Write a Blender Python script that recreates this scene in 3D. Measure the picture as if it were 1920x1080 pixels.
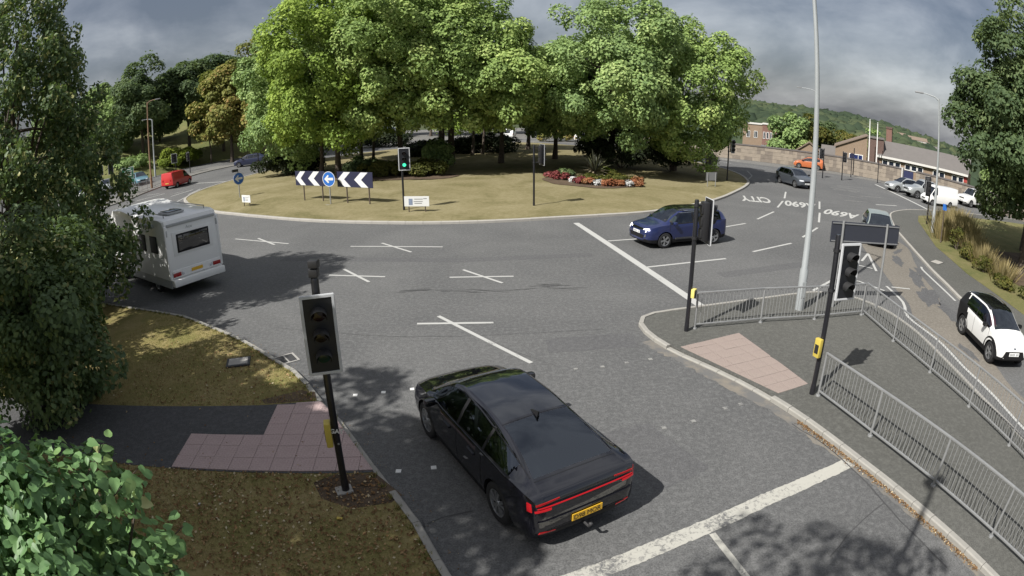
import bpy, bmesh, math, random
import numpy as np
from mathutils import Vector, Matrix
from mathutils.bvhtree import BVHTree
from mathutils.geometry import tessellate_polygon

R = math.radians
random.seed(7)
RNG = np.random.default_rng(11)
SC = bpy.context.scene
COL = SC.collection
for _o in list(bpy.data.objects):
    bpy.data.objects.remove(_o)

# ------------------------------------------------------------------ camera (a wide CCTV lens with barrel distortion)
CAM_Z = 5.888
cd = bpy.data.cameras.new('traffic_camera')
cam = bpy.data.objects.new('traffic_camera', cd)
COL.objects.link(cam)
SC.camera = cam
cd.type = 'PANO'
cd.panorama_type = 'FISHEYE_LENS_POLYNOMIAL'
cd.fisheye_fov = R(179)
cd.sensor_fit = 'HORIZONTAL'
cd.sensor_width, cd.sensor_height = 36.0, 20.25
cd.fisheye_polynomial_k0 = 0.0
cd.fisheye_polynomial_k1 = -0.0489576707
cd.fisheye_polynomial_k2 = 0.0
cd.fisheye_polynomial_k3 = 1.7593373e-05
cd.fisheye_polynomial_k4 = -1.3593008e-06
cd.clip_start, cd.clip_end = 0.05, 5000
cam.matrix_world = (Matrix.Translation((0, 0, CAM_Z)) @ Matrix.Rotation(math.pi / 2 - 0.315497, 4, 'X')
                    @ Matrix.Rotation(-0.0079915, 4, 'Z'))

# ------------------------------------------------------------------ world: Nishita sky behind a broken grey cloud deck
SUN_EL = R(46)
SUN_DIR = Vector((0.77, 0.64, 0)).normalized()          # the way the shadows fall on the ground
world = bpy.data.worlds.new('World')
SC.world = world
world.use_nodes = True
wn, wl = world.node_tree.nodes, world.node_tree.links
wn.clear()


def wnode(t, **kw):
    n = wn.new(t)
    for k, v in kw.items():
        setattr(n, k, v)
    return n


def wmath(op, a, b=None):
    n = wnode('ShaderNodeMath', operation=op)
    for i, x in enumerate((a, b)):
        if x is None:
            continue
        if isinstance(x, (int, float)):
            n.inputs[i].default_value = x
        else:
            wl.new(x, n.inputs[i])
    return n.outputs[0]


sky = wnode('ShaderNodeTexSky', sky_type='NISHITA', sun_disc=False)
sky.sun_elevation = SUN_EL
_az = math.atan2(-SUN_DIR.x, -SUN_DIR.y)                 # where the sun stands
sky.sun_rotation = _az
sky.air_density, sky.dust_density = 1.0, 3.0
wt = wnode('ShaderNodeTexCoord')
ws = wnode('ShaderNodeSeparateXYZ')
wl.new(wt.outputs['Generated'], ws.inputs[0])
zz = wmath('ADD', wmath('MAXIMUM', ws.outputs[2], 0.0), 0.26)
wc = wnode('ShaderNodeCombineXYZ')
wl.new(wmath('DIVIDE', ws.outputs[0], zz), wc.inputs[0])
wl.new(wmath('DIVIDE', ws.outputs[1], zz), wc.inputs[1])
wmap = wnode('ShaderNodeMapping')
wmap.inputs['Location'].default_value = (12.4, 4.4, 0)
wmap.inputs['Rotation'].default_value = (0, 0, R(-8))
wmap.inputs['Scale'].default_value = (1.0, 1.1, 1)
wl.new(wc.outputs[0], wmap.inputs[0])
n1 = wnode('ShaderNodeTexNoise')
n1.inputs['Scale'].default_value = 0.55
n1.inputs['Detail'].default_value = 10
n1.inputs['Roughness'].default_value = 0.56
n1.inputs['Distortion'].default_value = 0.6
wl.new(wmap.outputs[0], n1.inputs['Vector'])
ramp = wnode('ShaderNodeValToRGB')
cr = ramp.color_ramp
cr.elements[0].position, cr.elements[0].color = 0.38, (0.30, 0.32, 0.39, 1)
cr.elements[1].position, cr.elements[1].color = 0.62, (1.85, 1.87, 1.90, 1)
e = cr.elements.new(0.45); e.color = (0.58, 0.60, 0.68, 1)
e = cr.elements.new(0.53); e.color = (1.08, 1.10, 1.16, 1)
n2 = wnode('ShaderNodeTexNoise')                         # smaller puffs, in plain direction space
n2.inputs['Scale'].default_value = 4.2
n2.inputs['Detail'].default_value = 8
n2.inputs['Roughness'].default_value = 0.58
n2.inputs['Distortion'].default_value = 0.3
wsc = wnode('ShaderNodeMapping')
wsc.inputs['Scale'].default_value = (1.0, 1.0, 1.9)
wl.new(wt.outputs['Generated'], wsc.inputs[0])
wl.new(wsc.outputs[0], n2.inputs['Vector'])
wl.new(wmath('ADD', wmath('MULTIPLY', n1.outputs[0], 0.58), wmath('MULTIPLY', n2.outputs[0], 0.42)), ramp.inputs[0])
wmix = wnode('ShaderNodeMixRGB', blend_type='MIX')
wmix.inputs[0].default_value = 0.86
wl.new(sky.outputs[0], wmix.inputs[1])
wl.new(ramp.outputs[0], wmix.inputs[2])
wb = wnode('ShaderNodeBackground')
wb.inputs[1].default_value = 0.10
wl.new(wmix.outputs[0], wb.inputs[0])
wo = wnode('ShaderNodeOutputWorld')
wl.new(wb.outputs[0], wo.inputs[0])

# ------------------------------------------------------------------ sun
sd = bpy.data.lights.new('sun', 'SUN')
sun = bpy.data.objects.new('sun', sd)
COL.objects.link(sun)
sd.energy, sd.angle, sd.color = 2.3, R(0.6), (1.0, 0.97, 0.92)
_d = Vector((SUN_DIR.x * math.cos(SUN_EL), SUN_DIR.y * math.cos(SUN_EL), -math.sin(SUN_EL)))
sun.rotation_euler = _d.to_track_quat('-Z', 'Y').to_euler()
sun.location = (-40, -33, 55)

# ------------------------------------------------------------------ exposure
vs = SC.view_settings
vs.view_transform, vs.look, vs.gamma, vs.exposure = 'Standard', 'None', 1.0, 1.6
vs.use_curve_mapping = False
SC.cycles.max_bounces = 6
SC.cycles.transparent_max_bounces = 12

# ------------------------------------------------------------------ materials
MATS = {}


class NT:
    """small node helper for one material"""

    def __init__(self, name):
        self.m = bpy.data.materials.new(name)
        self.m.use_nodes = True
        self.n, self.l = self.m.node_tree.nodes, self.m.node_tree.links
        self.b = self.n['Principled BSDF']
        self.tc = None

    def node(self, t, **kw):
        x = self.n.new(t)
        for k, v in kw.items():
            setattr(x, k, v)
        return x

    def put(self, sock, v):
        if hasattr(v, 'links') or isinstance(v, bpy.types.NodeSocket):
            self.l.new(v, sock)
        elif isinstance(v, (tuple, list)) and len(v) == 3 and sock.type == 'RGBA':
            sock.default_value = (*v, 1)
        else:
            sock.default_value = v

    def coord(self, kind='Object'):
        if self.tc is None:
            self.tc = self.node('ShaderNodeTexCoord')
        return self.tc.outputs[kind]

    def noise(self, scale, detail=3, rough=0.55, vec=None, dist=0.0):
        x = self.node('ShaderNodeTexNoise')
        self.put(x.inputs['Vector'], vec if vec is not None else self.coord())
        x.inputs['Scale'].default_value = scale
        x.inputs['Detail'].default_value = detail
        x.inputs['Roughness'].default_value = rough
        x.inputs['Distortion'].default_value = dist
        return x.outputs[0]

    def vor(self, scale, feature='F1', vec=None, out='Distance'):
        x = self.node('ShaderNodeTexVoronoi', feature=feature)
        self.put(x.inputs['Vector'], vec if vec is not None else self.coord())
        x.inputs['Scale'].default_value = scale
        return x.outputs[out]

    def ramp(self, fac, stops):
        x = self.node('ShaderNodeValToRGB')
        el = x.color_ramp.elements
        while len(el) < len(stops):
            el.new(0.5)
        for e_, (p, c) in zip(el, stops):
            e_.position = p
            e_.color = (*c, 1) if isinstance(c, (tuple, list)) else (c, c, c, 1)
        self.put(x.inputs[0], fac)
        return x.outputs[0]

    def mix(self, fac, a, b, blend='MIX'):
        x = self.node('ShaderNodeMixRGB', blend_type=blend)
        self.put(x.inputs[0], fac)
        self.put(x.inputs[1], a)
        self.put(x.inputs[2], b)
        return x.outputs[0]

    def math(self, op, a, b=0.0):
        x = self.node('ShaderNodeMath', operation=op)
        self.put(x.inputs[0], a)
        self.put(x.inputs[1], b)
        return x.outputs[0]

    def bump(self, h, strength=0.3, dist=0.02):
        x = self.node('ShaderNodeBump')
        x.inputs['Strength'].default_value = strength
        x.inputs['Distance'].default_value = dist
        self.put(x.inputs['Height'], h)
        self.l.new(x.outputs[0], self.b.inputs['Normal'])

    def set(self, **kw):
        for k, v in kw.items():
            self.put(self.b.inputs[k.replace('_', ' ')], v)
        return self


def simple(name, col, rough=0.5, metal=0.0, coat=0.0, var=0.0, scale=6.0, bump=0.0, emit=None, es=0.0, spec=None):
    t = NT(name)
    c = col
    if var > 0:
        f = t.noise(scale, 4, 0.6)
        c = t.mix(f, tuple(x * (1 - var) for x in col), tuple(min(1, x * (1 + var)) for x in col))
    t.set(Base_Color=c, Roughness=rough, Metallic=metal)
    if coat:
        t.set(Coat_Weight=coat, Coat_Roughness=0.015)
    if bump:
        t.bump(t.noise(scale * 6, 3), bump, 0.01)
    if emit:
        t.set(Emission_Color=emit, Emission_Strength=es)
    if spec is not None:
        t.b.inputs['Specular IOR Level'].default_value = spec
    MATS[name] = t.m
    return t.m


def M(n):
    return MATS[n]


def asphalt(name, dark, light, worn=(0.16, 0.15, 0.135), wornfac=0.0):
    t = NT(name)
    big = t.noise(0.16, 4, 0.6, dist=0.6)
    mid = t.noise(1.1, 4, 0.65)
    fine = t.noise(34, 3, 0.75)
    peb = t.vor(75)
    grit = t.noise(9, 3, 0.7)
    base = t.mix(t.ramp(big, [(0.38, 0.0), (0.62, 1.0)]), dark, light)
    base = t.mix(t.math('MULTIPLY', t.ramp(mid, [(0.42, 0.0), (0.75, 1.0)]), 0.28), base, tuple(x * 0.72 for x in dark))
    base = t.mix(t.ramp(fine, [(0.34, 0.0), (0.66, 1.0)]), tuple(x * 0.52 for x in dark), base, 'MIX')
    base = t.mix(t.ramp(grit, [(0.45, 0.0), (0.75, 0.35)]), base, tuple(min(1, x * 1.5) for x in light))
    spk = t.ramp(peb, [(0.05, 1.0), (0.22, 0.0)])
    base = t.mix(t.math('MULTIPLY', spk, 0.55), base, (0.30, 0.29, 0.27))
    if wornfac:
        wv = t.noise(0.55, 5, 0.7, dist=1.2)
        base = t.mix(t.ramp(wv, [(0.5 - 0.06, wornfac), (0.5 + 0.05, 0.0)]), base, worn)
    t.set(Base_Color=base, Roughness=t.ramp(fine, [(0.3, 0.78), (0.7, 0.95)]), Specular_IOR_Level=0.3)
    t.bump(t.mix(0.5, fine, peb), 0.35, 0.006)
    MATS[name] = t.m
    return t.m


asphalt('asphalt', (0.108, 0.109, 0.109), (0.158, 0.158, 0.155))
asphalt('oil', (0.088, 0.088, 0.090), (0.105, 0.105, 0.105))
asphalt('asphalt_path_dark', (0.075, 0.075, 0.078), (0.095, 0.095, 0.098))
asphalt('asphalt_footway', (0.100, 0.100, 0.090), (0.122, 0.121, 0.110))
asphalt('asphalt_far', (0.165, 0.16, 0.15), (0.21, 0.205, 0.19))
asphalt('antiskid', (0.185, 0.168, 0.142), (0.225, 0.205, 0.175))
asphalt('asphalt_patch', (0.105, 0.105, 0.107), (0.125, 0.125, 0.125))


def paintmat(name, col, wear):
    t = NT(name)
    w = t.noise(14, 5, 0.75, dist=0.8)
    w2 = t.noise(1.3, 3, 0.6)
    f = t.math('ADD', t.math('MULTIPLY', w, 0.6), t.math('MULTIPLY', w2, 0.4))
    fac = t.ramp(f, [(wear - 0.05, 0.0), (wear + 0.06, 1.0)])
    c = t.mix(t.noise(40, 2), tuple(x * 0.86 for x in col), col)
    t.set(Base_Color=t.mix(fac, (0.11, 0.11, 0.11), c), Roughness=0.75)
    t.bump(w, 0.2, 0.003)
    MATS[name] = t.m


paintmat('road_paint', (0.42, 0.42, 0.40), 0.36)
paintmat('road_paint_worn', (0.41, 0.40, 0.355), 0.44)
paintmat('road_paint_faint', (0.26, 0.257, 0.24), 0.47)


def grassmat(name, cols, scale=0.5, leafy=0.0):
    t = NT(name)
    a = t.noise(scale, 5, 0.65, dist=0.7)
    b = t.noise(scale * 14, 4, 0.7)
    c = t.noise(70, 2, 0.7)
    x = t.ramp(t.math('ADD', t.math('MULTIPLY', a, 0.62), t.math('MULTIPLY', b, 0.38)), [(0.34, cols[0]), (0.5, cols[1]), (0.66, cols[2])])
    x = t.mix(t.ramp(c, [(0.3, 0.45), (0.65, 0.0)]), x, tuple(v * 0.45 for v in cols[1]))
    t.set(Base_Color=x, Roughness=0.95, Specular_IOR_Level=0.1)
    t.bump(t.mix(0.5, b, c), 0.6, 0.03)
    MATS[name] = t.m


grassmat('grass_dry', [(0.125, 0.115, 0.05), (0.215, 0.187, 0.10), (0.285, 0.25, 0.15)], 0.3)
grassmat('grass_verge', [(0.14, 0.15, 0.045), (0.24, 0.20, 0.085), (0.32, 0.26, 0.135)], 0.9)
grassmat('grass_bank', [(0.085, 0.115, 0.036), (0.145, 0.15, 0.06), (0.20, 0.175, 0.08)], 0.15)
grassmat('grass_green', [(0.085, 0.105, 0.038), (0.155, 0.148, 0.062), (0.21, 0.18, 0.095)], 0.5)
grassmat('soil', [(0.07, 0.052, 0.038), (0.115, 0.085, 0.06), (0.155, 0.115, 0.08)], 1.2)
grassmat('field', [(0.045, 0.06, 0.03), (0.065, 0.08, 0.038), (0.10, 0.11, 0.055)], 0.012)


def leafmat(name, stops, trans=0.33, rough=0.6, spec=0.15):
    """leaf colour follows a per-leaf random number stored on the mesh"""
    t = NT(name)
    at = t.node('ShaderNodeAttribute', attribute_name='var')
    c = t.ramp(at.outputs['Fac'], stops)
    t.set(Base_Color=c, Roughness=rough, Specular_IOR_Level=spec)
    tr = t.node('ShaderNodeBsdfTranslucent')
    t.put(tr.inputs[0], t.mix(0.5, c, (0.16, 0.24, 0.03), 'MIX'))
    mx = t.node('ShaderNodeMixShader')
    mx.inputs[0].default_value = trans
    t.l.new(t.b.outputs[0], mx.inputs[1])
    t.l.new(tr.outputs[0], mx.inputs[2])
    t.l.new(mx.outputs[0], t.n['Material Output'].inputs[0])
    MATS[name] = t.m


leafmat('leaf_sycamore', [(0.0, (0.176, 0.259, 0.083)), (0.5, (0.310, 0.424, 0.129)), (1.0, (0.519, 0.600, 0.218))])
leafmat('leaf_mid', [(0.0, (0.161, 0.241, 0.097)), (0.5, (0.271, 0.380, 0.138)), (1.0, (0.460, 0.564, 0.220))])
leafmat('leaf_bright', [(0.0, (0.158, 0.234, 0.048)), (0.5, (0.279, 0.386, 0.073)), (1.0, (0.438, 0.544, 0.129))])
leafmat('leaf_dark', [(0.0, (0.063, 0.099, 0.048)), (0.6, (0.112, 0.158, 0.068)), (1.0, (0.210, 0.255, 0.112))])
leafmat('leaf_lime', [(0.0, (0.061, 0.101, 0.046)), (0.70, (0.135, 0.196, 0.074)), (0.84, (0.230, 0.270, 0.095)), (1.0, (0.486, 0.459, 0.203))], 0.3, 0.5, 0.3)
leafmat('leaf_young', [(0.0, (0.095, 0.189, 0.078)), (0.7, (0.183, 0.323, 0.119)), (0.9, (0.300, 0.411, 0.142)), (1.0, (0.600, 0.600, 0.285))], 0.3, 0.48, 0.32)
leafmat('leaf_autumn', [(0.0, (0.138, 0.156, 0.045)), (0.5, (0.250, 0.250, 0.069)), (0.8, (0.338, 0.263, 0.088)), (1.0, (0.338, 0.194, 0.081))])
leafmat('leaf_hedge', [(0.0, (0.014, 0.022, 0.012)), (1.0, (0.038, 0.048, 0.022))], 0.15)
leafmat('leaf_shrub', [(0.0, (0.060, 0.070, 0.018)), (0.6, (0.115, 0.120, 0.030)), (1.0, (0.22, 0.18, 0.05))])
leafmat('leaf_wood_hazy', [(0.0, (0.035, 0.052, 0.032)), (0.5, (0.052, 0.072, 0.040)), (1.0, (0.085, 0.100, 0.050))], 0.1, 0.9, 0.1)  # distance haze put into the leaf colour: duller, greyer green
leafmat('straw', [(0.0, (0.21, 0.165, 0.075)), (0.6, (0.33, 0.265, 0.13)), (1.0, (0.42, 0.36, 0.20))], 0.3, 0.8, 0.1)
leafmat('litter', [(0.0, (0.110, 0.060, 0.030)), (0.5, (0.23, 0.135, 0.065)), (0.85, (0.36, 0.25, 0.13)), (1.0, (0.52, 0.46, 0.32))], 0.1, 0.8, 0.1)
leafmat('blade', [(0.0, (0.105, 0.135, 0.036)), (0.4, (0.24, 0.21, 0.075)), (1.0, (0.40, 0.32, 0.155))], 0.3, 0.8, 0.1)
leafmat('petal_red', [(0.0, (0.12, 0.028, 0.03)), (0.6, (0.22, 0.055, 0.055)), (1.0, (0.28, 0.10, 0.11))], 0.2)
leafmat('petal_orange', [(0.0, (0.20, 0.07, 0.035)), (0.6, (0.33, 0.145, 0.07)), (1.0, (0.40, 0.25, 0.14))], 0.2)
leafmat('petal_white', [(0.0, (0.5, 0.5, 0.5)), (1.0, (0.75, 0.75, 0.74))], 0.2)
leafmat('leaf_lawn', [(0.0, (0.12, 0.17, 0.02)), (1.0, (0.22, 0.27, 0.04))], 0.3)

_t = NT('bark')
_b = _t.noise(9, 5, 0.7, dist=0.6)
_t.set(Base_Color=_t.ramp(_b, [(0.3, (0.045, 0.035, 0.027)), (0.7, (0.125, 0.10, 0.078))]), Roughness=0.95)
_t.bump(_b, 0.7, 0.03)
MATS['bark'] = _t.m

simple('kerb', (0.27, 0.26, 0.235), 0.9, var=0.22, scale=3.5, bump=0.25)
simple('kerb_pale', (0.32, 0.305, 0.275), 0.9, var=0.15, scale=3.0, bump=0.2)
simple('concrete', (0.30, 0.29, 0.27), 0.9, var=0.2, scale=4, bump=0.2)
simple('pole_black', (0.012, 0.012, 0.015), 0.32, coat=0.3)
simple('signal_black', (0.018, 0.018, 0.020), 0.5)
simple('visor_black', (0.022, 0.022, 0.023), 0.6)
simple('board_black', (0.010, 0.011, 0.014), 0.45)
simple('white_border', (0.52, 0.53, 0.54), 0.5)
simple('galv', (0.29, 0.295, 0.295), 0.42, metal=0.35, var=0.10, scale=8)
simple('galv_dull', (0.27, 0.275, 0.27), 0.55, metal=0.2, var=0.12, scale=5)
simple('lamp_grey', (0.33, 0.35, 0.355), 0.45, metal=0.2, var=0.08, scale=3)
simple('lamp_brown', (0.20, 0.125, 0.075), 0.7, var=0.15, scale=3)
simple('yellow', (0.50, 0.39, 0.07), 0.5)
simple('yellow_pale', (0.66, 0.58, 0.17), 0.45)
simple('plate_yellow', (0.72, 0.42, 0.03), 0.4)
simple('plate_white', (0.72, 0.73, 0.72), 0.4)
simple('ink', (0.012, 0.012, 0.012), 0.5)
simple('sign_blue', (0.02, 0.12, 0.42), 0.35)
simple('sign_white', (0.62, 0.63, 0.62), 0.4)
simple('sign_navy', (0.02, 0.022, 0.05), 0.4)
simple('sign_green', (0.015, 0.11, 0.055), 0.4)
simple('sign_back', (0.028, 0.031, 0.042), 0.5, var=0.1)
simple('sign_grey', (0.20, 0.205, 0.21), 0.5, metal=0.2)
simple('sign_photo', (0.18, 0.22, 0.30), 0.5, var=0.4, scale=9)
simple('lens_red', (0.018, 0.006, 0.006), 0.15)
simple('lens_amber', (0.018, 0.012, 0.006), 0.15)
simple('lens_green', (0.008, 0.036, 0.024), 0.15)
simple('lens_green_lit', (0.05, 0.6, 0.35), 0.3, emit=(0.06, 0.9, 0.45), es=0.5)
simple('iron', (0.060, 0.060, 0.062), 0.6, metal=0.5, var=0.3, scale=20)
simple('tar', (0.050, 0.050, 0.051), 0.75)
simple('stud_white', (0.66, 0.66, 0.64), 0.6)
simple('brown_post', (0.085, 0.065, 0.05), 0.7)
simple('leaf_bract', (0.3, 0.3, 0.12), 0.6)


def slabmat(name, a, b):
    t = NT(name)
    v = t.noise(2.2, 4, 0.6)
    c = t.mix(v, a, b)
    c = t.mix(t.ramp(t.noise(30, 3), [(0.35, 0.35), (0.6, 0.0)]), c, tuple(x * 0.6 for x in a))
    t.set(Base_Color=c, Roughness=0.9)
    MATS[name] = t
    x = t.node('ShaderNodeVectorMath', operation='SCALE')
    t.l.new(t.coord(), x.inputs[0])
    x.inputs['Scale'].default_value = 1.0
    ck = t.node('ShaderNodeTexVoronoi', feature='F1')
    ck.inputs['Randomness'].default_value = 0.0
    ck.inputs['Scale'].default_value = 15.0
    t.l.new(x.outputs[0], ck.inputs['Vector'])
    t.bump(t.ramp(ck.outputs['Distance'], [(0.25, 1.0), (0.42, 0.0)]), 0.6, 0.006)
    MATS[name] = t.m


slabmat('slab_pink', (0.355, 0.265, 0.255), (0.43, 0.33, 0.315))
slabmat('slab_buff', (0.255, 0.205, 0.180), (0.30, 0.245, 0.215))


def brickmat(name, c1, c2, mortar, sx=1.0):
    t = NT(name)
    br = t.node('ShaderNodeTexBrick')
    t.put(br.inputs['Color1'], c1)
    t.put(br.inputs['Color2'], c2)
    t.put(br.inputs['Mortar'], mortar)
    br.inputs['Scale'].default_value = 4.4 * sx
    br.inputs['Mortar Size'].default_value = 0.012
    mp = t.node('ShaderNodeMapping')
    mp.inputs['Rotation'].default_value = (R(90), 0, 0)
    t.l.new(t.coord(), mp.inputs[0])
    t.l.new(mp.outputs[0], br.inputs['Vector'])
    t.set(Base_Color=t.mix(t.math('MULTIPLY', t.noise(0.7, 4), 0.5), br.outputs[0], tuple(x * 0.65 for x in c1)), Roughness=0.9)
    MATS[name] = t.m


brickmat('brick_buff', (0.23, 0.165, 0.11), (0.28, 0.20, 0.14), (0.25, 0.22, 0.19))
brickmat('brick_red', (0.17, 0.085, 0.065), (0.21, 0.11, 0.085), (0.2, 0.17, 0.15))
brickmat('brick_brown', (0.10, 0.062, 0.05), (0.13, 0.08, 0.065), (0.15, 0.13, 0.12))
simple('stone', (0.24, 0.205, 0.165), 0.95, var=0.35, scale=2.2, bump=0.5)
simple('stone_dark', (0.17, 0.145, 0.12), 0.95, var=0.35, scale=2.2, bump=0.5)
simple('coping', (0.10, 0.09, 0.085), 0.95, var=0.2)
simple('roof_grey', (0.125, 0.115, 0.108), 0.9, var=0.15, scale=1.5)
simple('roof_brown', (0.17, 0.13, 0.10), 0.9, var=0.15, scale=1.5)
simple('render_white', (0.52, 0.51, 0.48), 0.9, var=0.1)
simple('frame_white', (0.70, 0.70, 0.68), 0.6)
simple('door_blue', (0.02, 0.025, 0.07), 0.5)
simple('win_dark', (0.015, 0.02, 0.03), 0.12)
simple('win_blue', (0.02, 0.03, 0.10), 0.12)
simple('red_trim', (0.30, 0.035, 0.03), 0.6)

# vehicle materials
simple('paint_black', (0.0035, 0.0035, 0.006), 0.6, coat=1.0, spec=0.0)
MATS['paint_black'].node_tree.nodes['Principled BSDF'].inputs['Coat IOR'].default_value = 1.9
simple('paint_white', (0.72, 0.72, 0.70), 0.35, coat=0.8)
simple('paint_blue', (0.012, 0.020, 0.085), 0.30, coat=1.0, metal=0.25)
simple('paint_grey', (0.075, 0.085, 0.10), 0.32, coat=1.0, metal=0.4)
simple('paint_silver', (0.40, 0.42, 0.42), 0.35, coat=0.8, metal=0.45)
simple('paint_silver_green', (0.29, 0.33, 0.31), 0.4, coat=0.6, metal=0.3)
simple('paint_orange', (0.42, 0.12, 0.04), 0.35, coat=0.8)
simple('paint_red', (0.47, 0.022, 0.022), 0.35, coat=0.8)
simple('paint_navy', (0.016, 0.022, 0.055), 0.3, coat=1.0)
simple('paint_teal', (0.10, 0.20, 0.25), 0.3, coat=1.0)
simple('motorhome_white', (0.80, 0.80, 0.78), 0.4, coat=0.3, var=0.05, scale=1.5)
simple('motorhome_trim', (0.40, 0.41, 0.41), 0.5)
simple('trim_black', (0.012, 0.012, 0.013), 0.5, spec=0.2)
simple('trim_gloss', (0.006, 0.006, 0.007), 0.12, coat=0.5)
simple('plastic_grey', (0.045, 0.046, 0.05), 0.6)
simple('chrome', (0.62, 0.63, 0.64), 0.15, metal=1.0)
simple('tyre', (0.014, 0.014, 0.015), 0.85)
simple('alloy', (0.40, 0.41, 0.42), 0.28, metal=0.8)
simple('alloy_dark', (0.035, 0.035, 0.038), 0.35, metal=0.6)
simple('tail_red', (0.30, 0.008, 0.010), 0.2, coat=0.5)
simple('tail_lit', (0.20, 0.006, 0.010), 0.25, emit=(1.0, 0.02, 0.03), es=0.10)
simple('headlamp', (0.55, 0.57, 0.60), 0.12, coat=1.0)
simple('headlamp_lit', (0.8, 0.8, 0.8), 0.2, emit=(1, 0.98, 0.95), es=0.5)
simple('cabin', (0.020, 0.020, 0.022), 0.85)
simple('seat_cloth', (0.035, 0.035, 0.038), 0.9)
simple('amber_lens', (0.5, 0.16, 0.01), 0.2)
simple('skin', (0.38, 0.22, 0.16), 0.6)
simple('shirt_grey', (0.25, 0.25, 0.26), 0.8)
simple('shirt_red', (0.40, 0.02, 0.06), 0.8)
simple('hair', (0.05, 0.035, 0.025), 0.7)

_t = NT('glass')
_g = _t.node('ShaderNodeBsdfGlossy'); _g.inputs['Roughness'].default_value = 0.02
_g.inputs[0].default_value = (0.80, 0.88, 1.0, 1)
_tr = _t.node('ShaderNodeBsdfTransparent'); _tr.inputs[0].default_value = (0.36, 0.42, 0.40, 1)
_f = _t.node('ShaderNodeFresnel'); _f.inputs[0].default_value = 2.05
_m = _t.node('ShaderNodeMixShader')
_t.l.new(_f.outputs[0], _m.inputs[0]); _t.l.new(_tr.outputs[0], _m.inputs[1]); _t.l.new(_g.outputs[0], _m.inputs[2])
_t.l.new(_m.outputs[0], _t.n['Material Output'].inputs[0])
MATS['glass'] = _t.m
simple('glass_dark', (0.005, 0.006, 0.009), 0.04, coat=1.0, spec=0.8)


# ------------------------------------------------------------------ geometry helpers
def link(o, parent=None):
    COL.objects.link(o)
    if parent is not None:
        o.parent = parent
    return o


def tag(o, label, cat, group=None):
    o['label'] = label
    o['category'] = cat
    if group:
        o['group'] = group
    return o


def struct(o):
    o['kind'] = 'structure'
    return o


def stuff(o):
    o['kind'] = 'stuff'
    return o


def thing(name, label, cat, loc=(0, 0, 0), rotz=0.0, group=None):
    o = bpy.data.objects.new(name, None)
    o.empty_display_size = 0.3
    link(o)
    o.location = loc
    o.rotation_euler = (0, 0, rotz)
    return tag(o, label, cat, group)


def obj(name, me, parent=None):
    return link(bpy.data.objects.new(name, me), parent)


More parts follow.
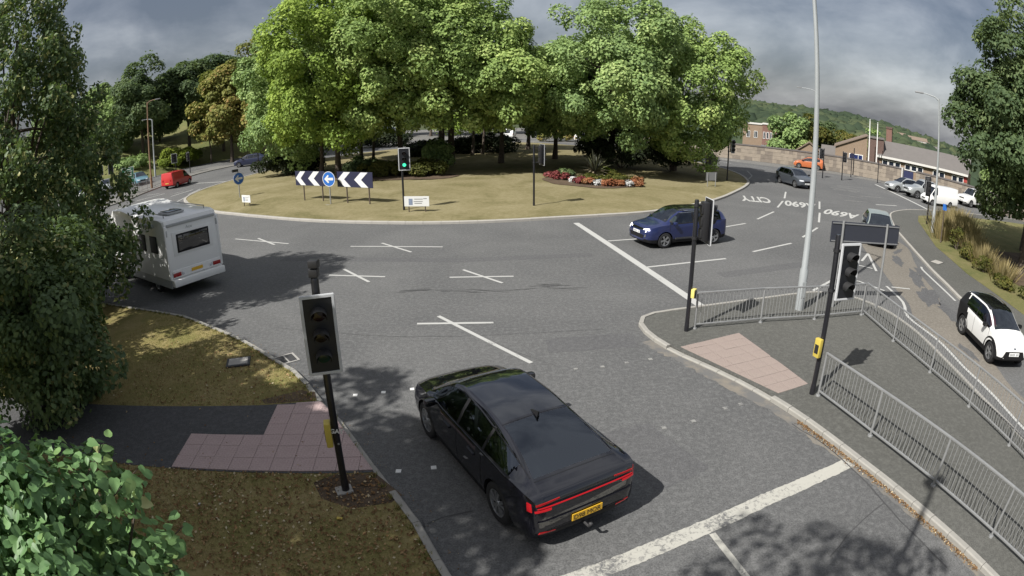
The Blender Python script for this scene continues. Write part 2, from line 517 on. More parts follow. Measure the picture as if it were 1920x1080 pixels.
class MB:
    def __init__(self):
        self.v, self.f, self.mi = [], [], []

    def add(self, vs_, fs_, mi=0):
        b = len(self.v)
        self.v += [tuple(x) for x in vs_]
        self.f += [tuple(i + b for i in f) for f in fs_]
        self.mi += [mi] * len(fs_)
        return self

    def box(self, c, s, mi=0, rot=None, taper=1.0):
        hx, hy, hz = s[0] / 2, s[1] / 2, s[2] / 2
        P = []
        for z in (-1, 1):
            k = taper if z > 0 else 1.0
            for x, y in ((-1, -1), (1, -1), (1, 1), (-1, 1)):
                P.append(Vector((x * hx * k, y * hy * k, z * hz)))
        if rot is not None:
            P = [rot @ p for p in P]
        P = [p + Vector(c) for p in P]
        return self.add(P, [(3, 2, 1, 0), (4, 5, 6, 7), (0, 1, 5, 4), (1, 2, 6, 5), (2, 3, 7, 6), (3, 0, 4, 7)], mi)

    def bbox(self, c, s, bev=0.02, mi=0, rot=None):
        """box with bevelled edges"""
        bm = bmesh.new()
        bmesh.ops.create_cube(bm, size=1.0)
        for v in bm.verts:
            v.co = Vector((v.co.x * s[0], v.co.y * s[1], v.co.z * s[2]))
        bmesh.ops.bevel(bm, geom=bm.edges[:] + bm.verts[:], offset=bev, segments=2, affect='EDGES', profile=0.6)
        P = []
        for i, v in enumerate(bm.verts):
            v.index = i
            p = v.co.copy()
            if rot is not None:
                p = rot @ p
            P.append(p + Vector(c))
        F = [tuple(v.index for v in f.verts) for f in bm.faces]
        bm.free()
        return self.add(P, F, mi)

    def tube(self, path, rad, n=8, mi=0, caps=True):
        path = [Vector(p) for p in path]
        if not hasattr(rad, '__len__'):
            rad = [rad] * len(path)
        P, F = [], []
        up = Vector((0.13, 0.07, 1)).normalized()
        for i, p in enumerate(path):
            t = (path[min(i + 1, len(path) - 1)] - path[max(i - 1, 0)]).normalized()
            a = t.cross(up)
            if a.length < 1e-3:
                a = t.cross(Vector((1, 0, 0)))
            a.normalize()
            b = t.cross(a).normalized()
            for k in range(n):
                w = 2 * math.pi * k / n
                P.append(p + (a * math.cos(w) + b * math.sin(w)) * rad[i])
        for i in range(len(path) - 1):
            for k in range(n):
                k2 = (k + 1) % n
                F.append((i * n + k, i * n + k2, (i + 1) * n + k2, (i + 1) * n + k))
        if caps:
            F.append(tuple(range(n - 1, -1, -1)))
            F.append(tuple((len(path) - 1) * n + k for k in range(n)))
        return self.add(P, F, mi)

    def lathe(self, prof, n=24, axis='z', mi=0, c=(0, 0, 0), closed=False):
        """prof: list of (radius, height) turned round an axis"""
        P, F = [], []
        for r, h in prof:
            for k in range(n):
                w = 2 * math.pi * k / n
                x, y = r * math.cos(w), r * math.sin(w)
                q = {'z': (x, y, h), 'y': (x, h, y), 'x': (h, x, y)}[axis]
                P.append((q[0] + c[0], q[1] + c[1], q[2] + c[2]))
        m = len(prof)
        for i in range(m if closed else m - 1):
            j = (i + 1) % m
            for k in range(n):
                k2 = (k + 1) % n
                F.append((i * n + k, i * n + k2, j * n + k2, j * n + k))
        return self.add(P, F, mi)

    def poly(self, pts, z0, z1, mi=0, side=None):
        n = len(pts)
        flat = abs(z1 - z0) < 1e-6
        P = [(x, y, z1) for x, y in pts] + ([] if flat else [(x, y, z0) for x, y in pts])
        area = sum(pts[i][0] * pts[(i + 1) % n][1] - pts[(i + 1) % n][0] * pts[i][1] for i in range(n))
        idx = list(range(n)) if area > 0 else list(range(n - 1, -1, -1))
        tris = tessellate_polygon([[Vector((x, y, 0)) for x, y in pts]])
        T = []
        for t in tris:
            a, b, c = (Vector(pts[i]) for i in t)
            T.append(tuple(t) if (b - a).cross(c - a) > 0 else tuple(reversed(t)))
        self.add(P, T, mi)
        b0 = len(self.v) - 2 * n
        if not flat:
            for k in range(n):
                i, j = idx[k], idx[(k + 1) % n]
                self.f.append((b0 + i, b0 + n + i, b0 + n + j, b0 + j))
                self.mi.append(mi if side is None else side)
        return self

    def mesh(self, name, mats, smooth=None):
        me = bpy.data.meshes.new(name)
        me.from_pydata(self.v, [], self.f)
        for m in (mats if isinstance(mats, (list, tuple)) else [mats]):
            me.materials.append(M(m) if isinstance(m, str) else m)
        if any(self.mi):
            me.polygons.foreach_set('material_index', self.mi)
        if smooth is not None:
            me.polygons.foreach_set('use_smooth', [True] * len(me.polygons))
            me.set_sharp_from_angle(angle=R(smooth))
        me.update()
        return me

    def build(self, name, mats, parent=None, smooth=None):
        return obj(name, self.mesh(name, mats, smooth), parent)


def sheet(name, pts, z, mat, parent=None):
    m = MB()
    m.poly(pts, z, z, 0)
    return m.build(name, mat, parent)


def np_mesh(name, V, F, mats, var=None):
    """fast mesh from arrays; F is (n,3) or (n,4); var: per-vertex random for leaf colour"""
    me = bpy.data.meshes.new(name)
    V = np.asarray(V, dtype=np.float32)
    F = np.asarray(F, dtype=np.int32)
    k = F.shape[1]
    me.vertices.add(len(V))
    me.vertices.foreach_set('co', V.ravel())
    me.loops.add(F.size)
    me.loops.foreach_set('vertex_index', F.ravel())
    me.polygons.add(len(F))
    me.polygons.foreach_set('loop_start', np.arange(len(F), dtype=np.int32) * k)
    me.polygons.foreach_set('loop_total', np.full(len(F), k, dtype=np.int32))
    for m in (mats if isinstance(mats, (list, tuple)) else [mats]):
        me.materials.append(M(m))
    if var is not None:
        a = me.attributes.new('var', 'FLOAT', 'POINT')
        a.data.foreach_set('value', np.asarray(var, dtype=np.float32))
    me.update(calc_edges=True)
    return me


def catmull(pts, step=0.4):
    P = [np.array(p, float) for p in pts]
    P = [2 * P[0] - P[1]] + P + [2 * P[-1] - P[-2]]
    out = []
    for i in range(1, len(P) - 2):
        p0, p1, p2, p3 = P[i - 1:i + 3]
        n = max(2, int(np.linalg.norm(p2 - p1) / step))
        for k in range(n):
            t = k / n
            out.append(0.5 * ((2 * p1) + (-p0 + p2) * t + (2 * p0 - 5 * p1 + 4 * p2 - p3) * t * t + (-p0 + 3 * p1 - 3 * p2 + p3) * t ** 3))
    out.append(P[-2])
    return np.array(out)


def resample(P, step):
    d = np.r_[0, np.cumsum(np.linalg.norm(np.diff(P, axis=0), axis=1))]
    n = max(1, int(round(d[-1] / step)))
    s = np.linspace(0, d[-1], n + 1)
    return np.stack([np.interp(s, d, P[:, k]) for k in range(P.shape[1])], 1)


def offset(P, d):
    """offset to the left of the direction of travel"""
    T = np.gradient(P, axis=0)
    T /= np.linalg.norm(T, axis=1)[:, None] + 1e-9
    return P + d * np.stack([-T[:, 1], T[:, 0]], 1)


def kerb(line, width, height, parent, mat='kerb', stone=0.9, drop=None, z=0.0):
    """single kerb stones along a line; the footway lies to the left of it"""
    S = resample(np.array(line), stone)
    I = offset(S, width)
    for i in range(len(S) - 1):
        h = height if drop is None else height * drop(*(0.5 * (S[i] + S[i + 1])))
        h += random.uniform(-0.004, 0.004)
        g = 0.006 / stone
        a, b = S[i] + (S[i + 1] - S[i]) * g, S[i + 1] - (S[i + 1] - S[i]) * g
        c, d = I[i + 1] - (I[i + 1] - I[i]) * g, I[i] + (I[i + 1] - I[i]) * g
        ch = 0.022
        la, lb = a + (d - a) / width * ch, b + (c - b) / width * ch
        V = [(*a, z - 0.05), (*b, z - 0.05), (*c, z - 0.05), (*d, z - 0.05),
             (*a, z + h - ch), (*b, z + h - ch), (*lb, z + h), (*la, z + h), (*c, z + h), (*d, z + h)]
        F = [(0, 1, 5, 4), (4, 5, 6, 7), (7, 6, 8, 9), (2, 3, 9, 8), (0, 4, 7, 9, 3), (1, 2, 8, 6, 5)]
        MB().add(V, F).build('kerb_stone', mat, parent)


def ribbon(a, b, w):
    """corners of a painted bar from a to b of width w"""
    a, b = np.array(a, float), np.array(b, float)
    t = (b - a) / np.linalg.norm(b - a)
    n = np.array([-t[1], t[0]]) * w / 2
    return [tuple(a + n), tuple(a - n), tuple(b - n), tuple(b + n)]


def text_mesh(name, body, size, mat, extrude=0.0, align='CENTER', sx=1.0, sy=1.0, bold=0.0):
    cu = bpy.data.curves.new(name, 'FONT')
    cu.body, cu.size, cu.extrude, cu.align_x, cu.align_y = body, size, extrude, align, 'CENTER'
    cu.resolution_u = 3
    cu.offset = bold
    o = bpy.data.objects.new(name, cu)
    COL.objects.link(o)
    dg = bpy.context.evaluated_depsgraph_get()
    dg.update()
    me = bpy.data.meshes.new_from_object(o.evaluated_get(dg))
    bpy.data.objects.remove(o)
    bpy.data.curves.remove(cu)
    for v in me.vertices:
        v.co.x *= sx
        v.co.y *= sy
    me.materials.clear()
    me.materials.append(M(mat))
    me.name = name
    return me


def in_poly(x, y, poly):
    r = False
    n = len(poly)
    j = n - 1
    for i in range(n):
        xi, yi = poly[i]
        xj, yj = poly[j]
        if (yi > y) != (yj > y) and x < (xj - xi) * (y - yi) / (yj - yi + 1e-12) + xi:
            r = not r
        j = i
    return r


def in_poly_np(X, Y, poly):
    r = np.zeros(len(X), bool)
    n = len(poly)
    j = n - 1
    for i in range(n):
        xi, yi = poly[i]
        xj, yj = poly[j]
        c = ((yi > Y) != (yj > Y)) & (X < (xj - xi) * (Y - yi) / (yj - yi + 1e-12) + xi)
        r ^= c
        j = i
    return r

# ================================================================== terrain
def sstep(x, a, b):
    t = np.clip((x - a) / (b - a), 0, 1)
    return t * t * (3 - 2 * t)


def ground_h(x, y):
    x, y = np.asarray(x, float), np.asarray(y, float)
    r = np.hypot(x, y)
    az = np.degrees(np.arctan2(x, y))
    crest = np.interp(az, [-180, -90, -60, -40, -20, 0, 12, 23, 33, 44, 60, 90, 180], [10, 18, 16, 15, 15, 14, 13, 9, 4, -13, -20, -20, 10])
    val = np.interp(az, [-180, -90, -20, 5, 20, 90, 180], [0, 4, 4, -3, -26, -28, 0])
    r0 = np.interp(az, [-180, -90, -30, 0, 12, 20, 45, 90, 180], [120, 110, 120, 150, 110, 80, 70, 60, 120])
    h = -0.06 + sstep(r, r0, r0 + 190) * val
    bumps = 3.0 * np.sin(x * 0.011 + 1.3) * np.cos(y * 0.009) + 1.6 * np.sin(x * 0.023 + y * 0.017)
    h = h + sstep(r, 330, 760) * (crest - val) + sstep(r, 250, 500) * bumps
    return h - sstep(r, 900, 2400) * 30


def build_ground():
    rs = np.r_[0.01, 4, 8, 14, 22, 32, 45, 58, 66, 72, 80, 90, 105, 125, 150, 180, 215, 260, 310, 370, 430, 490, 550, 620, 700, 760, 830, 950, 1200, 1700, 2600]
    na = 180
    A = np.arange(na) * 2 * math.pi / na
    X = rs[:, None] * np.sin(A)[None]
    Y = rs[:, None] * np.cos(A)[None]
    Z = ground_h(X, Y)
    V = np.stack([X, Y, Z], -1).reshape(-1, 3)
    F = []
    for i in range(len(rs) - 1):
        for k in range(na):
            k2 = (k + 1) % na
            F.append((i * na + k, (i + 1) * na + k, (i + 1) * na + k2, i * na + k2))
    me = np_mesh('ground', V, np.array(F)[:, ::-1], 'field')
    me.polygons.foreach_set('use_smooth', [True] * len(me.polygons))
    return struct(obj('ground', me))


build_ground()

WALL = [(16, 79), (21, 73.2), (27, 67.8), (33, 63.6), (37.5, 60.2), (41.2, 56), (44.5, 51), (47, 45.5), (49, 40), (50.5, 34)]
road = struct(sheet('road', [(-98, -14), (30, -14), (53, 10), (52, 34)] + [(x + 0.3, y + 0.3) for x, y in WALL[::-1]] + [(12, 140), (-60, 140), (-98, 110)], 0.0, 'asphalt'))

# paler concrete-like carriageway behind the island and by the stone wall
sheet('far_carriageway', [(-42, 97), (-20, 93), (14, 93), (17, 85), (21.5, 72), (27, 66.8), (33, 62.5), (37, 59.4), (40.3, 55.6), (43.4, 50.6), (45.6, 45.5), (44.0, 45.3), (41.8, 50), (38.6, 54), (35, 57.4), (29, 60), (25, 64), (20, 72), (14, 81), (12, 88), (-20, 90), (-42, 93)], 0.004, 'asphalt_far', road)
sheet('car_park', [(-40, 99), (14, 97), (12, 138), (-56, 138)], 0.004, 'asphalt_far', road)

# worn buff anti-skid surface on the exit lane, with bare patches
sheet('antiskid_surface', [tuple(p) for p in catmull([(18.6, 26.4), (17.0, 24.0), (15.6, 20.4), (14.45, 17.6), (13.9, 15.9), (13.0, 14.3), (12.75, 12.0), (12.2, 9.4), (12.0, 6.0), (11.9, 2.0)], 0.5)]
      + [tuple(p) for p in catmull([(13.3, 2.0), (13.4, 6.5), (13.35, 9.0), (13.9, 10.6), (14.1, 12.2), (14.8, 13.6), (15.2, 15.2), (16.3, 16.8), (17.2, 18.9), (18.6, 21.4), (20.3, 24.2), (20.6, 26.6)], 0.5)], 0.004, 'antiskid', road)


def blotch(name, c, rx, ry, rot, mat, z, seed, n=46, rough=0.35):
    rr = random.Random(seed)
    ph = [rr.uniform(0, 6.28) for _ in range(6)]
    pts = []
    for k in range(n):
        a = 2 * math.pi * k / n
        q = 1 + rough * (0.5 * math.sin(2 * a + ph[0]) + 0.35 * math.sin(5 * a + ph[1]) + 0.25 * math.sin(9 * a + ph[2]) + 0.18 * math.sin(14 * a + ph[3]))
        x, y = rx * q * math.cos(a), ry * q * math.sin(a)
        pts.append((c[0] + x * math.cos(rot) - y * math.sin(rot), c[1] + x * math.sin(rot) + y * math.cos(rot)))
    return sheet(name, pts, z, mat, road)


for i, (c, rx, ry, rot) in enumerate([((17.6, 21.6), 0.95, 0.28, 1.15), ((16.7, 18.9), 1.25, 0.34, 1.1), ((15.6, 16.6), 1.3, 0.45, 1.0), ((17.6, 19.6), 0.9, 0.22, 1.1),
                                      ((18.9, 23.3), 0.75, 0.16, 0.7), ((15.3, 14.7), 1.0, 0.38, 1.3), ((13.4, 11.6), 0.7, 0.16, 1.4)]):
    blotch('bare_patch', c, rx, ry, rot, 'asphalt_patch', 0.008, 40 + i)

# worn strip of cracked surfacing in the middle of the circulatory carriageway
for i, (a, b) in enumerate([((-3.6, 17.75), (-2.0, 17.75)), ((-1.6, 17.7), (-0.3, 17.9)), ((-0.2, 17.95), (1.2, 18.2)), ((1.2, 18.25), (2.0, 18.0))]):
    rr = random.Random(i)
    for k in range(7):
        t = rr.random()
        x, y = a[0] + (b[0] - a[0]) * t, a[1] + (b[1] - a[1]) * t + rr.uniform(-0.22, 0.22)
        blotch('surface_crack', (x, y), rr.uniform(0.12, 0.42), rr.uniform(0.012, 0.03), rr.uniform(-0.25, 0.35), 'tar', 0.004, 200 + i * 10 + k, 24, 0.7)


def tarline(pts, w=0.022, name='sealed_joint'):
    P = resample(catmull(pts, 0.25), 0.3)
    P = P + np.random.default_rng(len(pts)).normal(0, 0.008, P.shape)
    A, B = offset(P, w / 2), offset(P, -w / 2)
    sheet(name, [tuple(q) for q in A] + [tuple(q) for q in B[::-1]], 0.006, 'tar', road)


tarline([(5.55, 9.15), (5.9, 8.3), (6.1, 7.4), (6.22, 6.4), (6.3, 5.6), (6.55, 4.2)], 0.028)
tarline([(6.2, 6.25), (5.5, 5.9), (4.6, 5.3)], 0.02)
tarline([(-1.3, 6.75), (-1.05, 6.9), (-0.6, 7.05)], 0.02)
tarline([(-1.32, 6.62), (-1.22, 6.72), (-1.30, 6.84), (-1.44, 6.82), (-1.46, 6.68), (-1.34, 6.61)], 0.018)
tarline([(-6.8, 14.6), (-4.0, 14.1), (-1.5, 14.0), (2.5, 14.4)], 0.010)
tarline([(-0.4, 13.5), (0.2, 12.9), (1.0, 12.2)], 0.010)

# older repairs: slightly different surfacing with sealed edges
for pts in ([(-9.5, 21.8), (-2.0, 21.2), (3.2, 21.9), (3.2, 22.5), (-2.0, 21.8), (-9.4, 22.4)], [(0.9, 12.9), (3.2, 13.2), (3.1, 14.1), (0.8, 13.8)], [(-0.2, 9.6), (0.9, 9.9), (0.3, 11.9), (-0.8, 11.6)], [(2.3, 7.4), (3.4, 7.9), (2.6, 9.6), (1.6, 9.2)], [(7.6, 19.0), (12.0, 20.6), (11.8, 21.2), (7.4, 19.6)]):
    P_ = resample(np.array(pts + pts[:1], float), 0.25)[:-1] + np.random.default_rng(len(pts)).normal(0, 0.015, (len(resample(np.array(pts + pts[:1], float), 0.25)) - 1, 2))
    sheet('surface_patch', [tuple(q) for q in P_], 0.002, 'asphalt_patch', road)

# ------------------------------------------------------------------ painted markings
def bar(a, b, w, mat='road_paint', name='road_marking', z=0.005):
    return sheet(name, ribbon(a, b, w), z, mat, road)


bar((3.22, 28.42), (5.76, 15.98), 0.30, name='stop_line')
# the near stop line has frayed edges
_P = resample(np.array([(0.55, 5.42), (2.3, 6.19), (4.15, 6.95), (6.16, 7.60)]), 0.06)
_rg = np.random.default_rng(3)
_w = 0.15 + 0.02 * np.cumsum(_rg.normal(0, 0.25, len(_P))) * 0.25 + _rg.normal(0, 0.006, len(_P))
_A = _P + np.clip(_w, 0.11, 0.17)[:, None] * np.array([-0.36, 0.93])
_B = _P - np.clip(_w[::-1], 0.11, 0.16)[:, None] * np.array([-0.36, 0.93])
sheet('stop_line', [tuple(q) for q in _A] + [tuple(q) for q in _B[::-1]], 0.005, 'road_paint_worn', road)
bar((2.93, 6.26), (3.32, 4.6), 0.11, 'road_paint_worn', 'lane_line')
LANES = [((5.0, 20.39), (8.56, 21.6)), ((4.2, 24.53), (6.2, 25.1)), ((10.0, 27.2), (12.32, 28.67)), ((13.56, 29.92), (15.77, 32.4)), ((16.77, 33.96), (18.45, 36.6)),
         ((19.18, 37.82), (20.9, 41.08)), ((10.25, 22.74), (12.98, 24.4)), ((14.27, 25.68), (16.53, 28.1)), ((17.46, 29.6), (19.28, 32.7)), ((20.04, 34.07), (21.82, 37.19))]
for a, b in LANES:
    bar(a, b, 0.13, name='lane_line')
CROSSES = [((-13.69, 26.22), (-10.19, 24.82)), ((-12.35, 26.14), (-10.85, 24.69)), ((-6.99, 24.03), (-2.9, 23.68)), ((-5.69, 24.52), (-4.1, 22.85)),
           ((-6.64, 19.71), (-4.48, 19.43)), ((-6.28, 20.45), (-4.92, 18.82)), ((-2.17, 19.29), (0.06, 19.35)), ((-1.77, 20.2), (-0.32, 18.57)),
           ((-2.64, 14.91), (-0.52, 14.96)), ((-2.11, 15.49), (0.44, 12.35))]
for i, (a, b) in enumerate(CROSSES):
    bar(a, b, 0.11 if i < 8 else 0.12, name='lane_cross_line', z=0.005 if i % 2 == 0 else 0.009)
# splitter hatching and edge lines of the exit lane
EDGES = [[(10.4, 17.45), (11.86, 18.59), (13.11, 18.51), (13.65, 17.31)], [(15.2, 21.4), (16.47, 22.72), (14.99, 19.84)], [(14.4, 20.9), (15.04, 20.23)],
         [(14.16, 17.87), (13.7, 16.06), (12.9, 14.7), (12.78, 13.2), (12.7, 12.3), (12.35, 10.7), (12.25, 9.66), (12.15, 8.79), (11.95, 7.5), (11.8, 5.0)],
         [(18.45, 20.6), (18.15, 20.15), (17.6, 18.6), (16.75, 16.0)], [(14.35, 17.75), (15.2, 17.5)]]
for E_ in EDGES:
    if len(E_) <= 4 and E_[0] != (18.45, 20.6):
        for k_, (a_, b_) in enumerate(zip(E_[:-1], E_[1:])):
            bar(a_, b_, 0.12, name='edge_line', z=0.012 + 0.004 * k_)
        continue
    P = catmull(E_, 0.5)
    A, B = offset(P, 0.06), offset(P, -0.06)
    sheet('edge_line', [tuple(q) for q in A] + [tuple(q) for q in B[::-1]], 0.012, 'road_paint', road)
for a, b, w in [((33.3, 36.9), (36.9, 50.9), 0.3), ((26.4, 54.5), (33, 55.5), 0.12), ((24.6, 60.5), (30, 57.0), 0.12), ((29.5, 47.2), (32.5, 47.0), 0.12), ((29.2, 46.4), (31.2, 45.0), 0.12),
                ((27.2, 44.2), (30.2, 44.2), 0.12), ((27.8, 45.6), (29.4, 43.4), 0.12), ((26.2, 41.5), (28.4, 40.2), 0.12), ((25.0, 38.6), (27.2, 38.4), 0.12), ((27.5, 37.6), (30.0, 37.9), 0.2),
                ((28.5, 41.5), (31.0, 41.6), 0.12), ((23.2, 54.5), (22.0, 50.5), 0.12), ((22.0, 50.5), (20.4, 47.6), 0.12), ((24.8, 66.2), (26.3, 64.4), 0.15), ((23.0, 63.5), (24.2, 61.5), 0.15)]:
    bar(a, b, w, 'road_paint_faint' if w < 0.15 else 'road_paint', 'road_marking')
for a, b, w, m in [((-33.9, 46.7), (-32.6, 47.1), 0.14, 'road_paint'), ((-33.0, 43.6), (-31.6, 46.6), 0.14, 'road_paint'), ((-29.3, 44.2), (-28.8, 47.4), 0.14, 'road_paint'), ((-32.0, 52.5), (-26.6, 51.4), 0.25, 'road_paint'),
                   ((-30.6, 39.4), (-28.6, 40.6), 0.14, 'road_paint'), ((-28.6, 40.6), (-28.6, 42.6), 0.14, 'road_paint'), ((-31.3, 42.0), (-30.3, 43.8), 0.2, 'road_paint_faint'), ((-30.2, 45.5), (-29.7, 47.2), 0.2, 'road_paint_faint'),
                   ((-26.3, 40.2), (-26.8, 42.6), 0.12, 'road_paint'), ((-27.5, 44.4), (-28.0, 47.5), 0.12, 'road_paint')]:
    bar(a, b, w, m, 'road_marking')


def road_word(word, a, b, height, mat='road_paint'):
    a, b = Vector(a), Vector(b)
    d = (b - a)
    me = text_mesh('road_lettering', word, 1.0, mat, bold=0.028)
    xs = [v.co.x for v in me.vertices]
    ys = [v.co.y for v in me.vertices]
    w, h = max(xs) - min(xs), max(ys) - min(ys)
    cx, cy = (max(xs) + min(xs)) / 2, (max(ys) + min(ys)) / 2
    for v in me.vertices:
        v.co.x = (v.co.x - cx) * d.length / w
        v.co.y = (v.co.y - cy) * height / h
    o = obj('road_lettering', me, road)
    c = (a + b) / 2
    o.location = (c.x, c.y, 0.006)
    o.rotation_euler = (0, 0, math.atan2(d.y, d.x))


road_word('CITY', (17.45, 36.6), (15.45, 37.2), 2.5)
road_word('A690', (20.25, 34.9), (18.25, 35.9), 2.5)
road_word('A690', (21.9, 31.9), (20.05, 33.4), 2.3)

# crossing studs, each a square of white paint
for x, y in [(-3.36, 10.75), (-2.77, 10.9), (-2.17, 11.06), (-1.95, 8.06), (-1.36, 8.19), (-0.77, 8.33), (2.88, 9.36), (3.53, 9.54), (4.35, 9.97), (4.75, 10.1), (1.45, 12.0), (2.08, 12.1), (2.69, 12.3), (3.3, 12.45)]:
    r_ = random.uniform(0.05, 0.3)
    m_ = MB()
    pts = [(x + 0.055 * (math.cos(r_ + math.pi / 4 + k * math.pi / 2)) * 1.2, y + 0.055 * math.sin(r_ + math.pi / 4 + k * math.pi / 2) * 1.2) for k in range(4)]
    m_.poly(pts, 0.0, 0.012)
    m_.build('crossing_stud', 'stud_white' if x < 1 else 'road_paint_faint', road)

# ================================================================== near left verge, kerb, path and tactile slabs
VK = catmull([(0.55, 2.6), (-0.2, 4.3), (-0.89, 5.65), (-1.36, 6.62), (-2.19, 7.89), (-3.5, 9.86), (-4.01, 10.41), (-4.89, 11.59), (-5.94, 12.44), (-7.22, 13.49), (-9.78, 15.02), (-10.87, 15.45), (-14, 16.2), (-20, 17.6), (-30, 20.5), (-48, 28)], 0.3)


def verge_drop(x, y):
    d = min(abs(y - 7.9), abs(y - 10.2)) if not (7.9 < y < 10.2 and x > -6) else 0
    return 0.35 + 0.65 * min(1, d / 0.8) if x > -6 else 1.0


vk = struct(obj('kerb_verge', None))
kerb(VK[:-1], 0.125, 0.11, vk, drop=verge_drop)
VI = offset(VK, 0.13)
VERGE = [tuple(q) for q in VI] + [(-60, 34), (-60, -14), (1.2, -14), (0.7, 0)]
verge = struct(MB().poly(VERGE, -0.05, 0.085).build('verge', 'grass_verge'))
PATH = [(-30, 6.3), (-9.2, 9.38), (-5.17, 10.02), (-4.05, 10.30), (-3.72, 9.98), (-3.52, 9.66), (-2.33, 7.88), (-4.05, 7.68), (-6.12, 7.44), (-8.6, 7.12), (-30, 3.9)]
struct(sheet('footpath', PATH, 0.095, 'asphalt_path_dark'))
soilpatch = sheet('bare_soil', [(-2.30, 7.86), (-3.0, 7.78), (-3.3, 7.5), (-3.05, 7.1), (-2.5, 6.9), (-1.9, 7.1), (-1.75, 7.3)], 0.0885, 'soil', verge)
sheet('bare_soil', [(-4.1, 10.35), (-5.2, 10.08), (-5.35, 10.25), (-4.6, 10.75), (-4.25, 10.7)], 0.0885, 'soil', verge)


def clip_half(poly, p, n):
    """keep the side of the line through p that n points to"""
    out = []
    for i in range(len(poly)):
        a, b = poly[i], poly[(i + 1) % len(poly)]
        da = (a[0] - p[0]) * n[0] + (a[1] - p[1]) * n[1]
        db = (b[0] - p[0]) * n[0] + (b[1] - p[1]) * n[1]
        if da >= 0:
            out.append(a)
        if da * db < 0:
            t = da / (da - db)
            out.append((a[0] + (b[0] - a[0]) * t, a[1] + (b[1] - a[1]) * t))
    return out


def slabs(name, label, origin, u, region, halfplanes, mat, z, size=0.4, n=14):
    par = struct(obj(name, None))
    u = np.array(u) / np.linalg.norm(u)
    v = np.array([-u[1], u[0]])
    for i in range(-n, n):
        for j in range(-n, n):
            c = np.array(origin) + u * (i + 0.5) * size + v * (j + 0.5) * size
            if not in_poly(c[0], c[1], region):
                continue
            q = [tuple(c + (u * sx + v * sy) * (size / 2 - 0.004)) for sx, sy in ((-1, -1), (1, -1), (1, 1), (-1, 1))]
            for hp, hn in halfplanes:
                q = clip_half(q, hp, hn)
                if len(q) < 3:
                    break
            if len(q) < 3:
                continue
            h = z + random.uniform(-0.002, 0.003)
            cx_, cy_ = sum(a[0] for a in q) / len(q), sum(a[1] for a in q) / len(q)
            o = MB().poly([(a[0] - cx_, a[1] - cy_) for a in q], -0.03, 0.0).build('paving_slab', mat, par)
            o.location = (cx_, cy_, h)
    return par


_kn = (np.array([-3.5, 9.86]) - np.array([-2.19, 7.89]))
slabs('tactile_paving', '', (-6.18, 7.46), (3.97, 0.49),
      [(-5.08, 10.0), (-4.77, 8.86), (-6.48, 8.53), (-6.25, 7.36), (-4.06, 7.66), (-1.9, 7.9), (-3.7, 10.5), (-4.3, 10.5)],
      [((-2.19 - 0.14, 7.89), (-_kn[1], _kn[0])), ((-3.64, 9.86), (-0.60, -0.35) if False else (-0.70, -0.60)), ((-4.0, 10.25), (0.18, -0.98))], 'slab_pink', 0.113)

# ================================================================== pedestrian refuge on the right
RK = catmull([(11.5, -6), (11.35, 0), (11.3, 4), (11.48, 7.98), (11.67, 9.79), (11.95, 11.5), (12.25, 13.4), (12.2, 15.2), (11.6, 16.6), (10.6, 17.15), (9.3, 16.95), (7.76, 16.53), (5.73, 15.95), (4.45, 15.58), (3.75, 15.25), (3.45, 14.7), (3.51, 13.89), (3.88, 12.89), (4.58, 11.79), (5.15, 10.8), (5.76, 9.35), (6.27, 7.55), (6.61, 6.27), (7.18, 3.87), (7.9, 0), (8.6, -6)], 0.35)


def refuge_drop(x, y):
    return 0.4 if (10.2 < y < 13.0 and x < 6) else 1.0


rk = struct(obj('kerb_refuge', None))
kerb(RK, 0.13, 0.11, rk, mat='kerb', stone=0.55, drop=refuge_drop)
RI = offset(RK, 0.135)
struct(MB().poly([tuple(q) for q in RI], -0.05, 0.085).build('footway_refuge', 'asphalt_footway'))
slabs('tactile_paving_refuge', '', (5.70, 10.30), (1.0, 0.34),
      [(3.7, 13.0), (6.16, 14.0), (6.85, 10.5), (5.3, 9.9), (4.3, 11.6)],
      [((4.26 + 0.12, 12.6), (0.9, 0.53)), ((5.25, 10.95), (0.88, 0.47)), ((4.26, 12.98), (0.39, -0.92)), ((6.06, 13.74), (-0.982, -0.187)), ((5.59, 10.26), (-0.34, 0.94))], 'slab_buff', 0.092, n=16)

t_ = NT('gutter_dust')
_n = t_.noise(1.6, 5, 0.7)
t_.set(Base_Color=t_.mix(t_.ramp(_n, [(0.42, 0.0), (0.6, 1.0)]), (0.118, 0.116, 0.112), (0.185, 0.165, 0.135)), Roughness=0.95)
t_.bump(t_.noise(40, 3), 0.3, 0.005)
MATS['gutter_dust'] = t_.m
_g = resample(np.array([(3.55, 13.6), (3.88, 12.89), (4.58, 11.79), (5.15, 10.8), (5.76, 9.35), (6.27, 7.55), (6.61, 6.27), (7.18, 3.87), (7.6, 1.5)]), 0.12)
_rg = np.random.default_rng(9)
_gw = np.clip(0.30 + np.cumsum(_rg.normal(0, 0.035, len(_g))) * 0.6 + _rg.normal(0, 0.025, len(_g)), 0.14, 0.52)
_go = _g + np.stack([-_gw * 0.9, -_gw * 0.4], 1)
sheet('gutter_dust', [tuple(q) for q in _g + np.array([0.02, 0.0])] + [tuple(q) for q in _go[::-1]], 0.003, 'gutter_dust', road)

